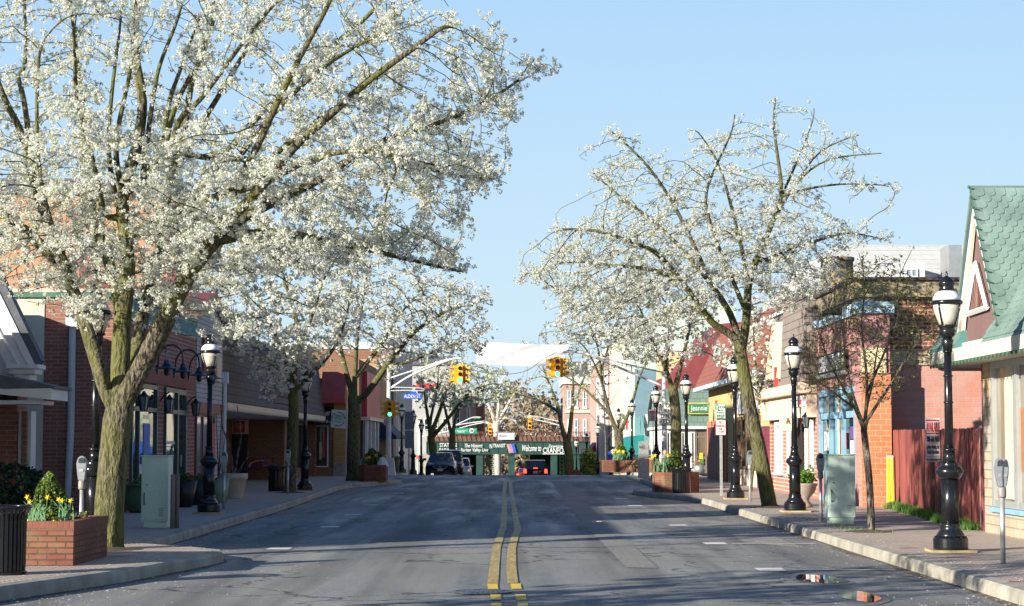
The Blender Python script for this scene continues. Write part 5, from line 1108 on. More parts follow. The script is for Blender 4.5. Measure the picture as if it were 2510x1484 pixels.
mt = make_meter(2); mt.location = POS(2458, 1380); mt['label'] = 'twin headed grey parking meter in front of the stone shop front'
m1 = make_meter(1)
for i, (x, y, lab) in enumerate(((1838, 1229, 'parking meter left of the leaning pear trunk on the right'), (548, 1247, 'dark parking meter beside the second left street lamp'), (705, 1211, 'parking meter touching the dark pear trunk near the far bin'), (205, None, 'pale parking meter behind the near brick planter'))):
    p = POS(x, y) if y else (XX(205, 29.2), 29.2, .149)
    e = m1 if i == 0 else copy_tree(m1); e.location = p; e['label'] = lab
m3 = copy_tree(m1, None, (5.95, 37.95, .149)); m3['label'] = 'parking meter directly behind the pale green cabinet on the right'
# ---- cabinets ----
PGR = M('pale_green_paint', (0.52, 0.66, 0.57), .5, .06, 2.5, dirt=.15)
def cabinet(x0, x1, y, z1, label, left):
    e = empty('control_cabinet', ((x0 + x1) / 2, y, .149), label, 'control cabinet')
    b = MB(); b.box(x0, x1, y, y + .5, .26, z1); b.build('case', PGR, e, bevel=.012)
    b = MB(); b.box(x0 + .04, x1 - .03, y + .03, y + .45, .149, .258); b.build('plinth', PGR, e)
    b = MB(); b.box(x0 + .03, x1 - .05, y - .012, y - .001, .30, z1 - .38); b.build('lower_door', PGR, e, bevel=.004)
    b = MB(); b.box(x0 + .03, x1 - .08, y - .010, y - .001, z1 - .36, z1 - .03); b.build('upper_panel', PGR, e, bevel=.004)
    b = MB(); xh = x0 + .10; b.lathe([(.012, 0), (.012, .02)], xh, y - .02, .9, n=8); b.tube([(x0 + .06, y - .02, .55), (x0 + .06, y - .05, .60), (x0 + .06, y - .05, .72), (x0 + .06, y - .02, .77)], .010, 6); b.build('handle', BLKM, e)
    b = MB(); 
    for (u, v) in ((.5, .8), (.2, .55), (.8, .95), (.55, .3), (.85, .45)): q = x0 + (x1 - x0) * u; b.box(q - .006, q + .006, y - .016, y - .011, v, v + .012)
    b.build('bolts', BLKM, e); q = (x0 + x1) / 2; part('sticker', PAPER, e, (q - .06, q + .02, y - .017, y - .0115, z1 - .10, z1 - .06)); vt = MB()
    for i in range(5): vt.box(x1 - .16, x1 - .08, y - .018, y - .0125, .36 + i * .03, .372 + i * .03)
    vt.build('vent_slots', M('cabinet_shadow_green', (.20, .27, .23), .6), e); part('lid', PGR, e, (x0 - .012, x1 + .012, y - .02, y + .51, z1 + .001, z1 + .022)); return e
c1 = cabinet(XX(355, 35.4), XX(420, 35.4), 35.2, 1.41, 'pale green metal control cabinet beside two wooden posts on the left', True)
cabinet(XX(2022, 37.2), XX(2088, 37.2), 37.0, 1.42, 'pale green metal control cabinet beside the young locust tree on the right', False)
for i, px in enumerate((427, 438)):
    Y = 34.9 + i * .15; b = MB(); b.smooth = True; b.lathe([(.04, .0), (.04, .93), (.03, .95)], XX(px, Y), Y, .149, n=12)
    o = b.build('wooden_post', M('weathered_wood', (.22, .19, .16), .85, .3, 6, stretch=(8, 8, .5))); tag(o, ('left' if i == 0 else 'right') + ' one of two grey wooden posts beside the left cabinet', 'post', 'grey wooden posts by the cabinet')
# silver box right corner
e = empty('silver_control_box', (XX(1578, 84.5), 84.5, .15), 'tall silver two part control box on the far right corner', 'control cabinet'); b = MB(); b.box(XX(1564, 84.5), XX(1590, 84.5), 84.5, 85, .149, .98); b.build('lower_box', GALV, e, bevel=.01); b = MB(); b.box(XX(1565, 84.5), XX(1589, 84.5), 84.52, 85, .99, 1.72); b.build('upper_box', GALV, e, bevel=.01)
# ---- litter bins ----
def make_bin():
    e = empty('litter_bin', (0, 0, 0), 'x', 'litter bin', 'black slatted litter bins'); b = MB()
    for i in range(30):
        a = i * 2 * math.pi / 30; ca, sa = math.cos(a), math.sin(a); w = .017
        def q(r, z, s): return (r * ca - s * w * sa, r * sa + s * w * ca, z)
        P = [(.235, .03), (.24, .1), (.245, .62), (.25, .68), (.295, .76)]
        for (r0, z0), (r1, z1) in zip(P, P[1:]): b.add([q(r0, z0, -1), q(r0, z0, 1), q(r1, z1, 1), q(r1, z1, -1), q(r0 - .012, z0, -1), q(r0 - .012, z0, 1), q(r1 - .012, z1, 1), q(r1 - .012, z1, -1)], [(0, 1, 2, 3), (7, 6, 5, 4), (0, 3, 7, 4), (1, 5, 6, 2)])
    b.build('slats', BLK, e, ); r = MB(); r.smooth = True
    n = 32; R0, rr = .29, .02; vs = [((R0 + rr * math.cos(q_)) * math.cos(a), (R0 + rr * math.cos(q_)) * math.sin(a), .77 + rr * math.sin(q_)) for a in [2 * math.pi * i / n for i in range(n)] for q_ in [2 * math.pi * j / 6 for j in range(6)]]
    r.add(vs, [(i*6+j, ((i+1)%n)*6+j, ((i+1)%n)*6+(j+1)%6, i*6+(j+1)%6) for i in range(n) for j in range(6)]); r.build('rim', BLK, e)
    l = MB(); l.lathe([(.20, .02), (.215, .70), (.20, .70)], n=20); l.build('liner', BLKM, e); f = MB(); f.lathe([(.25, 0), (.255, .03), (.24, .04)], n=28); f.build('foot_ring', BLK, e)
    return e
b0 = make_bin(); b0.location = (XX(14, 22.7), 22.8, .149); b0['label'] = 'large near black litter bin cut by the left edge beside the planter'
for (x, y, s, lab) in ((1669, 1207.5, 1.0, 'black litter bin in front of the right brick planter'), (676, 1203, 1.0, 'black litter bin near the slatted bench on the left')):
    e = copy_tree(b0, None, POS(x, y)); e['label'] = lab
    if s == 1.0 and x == 1669: e.scale = (1.12, 1.12, .97)
e = copy_tree(b0, None, (XX(964, 106.5), 106.8, gz(107) + .149)); e.scale = (1.3, 1.3, 1.1); e['label'] = 'dark litter bin beyond the white signal pole on the left corner'
# ---- plants for planters ----
FLY = M('daffodil_yellow', (0.85, 0.55, 0.01), .5, .1, 20); DLEAF = M('daffodil_leaf', (0.14, 0.28, 0.13), .5, .2, 10)
def daffodils(cx, cy, cz, n, label, group, seed, h=.32, sp=.12, fl=4, cs=1.0):
    rd = random.Random(seed); e = empty('daffodil_clump', (cx, cy, cz), label, 'daffodils', group); b = MB()
    for i in range(n):
        x, y = cx + rd.gauss(0, sp * .5), cy + rd.gauss(0, sp * .4); a = rd.uniform(0, 6.28); l = rd.uniform(.06, .16) * h / .3; w = .009 * cs; hh = h * rd.uniform(.6, 1)
        dx, dy = math.cos(a) * l, math.sin(a) * l * .6; pts = [(x, y, cz - .02), (x + dx * .3, y + dy * .3, cz + hh * .6), (x + dx, y + dy, cz + hh)]
        b.add([(pts[0][0] - w, pts[0][1], pts[0][2]), (pts[0][0] + w, pts[0][1], pts[0][2]), (pts[1][0] + w, pts[1][1], pts[1][2]), (pts[1][0] - w, pts[1][1], pts[1][2]), (pts[2][0] + w * .3, pts[2][1], pts[2][2]), (pts[2][0] - w * .3, pts[2][1], pts[2][2])], [(0, 1, 2, 3), (3, 2, 4, 5)])
    b.build('leaves', DLEAF, e)
    for i in range(fl):
        x, y, z = cx + rd.uniform(-sp, sp) * 1.2, cy + rd.uniform(-sp, sp) * .4, cz + h * rd.uniform(.85, 1.15); s = MB(); s.tube([(x * .7 + cx * .3, y, cz), (x, y, z)], .004 * cs, 4); st = s.build('stem', DLEAF, e)
        f = MB(); an = rd.uniform(-.6, .6); r = .042 * cs
        for k in range(6):
            a = k * math.pi / 3 + an; f.add([(x, y - .005, z), (x + r * .5 * math.cos(a - .4), y - .008, z + r * .5 * math.sin(a - .4)), (x + r * math.cos(a), y + .005, z + r * math.sin(a)), (x + r * .5 * math.cos(a + .4), y - .008, z + r * .5 * math.sin(a + .4))], [(0, 1, 2, 3)])
        f.tube([(x, y - .005, z), (x, y - .035 * cs, z)], .010 * cs, 7, r1=.016 * cs); f.build('flower', FLY, st)
def shrub(name, cx, cy, cz, w, h, label, cat, mat, n=900, seed=0, size=.035, pw=1.0, parent=None, group=None):
    e = empty(name, (cx, cy, cz), label, cat, group); rg = np.random.default_rng(seed); z = rg.random(n) ** 1.1; a = rg.random(n) * 6.283; r = w / 2 * (1 - z ** 1.4) ** .7 * rg.uniform(.65, 1.08, n) if pw == 1 else w / 2 * np.sqrt(np.clip(1 - (2 * z - 1) ** 2, 0.05, 1)) * rg.uniform(.7, 1.05, n)
    r *= 1 + .18 * np.sin(a * 3 + z * 9 + seed)
    P = np.stack([cx + r * np.cos(a), cy + r * np.sin(a), cz + .02 + z * h], 1); tufts('foliage', P, mat, e, nq=5, rad=size * .9, size=size, frac=.35, seed=seed)
    s = MB(); s.tube([(cx, cy, cz - .02), (cx, cy, cz + h * .6)], .02, 6); s.build('stem', BARKG, e); return e
YGRN = mat_leafy('sunlit_shrub_leaf', (.10, .16, .02), (.20, .27, .04), .3, .5)  # yellow-green foliage colour, mixed with the darker green leaf
def planter(x0, x1, y0, y1, z1, label, seed, inset=0, sh=None):
    zb = gz(y0) + .149; e = empty('brick_planter', ((x0 + x1) / 2, y0, zb), label, 'planter', 'brick planters on the pavements'); c = min(.28, (x1 - x0) * .2) if inset else 0
    P = [(x0 + c, y0), (x1 - c, y0), (x1, y0 + c), (x1, y1 - c), (x1 - c, y1), (x0 + c, y1), (x0, y1 - c), (x0, y0 + c)] if c else [(x0, y0), (x1, y0), (x1, y1), (x0, y1)]
    b = MB(); b.prism(P, 'z', zb, z1 - .115); b.build('brick_wall', PLB, e)
    cxm, cym = (x0 + x1) / 2, (y0 + y1) / 2; Q = [(cxm + (x - cxm) * 1.008, cym + (y - cym) * 1.012) for x, y in P]; I = [(cxm + (x - cxm) * .86, cym + (y - cym) * .86) for x, y in P]; n = len(P)
    b = MB(); vs = [(*q, z1 - .114) for q in Q] + [(*q, z1) for q in Q] + [(*q, z1) for q in I] + [(*q, z1 - .1) for q in I]
    b.add(vs, [(i, (i + 1) % n, n + (i + 1) % n, n + i) for i in range(n)] + [(n + i, n + (i + 1) % n, 2*n + (i + 1) % n, 2*n + i) for i in range(n)] + [(2*n + i, 2*n + (i + 1) % n, 3*n + (i + 1) % n, 3*n + i) for i in range(n)]); b.build('coping', PLC, e)
    b = MB(); b.add([(*q, z1 - .05) for q in I], [tuple(range(n))]); b.build('soil', SOIL, e)
    return e
PLB = brick('planter_brick', (0.25, 0.072, 0.045), (0.33, 0.13, 0.075), (0.07, 0.06, 0.035), 0.225, 0.073, 0.010, stain=.55, bmp=.012, blot=(0.22, 0.18, 0.09)); PLC = brick('planter_coping', (0.26, 0.08, 0.05), (0.31, 0.11, 0.07), (0.2, 0.11, 0.08), 0.075, .3, 0.007)
grp = 'daffodil clumps in the planters'
planter(-7.1, -5.36, 24.35, 26.4, .69, 'near brick planter with daffodils beside the litter bin at the left edge', 1)
Zp = .64
shrub('dwarf_conifer', XX(126, 25.3), 25.3, Zp, .50, .60, 'rounded green dwarf evergreen in the near brick planter', 'shrub', [YGRN, GRN], 2200, 3, size=.026, group='dwarf evergreens in the planters')
daffodils(XX(95, 24.7), 24.7, Zp, 26, 'daffodils with blue green blades at the left of the near planter', grp, 4, h=.30, sp=.12, fl=3)
daffodils(XX(160, 24.8), 24.9, Zp, 12, 'daffodils right of the dwarf evergreen in the near planter', grp, 5, h=.33, sp=.11, fl=3)
rg = np.random.default_rng(2); P = np.stack([rg.uniform(-6.95, -5.5, 130), rg.uniform(24.55, 26.2, 130), Zp + rg.uniform(.0, .06, 130)], 1); e = empty('ground_cover', (-6.2, 25, Zp), 'low yellow pansies and leafy ground cover in the near planter', 'ground cover'); tufts('leaves', P, [GRN, M('pansy', (.65, .62, .05), .6, .1)], e, nq=9, rad=.05, size=.035, frac=.3, seed=3); 
planter(XX(1603, 60.6), XX(1710, 60.6), 60.2, 62, .76, 'brick planter on the right corner bay behind the litter bin', 2, 1)
daffodils(XX(1570 + 48, 60.9), 60.9, .71, 22, 'tall daffodils in the planter behind the right litter bin', grp, 7, h=.58, sp=.26, fl=5, cs=1.7)
shrub('dwarf_conifer', XX(1612 + 38, 61.3), 61.3, .71, .62, .66, 'dark green cone shaped evergreen in the right corner planter', 'shrub', [GRN, YGRN], 700, 8, size=.05, group='dwarf evergreens in the planters')
planter(XX(880, 77), XX(946, 77), 77, 78.6, .80, 'dark brick planter beside the thick forked pear trunk on the left', 3, 1)
shrub('dwarf_conifer', XX(912, 77.8), 77.8, .75, .7, .62, 'larger brownish evergreen in the far left planter', 'shrub', [GRN, BRZ], 700, 12, size=.06, group='dwarf evergreens in the planters'); shrub('dwarf_conifer', XX(928, 77.6), 78.0, .75, .4, .5, 'smaller evergreen on the right side of the far left planter', 'shrub', [GRN, YGRN], 400, 13, size=.05, group='dwarf evergreens in the planters')
daffodils(XX(893, 77.5), 77.5, .75, 14, 'daffodils at the left of the far left planter', grp, 14, h=.36, sp=.2, fl=2, cs=2); daffodils(XX(936, 77.5), 77.5, .75, 14, 'daffodils at the right of the far left planter', grp, 15, h=.36, sp=.2, fl=2, cs=2)
b = MB(); b.lathe([(.26, 0), (.12, .3), (.02, .36)], XX(946 - 8, 77.4), 77.4, .75, n=8); tag(b.build('folded_paper_cone', PAPER), 'white paper cone lying in the far left planter', 'paper')
zf = gz(102)
planter(XX(1478, 102.5), XX(1577, 102.5), 102.5, 104.5, gz(102.5) + .15 + .62, 'sunlit brick planter across the right side street behind the iron bench', 4)
daffodils(XX(1515, 103), 103, zf + .72, 40, 'large daffodil clump in the sunlit far right planter', grp, 17, h=.5, sp=.35, fl=9, cs=2.6); shrub('dwarf_conifer', XX(1521, 103.6), 103.6, zf + .72, .8, .8, 'bright green cone evergreen in the sunlit far right planter', 'shrub', [YGRN, GRN], 600, 19, size=.07, group='dwarf evergreens in the planters')
planter(XX(1392, 150), XX(1422, 150), 148.5, 150.5, gz(149) + .9, 'small shaded planter at the foot of the two stemmed far tree', 5)
shrub('hedge_plant', XX(1472 - 30, 142), 142, gz(142) + .2, 1.1, 2.0, 'light green bush left of the broad white pillar', 'shrub', [YGRN, BUD], 700, 23, size=.14, pw=2)
# dark evergreen shrubs by the white house
for i, (px, Y, w_, h_, lab) in enumerate(((22, 31.5, 1.3, 1.15, 'big dark evergreen bush under the white house porch'), (66, 33.6, .8, .72, 'low dark evergreen bush at the corner of the white house'))):
    shrub('evergreen_bush', XX(px, Y), Y, .15, w_, h_, lab, 'shrub', [M('dark_needle', (.012, .03, .018), .8, .3, 10), GRN], 900, 30 + i, size=.05, pw=2, group='dark evergreen bushes')
# ---- pots ----
def pot(px, Y, prof, mat, label, plant=None, cat='plant pot', seed=0, z=.149, name='plant_pot'):
    X = XX(px, Y); z = gz(Y) + .149; e = empty(name, (X, Y, z), label, cat, 'plant pots by the shops'); b = MB(); b.smooth = True; b.lathe(prof, X, Y, z, n=20); b.build('pot', mat, e); top = max(p[1] for p in prof)
    if plant:
        rg = np.random.default_rng(seed); n, w_, h_, mt_ = plant; P = np.stack([X + rg.normal(0, w_, n), Y + rg.normal(0, w_, n), z + top + np.abs(rg.normal(0, h_, n))], 1); tufts('plant', P, mt_, e, nq=5, rad=.04, size=.04, frac=.3, seed=seed)
    return e, X, Y, z + top
pot(345, 43.0, [(.18, 0), (.30, .1), (.36, .35), (.34, .56), (.38, .58), (.38, .62), (.30, .62)], M('green_glaze', (.06, .13, .06), .35, .2, 4), 'large green glazed pot below the brick shop window', (40, .1, .05, [GRN, BUD]), seed=1)
pot(456, 46.5, [(.17, 0), (.30, .62), (.28, .62)], BLKM, 'dark tapering pot at the green shop door right of the posts', (80, .12, .06, [GRN, BRZ]), seed=2)
pot(492, 48.2, [(.26, 0), (.32, .62), (.30, .62)], BLKM, 'wide black tub of leaves behind the second left lamp', (110, .13, .05, [GRN, YGRN]), seed=3)
ee, X, Y, Z = pot(538, 49.8, [(.22, 0), (.27, .62), (.25, .62)], M('pale_green_pot', (.20, .27, .17), .6, .1), 'pale green planter pot behind the meter before the white shop', None, seed=4)
b = MB()
for k, (dx, h_) in enumerate(((-.05, 1.7), (.06, 2.3), (.12, 1.2))): b.tube([(X, Y, Z - .05), (X + dx * .6, Y, Z + h_ * .4), (X + dx * 1.6, Y, Z + h_)], .02, 5, r1=.008)
b.build('bare_stems', BARKG, ee)
ee, X, Y, Z = pot(574, 53.6, [(.27, 0), (.28, .03), (.36, .52), (.39, .53), (.40, .68), (.36, .68)], M('beige_pot', (.50, .42, .32), .8, .12, 5), 'large beige pot with bare twisted branches before the mansard building', None, seed=5)
b = MB()
for pts in ([(0,0),(-.05,.5),(-.15,.9),(-.32,1.35),(-.36,1.9)], [(.04,0),(.12,.6),(.2,1.0),(.16,1.5),(.08,1.9)], [(.1,0),(.25,.3),(.38,.5),(.4,.75)]): b.tube([(X + u, Y, Z - .06 + v) for u, v in pts], .035, 6, r1=.012)
b.build('bare_branches', BARKG, ee)
ee, X, Y, Z = pot(1967, 46.4, [(.20, 0), (.21, .05), (.12, .14), (.12, .2), (.26, .36), (.31, .52), (.33, .56), (.29, .56)], M('urn_stone', (.30, .25, .21), .8, .15, 5), 'stone urn on a pedestal with a bright green plant behind the second right lamp', None, seed=6, name='stone_urn')
rg = np.random.default_rng(6); P = np.stack([X + rg.normal(0, .13, 260), Y + rg.normal(0, .13, 260), Z + np.abs(rg.normal(.12, .12, 260))], 1); tufts('plant', P, [mat_leafy('fresh_green_leaf', (.12, .26, .03), (.20, .38, .05), .35), GRN], ee, nq=5, rad=.04, size=.04, frac=.2, seed=7)
pot(1590, 101.5, [(.28, 0), (.36, .62), (.42, .63), (.42, .75), (.38, .75)], CLAY, 'terracotta pot with a wicker hoop beside the far right planter', None, seed=8)
pot(1628, 99.2, [(.28, 0), (.34, .5), (.30, .5)], CLAY, 'low terracotta tub before the white shop across the side street', None, seed=9)
pot(1712, 98.7, [(.25, 0), (.30, .4), (.27, .4)], GREYM, 'pot of dry grass at the pub door', (70, .2, .2, [BRZ, CLAY]), seed=10)
shrub('potted_conifer', XX(1599, 111), 111, gz(111) + .2, .9, 1.35, 'dark pointed potted evergreen under the teal canopy', 'shrub', [M('deep_green', (.01, .045, .02), .7, .2), GRN], 400, 55, size=.08)
X, Y = XX(1590, 101.8), 101.8; b = MB(); b.tube([(X + 1.05 * math.cos(a), Y, gz(Y) + .16 + .85 * math.sin(a)) for a in [R(12 * i) for i in range(16)]], .02, 5); tag(b.build('wicker_hoop', M('wicker', (.45, .25, .12), .8)), 'brown wicker hoop arching behind the terracotta pot', 'hoop')
X, Y = XX(1629, 84), 84
e = empty('traffic_cone', (X, Y, .149), 'orange and white striped traffic cone at the foot of the white pole on the right', 'traffic cone')
b = MB(); b.box(X - .19, X + .19, Y - .19, Y + .19, .149, .18); b.lathe([(.15, .03), (.11, .25), (.105, .26)], X, Y, .149, n=16); b.build('cone', M('cone_white', (.75, .74, .72), .5, .05), e)
b = MB(); b.lathe([(.106, .26), (.045, .60), (.03, .62)], X, Y, .149, n=16); b.build('orange_top', M('cone_orange', (.85, .20, .02), .5, .05), e)
# ---- signs ----
def sign_plate(parent, x0, x1, y, z0, z1, mat=None, rim=None, name='sign_plate'):
    b = MB(); b.box(x0, x1, y, y + .012, z0, z1); o = b.build(name, rim or WHP, parent, bevel=.004)
    if rim: b = MB(); b.box(x0 + .015, x1 - .015, y - .004, y - .001, z0 + .015, z1 - .015); b.build('face', mat or WHP, o)
    return o
SGNW = M('sign_white', (0.70, 0.70, 0.67), .5, .05)
Y = 56.3; X = XX(1765.5, Y); e = empty('parking_sign', (X, Y, .149), 'tall steel post carrying the one hour meter parking sign over the red No Parking sign', 'sign')
part('post', GALV, e, (X - .04, X + .04, Y, Y + .035, .149, 2.6)); x0, x1 = XX(1751.5, Y), XX(1777, Y)
s = sign_plate(e, x0, x1, Y - .03, ZZ(1026, Y), ZZ(989, Y), SGNW, SGRN); q = part('green_square', SGRN, s, (x0 + .02, x0 + .09, Y - .04, Y - .036, ZZ(1003, Y), ZZ(991, Y)))
text('1', SGNW, s, (x0 + .055, Y - .042, ZZ(997, Y)), .03, .09); text('HOUR', SGRN, s, (x0 + .195, Y - .036, ZZ(997, Y)), .18, .085); text('METER\nPARKING\n9AM-6PM', SGRN, s, ((x0 + x1) / 2, Y - .036, ZZ(1011, Y)), .23, .20); text('EXCEPT SUNDAY\nAND HOLIDAYS', SGRN, s, ((x0 + x1) / 2, Y - .036, ZZ(1022, Y)), .23, .06)
s = sign_plate(e, x0 + .005, x1 + .005, Y - .03, ZZ(1066, Y), ZZ(1028, Y), SGNW, RED)
text('NO', RED, s, ((x0 + x1) / 2, Y - .036, ZZ(1034.5, Y)), .11, .085); text('PARKING', RED, s, ((x0 + x1) / 2, Y - .036, ZZ(1043, Y)), .25, .075); text('2AM\nTO 5AM', RED, s, ((x0 + x1) / 2, Y - .036, ZZ(1054, Y)), .16, .14)
Y = 80.6; X = XX(1602, Y); e = empty('parking_sign', (X, Y, .149), 'small white sign with red lettering on the lamp at the right corner', 'sign'); x0, x1 = XX(1589, Y - .4), XX(1607.5, Y - .4); part('post', GALV, e, (XX(1597, Y), XX(1599, Y), Y - .36, Y - .32, .149, 2.6))
s = sign_plate(e, x0, x1, Y - .4, ZZ(1032, Y), ZZ(1003, Y), SGNW, RED); text('NO PARKING\nOR STANDING\nTHIS SIDE\nNO\nPARKING\nLOADING\nZONE', RED, s, ((x0 + x1) / 2, Y - .41, ZZ(1017.5, Y)), .24, .40)
# available sign on the fence
Y = 39.0; e = empty('letting_sign', (XX(2283, Y), Y, .2), 'white and red AVAILABLE board fixed upright to the red wooden fence', 'sign')
x0, x1 = XX(2265, Y), XX(2299.5, Y); z0, z1 = ZZ(1131, Y), ZZ(1024, Y); yb = Y - .05; b = MB(); b.box(x0, x1, yb, yb + .02, z0, z1); s = b.build('board', WHP, e); cx = (x0 + x1) / 2
part('post', WOODB, e, (cx - .03, cx + .03, yb + .021, yb + .07, .149, z1 - .1))
part('red_bar', RED, s, (x0 + .01, x1 - .01, yb - .004, yb - .001, z1 - .06, z1 - .03), (x0 + .01, x1 - .01, yb - .004, yb - .001, z1 - .31, z1 - .285))
text('AVAILABLE', RED, s, (cx, yb - .004, z1 - .175), .26, .19); text('908-668-9600', BLKM, s, (cx, yb - .004, z1 - .41), .25, .12); part('rule', BLKM, s, (x0 + .02, x1 - .02, yb - .004, yb - .001, z1 - .495, z1 - .49), (x0 + .02, x1 - .02, yb - .004, yb - .001, z1 - .76, z1 - .755))
text('Jeffery Realty, Inc\nRetail Specialists', BLKM, s, (cx, yb - .004, z1 - .625), .24, .20); text('www.jefferyrealty.com', BLKM, s, (cx, yb - .004, z1 - .82), .27, .05)
# green sports sign
Y = 86; e = empty('hanging_banner_sign', (XX(830, Y), Y, 2.3), 'white square sign with circling green arrows reading GREEN SPORTS NJ beside the thick forked tree', 'sign')
x0, x1 = XX(811, Y), XX(848, Y); z0, z1 = ZZ(1050, Y), ZZ(1003, Y); b = MB(); b.add([(x0 + .04, Y, z1), (x0, Y, z0 + .06), (x1 - .02, Y, z0), (x1, Y, z1 - .03), (x0 + .04, Y + .02, z1), (x0, Y + .02, z0 + .06), (x1 - .02, Y + .02, z0), (x1, Y + .02, z1 - .03)], [(0, 1, 2, 3), (7, 6, 5, 4), (0, 4, 5, 1), (1, 5, 6, 2), (2, 6, 7, 3), (3, 7, 4, 0)]); s = b.build('panel', PAPER, e)
part('pole', GALV, e, (x1 + .0, x1 + .05, Y, Y + .05, .149, z1 + .1)); cx, cz = (x0 + x1) / 2, (z0 + z1) / 2 + .01; text('GREEN\nSPORTS\nNJ oo', SGRN, s, (cx, Y - .01, cz), .34, .36, rot=R(-8))
for k in range(3):
    b = MB(); a0 = k * 120 + 20; P = [(cx + .28 * math.cos(R(a)), Y - .012, cz + .30 * math.sin(R(a))) for a in range(a0, a0 + 86, 8)]
    for p, q in zip(P, P[1:]): b.tube([p, q], .017, 4)
    a = R(a0 - 4); c = (cx + .28 * math.cos(a), cz + .30 * math.sin(a)); t_ = (math.sin(a), -math.cos(a)); n_ = (math.cos(a), math.sin(a))
    b.add([(c[0] + t_[0] * .09, Y - .015, c[1] + t_[1] * .09), (c[0] + n_[0] * .06, Y - .015, c[1] + n_[1] * .06), (c[0] - n_[0] * .06, Y - .015, c[1] - n_[1] * .06)], [(0, 1, 2)]); b.build('green_arrow', SGRN, s)
# ---- benches ----
SL = M('bench_slat', (.16, .03, .04), .5, .15, 4)
def bench(X, Y, z, wd, rz, label, slat, art=False):
    e = empty('bench', (0, 0, 0), label, 'bench'); b = MB()
    for i in range(5): b.box(-wd / 2, wd / 2, -.22 + i * .09, -.15 + i * .09, .42, .445)
    b.build('seat', slat, e); b = MB()
    for i in range(6): zz = .50 + i * .065; yy = .24 + i * .018; b.box(-wd / 2, wd / 2, yy, yy + .02, zz, zz + .055)
    bk = b.build('backrest', slat, e)
    for s in (-1, 1):
        b = MB(); x = s * (wd / 2 - .05); b.tube([(x, -.28, 0), (x, -.2, .2), (x, -.2, .42), (x, .2, .42), (x, .36, .92)], .025, 6); b.tube([(x, .34, 0), (x, .2, .25), (x, .2, .42)], .025, 6); b.tube([(x, -.2, .42), (x, -.24, .62), (x, .0, .66), (x, .27, .64)], .02, 6); b.build('arm_frame', BLKM, e)
    if art:
        b = MB(); b.tube([(-.42 + .0, .22, .55), (-.35, .22, .68), (-.15, .22, .77), (.05, .22, .80)], .035, 6); b.build('rainbow', M('rainbow_orange', (.8, .30, .12), .6), bk); b = MB(); b.lathe([(.05, -.03), (.07, 0), (.04, .04)], -.42, .2, .56, n=10); b.lathe([(.05, -.03), (.07, 0), (.04, .04)], .1, .22, .79, n=10); b.build('clouds', M('cloud_blue', (.15, .45, .75), .6), bk); text('SPARKLE\nSHINE ON\nYOU ARE SO\nBEAUTIFUL', M('pink_lettering', (.75, .25, .22), .6), bk, (.32, .215, .70), .44, .28)
    e.location = (X, Y, z); e.rotation_euler = (0, 0, rz); return e
bench(XX(636, 80), 80, .149, 1.15, 0, 'maroon slatted bench with painted rainbow in the brick recess on the left', SL, True)
bench(XX(1549, 101.6), 101.6, gz(101.6) + .15, 1.2, R(-72), 'black iron bench seen from its end before the sunlit planter on the right', BLKM)
# ---- fence, yellow panel, grass ----
FR = M('weathered_red_wood', (.30, .075, .06), .85, .5, 2.2, stretch=(9, 9, .35), bmp=.01, dirt=.4)
e = empty('wooden_fence', (9.08, 46.8, .149), 'weathered red wooden plank fence closing the lot on the right', 'fence'); b = MB(); rd = random.Random(4)
P0, P1 = Vector((9.08, 46.9)), Vector((8.18, 34.2)); n = 92; d = (P1 - P0) / n; nrm = Vector((d.y, -d.x)).normalized()
for i in range(n):
    a = P0 + d * i; c = P0 + d * (i + .97); h = 1.95 + rd.uniform(-.015, .015) - .05 * (i / n); o = rd.uniform(0, .015); k = nrm * (.02); a = a + nrm * o; c = c + nrm * o
    b.hexa([(a.x, a.y, .149), (c.x, c.y, .149), (c.x + k.x, c.y + k.y, .149), (a.x + k.x, a.y + k.y, .149), (a.x, a.y, h), (c.x, c.y, h), (c.x + k.x, c.y + k.y, h), (a.x + k.x, a.y + k.y, h)])
b.build('planks', FR, e); part('end_post', M('pale_post', (.42, .34, .26), .8), e, (8.17, 8.24, 34.3, 34.45, .149, 1.95)); part('end_post', FR, e, (9.05, 9.14, 47.0, 47.12, .149, 1.97))
Y = 46.2; e = empty('leaning_board', (XX(2178, Y), Y, .2), 'bright yellow ribbed panel leaning at the far end of the fence', 'panel'); x0, x1 = XX(2168.5, Y), XX(2188, Y)
b = MB(); b.hexa([(x0, Y, .26), (x1, Y, .26), (x1, Y + .03, .26), (x0, Y + .03, .26), (x0 + .03, Y + .1, 1.36), (x1, Y + .1, 1.36), (x1, Y + .13, 1.36), (x0 + .03, Y + .13, 1.36)]); b.build('frame', M('pale_frame', (.5, .42, .36), .7), e)
b = MB(); cx = (x0 + x1) / 2
for (u, v) in ((x0 + .015, cx - .012), (cx + .012, x1 - .025)): b.hexa([(u, Y - .012, .28), (v, Y - .012, .28), (v, Y - .003, .28), (u, Y - .003, .28), (u + .02, Y + .085, 1.30), (v + .008, Y + .085, 1.30), (v + .008, Y + .094, 1.30), (u + .02, Y + .094, 1.30)])
b.build('yellow_face', M('vivid_yellow', (.85, .68, .0), .5, .05), e)
GRS = M('grass_green', (.09, .20, .03), .8, .3, 10)
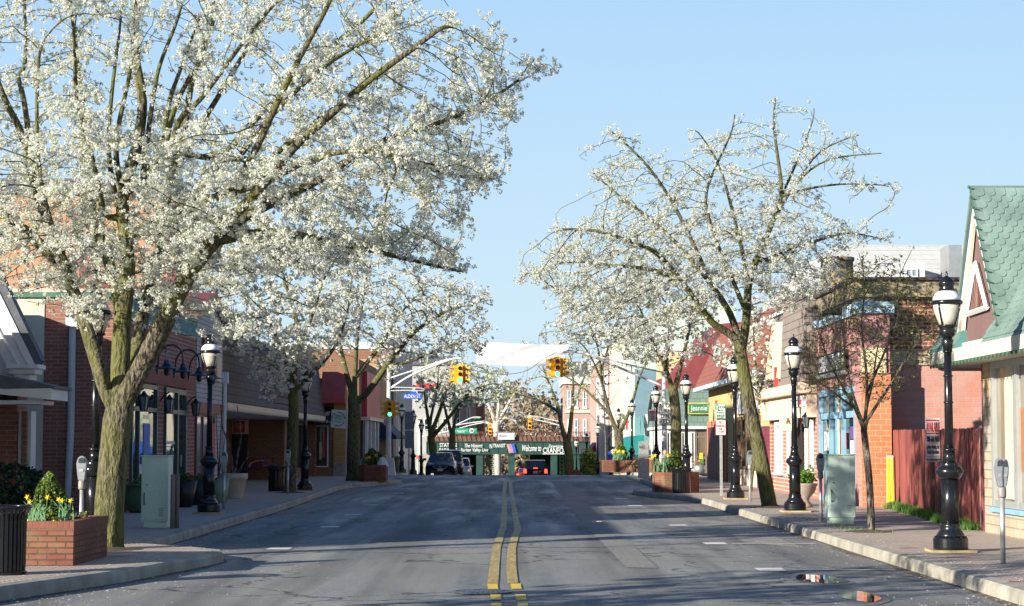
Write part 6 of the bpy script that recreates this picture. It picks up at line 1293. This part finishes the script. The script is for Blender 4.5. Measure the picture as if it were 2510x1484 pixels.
def grass(name, pts, n, h, seed, label):
    rg = np.random.default_rng(seed); P = np.array(pts); i = rg.integers(0, len(P) - 1, n); f = rg.random((n, 1)); c = P[i] * f + P[i + 1] * (1 - f) + np.c_[rg.normal(0, .10, n), rg.normal(0, .12, n), np.zeros(n)]
    hh = h * rg.uniform(.4, 1.2, n); a = rg.random(n) * 6.28; w = .008; V = []; 
    for k in range(n):
        x, y, z = c[k]; dx, dy = math.cos(a[k]), math.sin(a[k]); V += [(x - dy * w, y + dx * w, z), (x + dy * w, y - dx * w, z), (x + dx * hh[k] * .4, y + dy * hh[k] * .4, z + hh[k])]
    b = MB(); b.add(V, [(3 * k, 3 * k + 1, 3 * k + 2) for k in range(n)]); o = b.build(name, GRS); tag(o, label, 'grass', kind='stuff'); return o
grass('grass_strip', [(8.95, 46.3, .149), (8.7, 43.5, .149), (8.45, 40, .149), (8.2, 37, .149), (7.95, 34.3, .149)], 5200, .17, 3, 'ragged green grass growing along the foot of the red fence')
grass('grass_tufts', [(6.25, 33.3, .149), (5.9, 33.9, .149), (5.9, 37, .149), (5.7, 46.9, .149)], 220, .05, 4, 'sparse weeds around the kerbside tree and cabinet bases'); 
b = MB(); 
for (px, py, r) in ((2130, 1302, .42), (1887, 1243, .5), (265, 1345, .5), (712, 1207, .45)):
    x, y, _ = G(px, py, .15); b.lathe([(r, 0), (r * .9, .006), (r * .3, .03), (.02, .04)], x, y, .149, n=20)
struct(b.build('tree_pit_soil', SOIL))
# ---- traffic signals ----
GLN = M('green_light', (.05, .95, .65), .4, .02, emit=2.2); RLN = M('red_light', (1.0, .06, .02), .4, .02, emit=2.2); OFF = M('dark_lens', (.10, .035, .02), .3, .2); OFFB = M('black_lens', (.03, .03, .035), .3, .2)
def signal(parent_name, X, Y, z_top, h, lit, label, sides=True, s=1.0):
    e = empty('traffic_signal', (X, Y, z_top - h), label, 'traffic signal', 'yellow traffic signals'); w = h * .30; sec = h / 3
    def head(ox, oy, ang, nm):
        b = MB(); b.box(-w / 2, w / 2, -w * .35, w * .35, 0, h)
        for i in range(3):
            z = sec * (i + .5); 
            P = [(w * .46 * math.cos(R(a)), z + w * .46 * math.sin(R(a))) for a in range(-20, 201, 20)]; Q = [(x * .88, z + (zz - z) * .88) for x, zz in P]; n = len(P)
            vs = [(x, -w * .34, zz) for x, zz in P] + [(x, -w * 1.05, zz) for x, zz in P] + [(x, -w * .34, zz) for x, zz in Q] + [(x, -w * 1.05, zz) for x, zz in Q]
            b.add(vs, [(k, k + 1, n + k + 1, n + k) for k in range(n - 1)] + [(2*n + k + 1, 2*n + k, 3*n + k, 3*n + k + 1) for k in range(n - 1)] + [(n + k, n + k + 1, 3*n + k + 1, 3*n + k) for k in range(n - 1)])
        c_, s_ = math.cos(ang), math.sin(ang); b.v = [(X + ox + x * c_ - y * s_, Y + oy + x * s_ + y * c_, z_top - h + z) for x, y, z in b.v]
        o = b.build(nm, TLY, e)
        for i in range(3):
            z = sec * (i + .5); l = MB(); n = 16; l.add([(w * .40 * math.cos(2 * math.pi * k / n), -w * .40, z + w * .40 * math.sin(2 * math.pi * k / n)) for k in range(n)], [tuple(range(n))]); l.v = [(X + ox + x * c_ - y * s_, Y + oy + x * s_ + y * c_, z_top - h + zz) for x, y, zz in l.v]
            l.build('lens', (GLN if lit == 'g' and i == 0 else RLN if lit == 'r' and i == 2 else OFF) if ang == 0 else OFF, o)
    head(0, 0, 0, 'signal_head')
    if sides: head(-w * .95, w * .6, R(-78), 'side_head'); head(w * .95, w * .6, R(78), 'side_head')
    b = MB(); b.tube([(X, Y, z_top), (X, Y, z_top + h * .12)], .04 * s, 8); b.box(X - w * .7, X + w * .7, Y - .02, Y + .06, z_top + .002, z_top + .05); b.build('hanger', TLY, e); return e
YL, YR = 93.5, 87.0
def arm_pole(name, X, Y, ztop, base_w, arms, label, zb=None, r=.11):
    z = gz(Y) + .149; e = empty(name, (X, Y, z), label, 'signal pole', 'white curved signal poles'); b = MB(); b.smooth = True; b.lathe([(r * 1.2, .0), (r * 1.15, 1.0), (r * .8, ztop - z)], X, Y, z, n=16); b.build('pole', WPOLE, e)
    if base_w: b = MB(); q = base_w; b.hexa([(X - q, Y - q, z), (X + q, Y - q, z), (X + q, Y + q, z), (X - q, Y + q, z), (X - q * .72, Y - q * .72, z + .8), (X + q * .72, Y - q * .72, z + .8), (X + q * .72, Y + q * .72, z + .8), (X - q * .72, Y + q * .72, z + .8)]); b.build('base', WPOLE, e)
    b = MB(); b.smooth = True
    for pts, rr in arms: b.tube(smooth_poly([W(px, py, Y) for px, py in pts]) if len(pts) > 2 else [W(px, py, Y) for px, py in pts], rr, 8)
    b.build('arm', WPOLE, e); return e
arm_pole('signal_pole', XX(953, YL), YL, ZZ(905, YL), .33, [([(958,950),(1010,918),(1070,893),(1110,879),(1135,877)], .055), ([(958,925),(1020,905),(1080,885),(1110,878)], .04), ([(1020,906),(1020,914)], .03)], 'white signal pole on the left corner with box base and curved arm')
signal('s', XX(1128, YL - .4), YL - .4, ZZ(896, YL), .83, 'g', 'overhead signal showing green left of the banner, hanging from the left arm')
signal('s', XX(954, YL - 1), YL - .5, ZZ(984, YL), .72, 'g', 'lower signal with green light mounted on the left white pole')
part_e = arm_pole('signal_pole', XX(1627, YR), YR, ZZ(915, YR), .16, [([(1625,946),(1560,918),(1500,893),(1440,868),(1410,862),(1372,861)], .055), ([(1625,912),(1540,893),(1460,872),(1405,860),(1372,859)], .035), ([(1462,873),(1462,879)], .03), ([(1547,893),(1547,913)], .03)], 'white signal pole on the right corner with long curved arm over the road')
signal('s', XX(1366, YR - .4), YR - .4, ZZ(878, YR), .83, 'g', 'overhead signal showing green under the right end of the banner')
b = MB(); P = smooth_poly([W(px, py, y) for px, py, y in ((1085, 895, 93), (1105, 902, 92.6), (1140, 902, 92), (1185, 912, 91), (1235, 917, 90), (1290, 908, 88.5), (1330, 880, 87.5), (1366, 862, 87))]); b.tube(P, .012, 5); tag(b.build('overhead_cable', BLKM), 'thin black cable sagging between the two overhead signals', 'cable')
# street name signs and turn sign
Y = YL - .3; e = empty('street_name_sign', (XX(1012, Y), Y, 3.8), 'blue ALDEN ST. street name sign hanging from the left pole bracket', 'street sign')
s = part('plate', SBLU, e, (XX(988, Y), XX(1034, Y), Y, Y + .02, ZZ(977, Y), ZZ(964.5, Y))); b = MB(); b.prism([(XX(1001, Y), ZZ(964.4, Y)), (XX(1023, Y), ZZ(964.4, Y)), (XX(1019, Y), ZZ(959, Y)), (XX(1005, Y), ZZ(959, Y))], 'y', Y, Y + .02); b.build('crest', SBLU, s); text('ALDEN ST.', WHP, s, (XX(1011, Y), Y - .01, ZZ(970.5, Y)), .80, .16)
b = MB(); b.tube([W(958, 948, Y), W(1025, 950, Y), W(1040, 953, Y), W(1038, 957, Y), W(990, 956, Y), W(958, 957, Y)], .025, 6); b.tube([W(1012, 959, Y), W(1012, 956, Y)], .015, 5); b.build('bracket', WPOLE, e)
Y = YL - 1.2; e = empty('road_signs', (XX(1008, Y), Y, .149), 'grey backs of two road signs on a thin post left of the blue car', 'sign'); X = XX(1002.5, Y); part('post', GALV, e, (X - .04, X + .04, Y, Y + .04, .149, 3.1)); part('upper_plate', M('sign_back_grey', (.16, .18, .21), .5, .1), e, (X - .2, X + .2, Y - .02, Y - .003, ZZ(1052, Y), ZZ(1008, Y))); part('lower_plate', M('sign_back_grey', (.16, .18, .21)), e, (X - .19, X + .19, Y - .02, Y - .003, ZZ(1098, Y), ZZ(1054, Y)))
Y = YR - .25; e = empty('turn_sign', (XX(1628, Y), Y, 2.6), 'white NO TURN ON RED sign high on the right white signal pole', 'sign'); s = sign_plate(e, XX(1606, Y), XX(1649.5, Y), Y - .02, ZZ(1041, Y), ZZ(984, Y), SGNW, BLKM)
text('N O', BLKM, s, (XX(1628, Y), Y - .03, ZZ(993, Y)), .45, .18); text('TURN', BLKM, s, (XX(1628, Y), Y - .03, ZZ(1006.5, Y)), .56, .15); text('O N', BLKM, s, (XX(1628, Y), Y - .03, ZZ(1019, Y)), .36, .16); text('RED', BLKM, s, (XX(1628, Y), Y - .03, ZZ(1032, Y)), .46, .16)
Y = 150; X = XX(1425, Y); e = empty('turn_sign', (X, Y, gz(Y)), 'distant small white NO TURN ON RED sign near the bridge', 'sign'); part('post', GALV, e, (X - .05, X + .05, Y, Y + .05, gz(Y) + .15, ZZ(1110, Y))); s = sign_plate(e, XX(1418, Y), XX(1433.5, Y), Y - .02, ZZ(1113, Y), ZZ(1092, Y), SGNW, BLKM); text('N O\nTURN\nON\nRED', BLKM, s, (XX(1426, Y), Y - .03, ZZ(1102.5, Y)), .36, .52)
Y = 146; X = XX(1468, Y); e = empty('warning_sign', (X, Y, gz(Y)), 'yellow diamond warning sign left of the broad white pillar', 'sign'); part('post', GALV, e, (X - .05, X + .05, Y, Y + .05, gz(Y) + .15, .6)); b = MB(); q = .34; c = ZZ(1132, Y); b.prism([(X, c - q), (X + q, c), (X, c + q), (X - q, c)], 'y', Y - .05, Y - .02); b.build('plate', M('warning_yellow', (.85, .50, .01), .5), e)
Y = 152; X = XX(1030, Y); e = empty('pedestrian_signal', (XX(1028, 118.6), 118.6, .3), 'small pedestrian signal showing a red hand left of the blue car', 'traffic signal'); Y = 118.6; part('case', BLKM, e, (XX(1021, Y), XX(1030, Y), Y, Y + .2, ZZ(1124, Y), ZZ(1115, Y))); part('red_hand', RLN, e, (XX(1022, Y), XX(1027, Y), Y - .02, Y - .004, ZZ(1123, Y), ZZ(1116, Y))); part('post', GALV, e, (XX(1025, Y), XX(1027, Y), Y + .05, Y + .1, gz(Y) + .1, ZZ(1124, Y)))
# ---- banner ----
Yb = 104; b = MB(); b.smooth = True; N, K = 48, 12; vs = []
TL, TR, BL, BR = (1162, 836), (1396, 844), (1168, 891), (1376, 897)
for j in range(K + 1):
    for i in range(N + 1):
        u, v = i / N, j / K; px = (TL[0] * (1 - u) + TR[0] * u) * (1 - v) + (BL[0] * (1 - u) + BR[0] * u) * v; py = (TL[1] * (1 - u) + TR[1] * u) * (1 - v) + (BL[1] * (1 - u) + BR[1] * u) * v + 2.0 * math.sin(math.pi * u)
        w_ = .07 * math.sin(10 * u + 5 * v) + .16 * max(0, u - .45) * math.sin(15 * (u * .45 + v)) + .03 * math.sin(30 * u - 14 * v); vs.append(W(px, py, Yb + w_))
b.add(vs, [(j*(N+1)+i, j*(N+1)+i+1, (j+1)*(N+1)+i+1, (j+1)*(N+1)+i) for j in range(K) for i in range(N)]); o = b.build('blank_banner', mat_leafy('banner_cloth', (.80, .80, .80), (.84, .84, .84), .3)); tag(o, 'blank white cloth banner strung high across the street', 'banner')
b = MB(); b.tube([W(1396, 844, Yb), W(1470, 838, Yb), W(1560, 832, Yb)], .012, 4); b.tube([W(1162, 836, Yb), W(1080, 828, Yb), W(960, 822, Yb)], .012, 4); o = b.build('rope', BLKM, o)
# ---- railway bridge ----
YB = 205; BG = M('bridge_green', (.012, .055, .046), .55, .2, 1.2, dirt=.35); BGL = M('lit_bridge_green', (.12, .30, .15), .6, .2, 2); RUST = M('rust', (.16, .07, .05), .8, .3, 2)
e = empty('railway_bridge', (0, YB, gz(YB)), 'dark green steel railway bridge with painted white lettering across the end of the street', 'bridge'); zt, zb_ = ZZ(1080.5, YB), ZZ(1113, YB); g = gz(YB)
XA, XB = XX(1046, YB), XX(1502, YB); b = MB(); b.box(XA, XB, YB, YB + 8, zb_, zt)
for i in range(22): x = XA + (XB - XA) * i / 21; b.box(x - .05, x + .05, YB - .05, YB, zb_ + .1, zt - .08)
b.box(XA, XB, YB - .14, YB, zt - .08, zt); b.box(XA, XB, YB - .14, YB, zb_, zb_ + .1); gd = b.build('girder', BG, e)
part('deck', RUST, e, (XA, XB, YB + .2, YB + 8.2, zt + .001, zt + .5))
def cx_(a, c): return XX((a + c) / 2, YB), (c - a) * YB / FP
for (s_, x0, x1, y0, y1) in (('STATION', 1078, 1119, 1085, 1095), ('PARKING', 1077, 1120, 1098, 1109), ('The Historic', 1139, 1183, 1087, 1096), ('Raritan Valley Line', 1129, 1196, 1098, 1108), ('N', 1200, 1206, 1087.5, 1098), ('TRANSIT', 1208, 1238.5, 1087, 1096), ('Welcome to', 1279, 1326, 1090, 1105), ('Downtown', 1344, 1384, 1089, 1096), ('CRANFORD', 1330, 1397, 1096, 1110)):
    c, w_ = cx_(x0, x1); text(s_, WHP, gd, (c, YB - .18, ZZ((y0 + y1) / 2, YB)), w_, (y1 - y0) * YB / FP, shear=.25 if s_ in ('The Historic', 'Raritan Valley Line', 'Welcome to', 'Downtown') else 0)
part('underline', WHP, gd, (XX(1329, YB), XX(1397, YB), YB - .19, YB - .15, ZZ(1113, YB) + .02, ZZ(1111.5, YB) + .03))
for k, (c_, nm) in enumerate((((.55, .25, .20), 'logo_orange'), ((.35, .16, .45), 'logo_purple'), ((.03, .10, .45), 'logo_blue'))):
    b = MB(); u0, u1 = 1241 + k * 6, 1247.5 + k * 6; b.add([(XX(u0 + 6, YB), YB - .19, ZZ(1109, YB)), (XX(u1 + 6, YB), YB - .19, ZZ(1109, YB)), (XX(u1, YB), YB - .19, ZZ(1087.5, YB)), (XX(u0, YB), YB - .19, ZZ(1087.5, YB))], [(0, 1, 2, 3)]); b.build('railway_logo_stripe', M(nm, c_, .5), gd)
b = MB(); n = 34; zf0, zf1 = zt + .3, ZZ(1058, YB)
for i in range(n + 1):
    x = XA + 1 + (XB - XA - 3) * i / n; b.tube([(x + .25, YB + .1, zf0 - .3), (x, YB + .1, zf1)], .035, 4)
for z in (zf1, zf1 - .12, (zf0 + zf1) / 2): b.tube([(XA + 1, YB + .1, z), (XB - 2, YB + .1, z)], .03, 4)
b.build('railing', RUST, e)
b = MB(); 
for i in range(9): x = XX(1190 + i * 24, YB + 8); b.tube([(x, YB + 8, zf0), (x + .15, YB + 8, zf1 - .1)], .05, 4)
b.build('far_railing', M('pale_rail', (.5, .48, .45), .7), e)
for px in (1175, 1253, 1357, 1412): part('column', BG, e, (XX(px - 8, YB), XX(px + 8, YB), YB + .1, YB + .7, g, zb_ - .002))
for px in (1196, 1206, 1376):
    x = XX(px, YB + 6); b = MB(); 
    for s_ in (-.2, .2): b.box(x + s_ - .05, x + s_ + .05, YB + 6, YB + 6.3, g, zb_ - .01)
    for i in range(8): z = g + i * .42; b.tube([(x - .2, YB + 5.98, z), (x + .2, YB + 5.98, z + .42)], .03, 4); b.tube([(x + .2, YB + 5.98, z), (x - .2, YB + 5.98, z + .42)], .03, 4)
    b.build('lattice_column', BGL, e)
part('abutment', CONC, e, (XX(1030, YB), XX(1075, YB), YB + .5, YB + 8, g, zb_ - .003)); part('abutment', CONC, e, (XX(1430, YB), XX(1505, YB), YB + .5, YB + 8, g, zb_ - .003)); part('back_wall', DARK, e, (XX(1075, YB), XX(1180, YB), YB + 8.3, YB + 8.6, g, zb_)); part('back_wall', DARK, e, (XX(1300, YB), XX(1430, YB), YB + 8.3, YB + 8.6, g, zb_))
Y = YB - .1; s = part('cloth_sign', LGR, e, (XX(1220, Y), XX(1260.5, Y), Y - .1, Y - .05, ZZ(1077, Y), ZZ(1060, Y))); text('BRADLEYS', M('mauve', (.45, .25, .45), .6), s, (XX(1233, Y), Y - .12, ZZ(1068, Y)), .8, .22)
# ---- far signals ----
Y = 182; arm_pole('signal_pole', XX(1028, Y), Y, ZZ(1030, Y), 0, [([(1028,1056),(1090,1046),(1150,1036),(1190,1031)], .05), ([(1028,1070),(1100,1056),(1150,1042),(1190,1034)], .05), ([(1091,1046),(1091,1057)], .03), ([(1058,1052),(1058,1062)], .03)], 'distant white signal pole left of the North Avenue sign', r=.16)
arm_pole('sign_pole', XX(1111, Y), Y, ZZ(1036, Y), 0, [([(1111,1044),(1140,1030),(1160,1022),(1180,1022)], .05)], 'distant white pole carrying the green North Avenue sign behind the blue car', r=.10); 
arm_pole('signal_pole', XX(1392, Y), Y, ZZ(1030, Y), 0, [([(1392,1048),(1350,1036),(1310,1027),(1296,1019)], .05), ([(1392,1036),(1350,1028),(1320,1021),(1296,1018)], .04)], 'distant white signal pole with arm behind the two stemmed tree', r=.14)
signal('s', XX(1201, Y), Y, ZZ(1038, Y), 1.0, 'r', 'distant left signal showing red in front of the bridge', sides=False); signal('s', XX(1298, Y), Y, ZZ(1022.5, Y), 1.1, 'r', 'distant right signal showing red against the sky above the bridge', sides=False)
e = empty('street_name_sign', (XX(1141, Y), Y, 3), 'distant green North Ave route 28 sign before the bridge', 'street sign'); s = part('plate', SGRN, e, (XX(1113, Y), XX(1169, Y), Y - .3, Y - .27, ZZ(1062.5, Y), ZZ(1048.5, Y))); text('North', WHP, s, (XX(1130, Y), Y - .32, ZZ(1056, Y)), .72, .26); text('Ave', WHP, s, (XX(1143.5, Y), Y - .32, ZZ(1054.5, Y)), .25, .12); text('E', WHP, s, (XX(1115.5, Y), Y - .32, ZZ(1055, Y)), .1, .12); text('W', WHP, s, (XX(1164.5, Y), Y - .32, ZZ(1053, Y)), .12, .12)
b = MB(); b.lathe([(.22, 0), (.22, .02)], 0, 0, 0, n=18); b.v = [(XX(1156, Y) + x, Y - .31 - z, ZZ(1055, Y) + y) for x, y, z in b.v]; b.build('route_disc', WHP, s); text('28', BLKM, s, (XX(1156, Y), Y - .35, ZZ(1055, Y)), .26, .2)
part('rail_overhead_sign', SGRN, e, (XX(1161, Y), XX(1176, Y), Y, Y + .1, ZZ(1026, Y), ZZ(1022, Y)))
# ---- cars ----
CG = glass('car_glass', (.015, .02, .03), .02)
def car(X, Y, label, name, paint, L_, wd, h, facing, kind, plate='', group='cars on the far road'):
    """facing -1: front towards the camera. Local +y is the car's rear when facing the camera"""
    e = empty(name, (0, 0, 0), label, 'car', group); hb = {'sedan': .93, 'suv': 1.12}[kind]; g0 = .22
    hw = wd / 2
    if kind == 'sedan': prof = [(0,.50,.62,.80),(.12,.28,.70,.93),(.9,.22,.86,1),(1.5,.20,.95,1),(2.4,.2,.98,1),(3.6,.2,1.0,1),(4.4,.24,1.02,.97),(4.75,.32,.92,.88),(4.82,.45,.80,.8)]; cab = [(1.35,.93,.86),(2.15,h - .03,.70),(3.1,h,.72),(3.7,h - .08,.68),(4.4,1.0,.80)]
    else: prof = [(0,.5,.8,.85),(.1,.3,.95,.95),(.9,.25,1.08,1),(1.5,.22,1.12,1),(4.4,.22,1.12,1),(4.75,.3,1.08,.97),(4.82,.4,1.0,.94)]; cab = [(1.3,1.1,.9),(1.95,h - .05,.76),(3.0,h,.80),(4.55,h - .03,.80),(4.78,1.1,.92)]
    sc = L_ / 4.82; b = MB(); b.smooth = True; rings = []
    for (y, zl, zh, wf) in prof:
        w_ = hw * wf; ring = [(-w_ * .9, zl), (-w_, zl + .18), (-w_ * 1.0, (zl + zh) / 2 + .05), (-w_ * .95, zh - .10), (-w_ * .84, zh - .01), (0, zh + .03), (w_ * .84, zh - .01), (w_ * .95, zh - .10), (w_, (zl + zh) / 2 + .05), (w_, zl + .18), (w_ * .9, zl)]
        rings.append([(x, y * sc, z) for x, z in ring])
    n = 11; vs = [p for r in rings for p in r]; fs = [(j*n+i, j*n+(i+1)%n, (j+1)*n+(i+1)%n, (j+1)*n+i) for j in range(len(rings) - 1) for i in range(n)] + [tuple(range(n - 1, -1, -1)), tuple((len(rings) - 1) * n + i for i in range(n))]
    b.add(vs, fs); body = b.build('body', paint, e)
    b = MB(); rr = []
    for k, (y, z, wf) in enumerate(cab):
        zb0 = .9 if kind == 'sedan' else 1.05; w_ = hw * wf; rr.append([(-hw * .90, y * sc, zb0), (-w_, y * sc, z - .02), (-w_ * .8, y * sc, z), (w_ * .8, y * sc, z), (w_, y * sc, z - .02), (hw * .90, y * sc, zb0)])
    n = 6; vs = [p for r in rr for p in r]; fs = []; 
    for j in range(len(rr) - 1):
        for i in range(n): fs.append((j*n+i, j*n+(i+1)%n, (j+1)*n+(i+1)%n, (j+1)*n+i))
    b.add(vs, fs); b.m = []
    for j in range(len(rr) - 1):
        for i in range(n):
            roof = i in (1, 2, 3); gl = (roof and j in (0, len(rr) - 2)) or (i in (0, 4) and 0 < j < len(rr) - 2) or (i in (0, 4) and j in (0, len(rr) - 2)); b.m.append(1 if gl and not (roof and 0 < j < len(rr) - 2) else 0)
    b.build('cabin', [paint, CG], e); front = (0 if facing < 0 else 1)
    RBR = M('tyre', (.015, .015, .016), .8, .1)
    for sx_ in (-1, 1):
        for wy in (.95, 3.85):
            t = MB(); t.smooth = True; q = 20; r_ = .33; vs = []
            for x in (hw - .20, hw - .01): vs += [(sx_ * x, wy * sc + r_ * math.cos(2 * math.pi * i / q), r_ + r_ * math.sin(2 * math.pi * i / q)) for i in range(q)]
            t.add(vs, [(i, (i + 1) % q, q + (i + 1) % q, q + i) for i in range(q)] + [tuple(range(q - 1, -1, -1)), tuple(range(q, 2 * q))]); wl = t.build('wheel', RBR, e); t = MB(); t.add([(sx_ * (hw + .002), wy * sc + .2 * math.cos(2 * math.pi * i / 12), r_ + .2 * math.sin(2 * math.pi * i / 12)) for i in range(12)], [tuple(range(12))]); t.build('rim', GALV, wl)
    for sx_ in (-1, 1):
        m_ = MB(); m_.box(sx_ * (hw - .02), sx_ * (hw + .18), 1.5 * sc, 1.62 * sc, .98, 1.12) if facing < 0 else m_.box(sx_ * (hw - .02), sx_ * (hw + .16), 1.5 * sc, 1.62 * sc, 1.1, 1.26); m_.build('door_mirror', paint, e)
        hl = MB(); z = .62 if kind == 'sedan' else .85; hl.hexa([(sx_ * hw * .55, .05, z - .04), (sx_ * hw * .93, .22, z), (sx_ * hw * .93, .5, z), (sx_ * hw * .55, .4, z - .04), (sx_ * hw * .58, .08, z + .1), (sx_ * hw * .94, .24, z + .16), (sx_ * hw * .94, .5, z + .16), (sx_ * hw * .58, .4, z + .1)]); hl.build('headlight', GLB, e)
        tl = MB(); zt_ = .95 if kind == 'suv' else .8; tl.box(sx_ * hw * .74, sx_ * hw * .96, 4.70 * sc, 4.86 * sc, zt_ - .18, zt_ + .14); tl.build('tail_light', RLN if facing > 0 else PRED, e)
    gr = MB(); gr.prism([(-.42, .66), (.42, .66), (.30, .50), (-.30, .50)], 'y', -.02, .12); g_ = gr.build('grille', BLKM, e); bd = MB(); bd.tube([(-.46, -.03, .67), (-.3, -.04, .51), (.3, -.04, .51), (.46, -.03, .67)], .015, 5); bd.build('chrome_trim', GALV, g_)
    if facing < 0: text('H', GALV, g_, (0, -.05, .62), .14, .09, shear=.3)
    pl = MB(); yp = -.05 if facing < 0 else 4.86 * sc; zp = .36 if facing < 0 else .78; pl.box(-.16, .16, min(yp, yp - .01), yp + .02, zp, zp + .15); pl.build('number_plate', M('plate_cream', (.62, .58, .38), .5), e)
    lw = MB(); lw.box(-.6, .6, -.02, .1, .27, .42); lw.build('lower_intake', BLKM, e)
    if facing > 0: b_ = MB(); b_.box(-.16, .16, 4.62 * sc, 4.80 * sc, 1.14, 1.20); b_.build('brake_light', RLN, e)
    e.location = (X, Y, gz(Y) + .006); e.rotation_euler = (0, 0, 0 if facing < 0 else math.pi)
    if facing > 0: e.location = (X, Y + L_, gz(Y) + .006)
    return e
NAVY = M('navy_car_paint', (.012, .025, .09), .12, .05, 1, metal=.3); BURG = M('burgundy_car_paint', (.035, .008, .02), .12, .05, 1, metal=.3); SILV = M('silver_car_paint', (.45, .46, .48), .2, .05, 1, metal=.6); DARKC = M('charcoal_car_paint', (.02, .022, .03), .12, .05, 1, metal=.3)
car(XX(1079, 119), 119, 'navy blue saloon car facing the camera, parked at the left kerb beyond the crest', 'parked_car', NAVY, 4.8, 1.84, 1.47, -1, 'sedan')
car(XX(1098, 126), 126.5, 'dark tall car parked right behind the navy saloon', 'parked_car', DARKC, 4.8, 1.9, 1.82, -1, 'suv')
car(XX(1122, 142), 142, 'silver car behind the two dark parked cars on the left', 'parked_car', SILV, 4.7, 1.85, 1.65, -1, 'suv')
car(XX(1312, 156), 156, 'dark burgundy people carrier with lit brake lights driving away towards the bridge', 'driving_car', BURG, 4.9, 1.92, 1.80, 1, 'suv')
car(XX(1290, 170), 171, 'small red car mostly hidden ahead of the burgundy people carrier', 'driving_car', M('red_car_paint', (.4, .01, .02), .15, .05), 4.4, 1.75, 1.42, 1, 'sedan')
# safety vest sign, red box
Y = 150; X = XX(1400, Y)
# ---- distant woods ----
rg = np.random.default_rng(9); n = 5200; x = rg.uniform(-70, 60, n); y = rg.uniform(262, 330, n); hmax = 7.2 + 2.2 * np.sin(x * .16) + 1.2 * np.sin(x * .43 + 1) + np.where(x < 2, 1.3, -.6); z = -3.2 + (hmax + 3.2) * rg.random(n) ** .75
e = empty('distant_woods', (0, 262, -3.2), 'brown leafless woods filling the distance behind the railway bridge', 'woods'); e['kind'] = 'stuff'
o = tufts('bare_twigs', np.stack([x, y, z], 1), [M('winter_twigs', (.26, .18, .13), .9, .3, .3), mat_leafy('spring_haze_leaf', (.30, .30, .16), (.42, .42, .26), .3)], e, nq=14, rad=1.1, size=.42, frac=.3, seed=10)
b = MB(); b.box(-90, 90, 335, 336, -3.3, 4.0); b.build('far_tree_line', M('far_trees', (.16, .12, .09), .9, .3, .2), e)
tw = Tree(.8); Y0 = 250; e = empty('sycamore_tree', (XX(1218, Y0), Y0, -3.2), 'tall leafless sycamore with pale white limbs rising behind the bridge', 'tree')
tw.limb([(XX(1218, Y0), Y0, -3.2)] + L([(1218,1080,0),(1216,1040,0)], Y0), .6, .4)
for pts in ([(1216,1045,0),(1205,1010,0),(1190,975,0),(1180,940,0)], [(1217,1045,0),(1222,1000,0),(1222,960,0),(1232,925,0)], [(1217,1050,0),(1235,1025,0),(1260,1028,0),(1275,1040,0)], [(1217,1040,0),(1240,1000,0),(1255,970,0)], [(1216,1050,0),(1195,1035,0),(1170,1028,0)]): tw.limb(L(pts, Y0), .28, .1)
tw.grow(crown_points([(1150,1040),(1160,960),(1200,900),(1250,910),(1290,970),(1290,1040)], Y0, 500, 6, 77), di=5, dk=1.1, iters=30, seed=4); tw.finish(tip=.03, expo=2.3); tw.mesh('trunk', M('white_bark', (.55, .50, .42), .8, .2, .5), e)
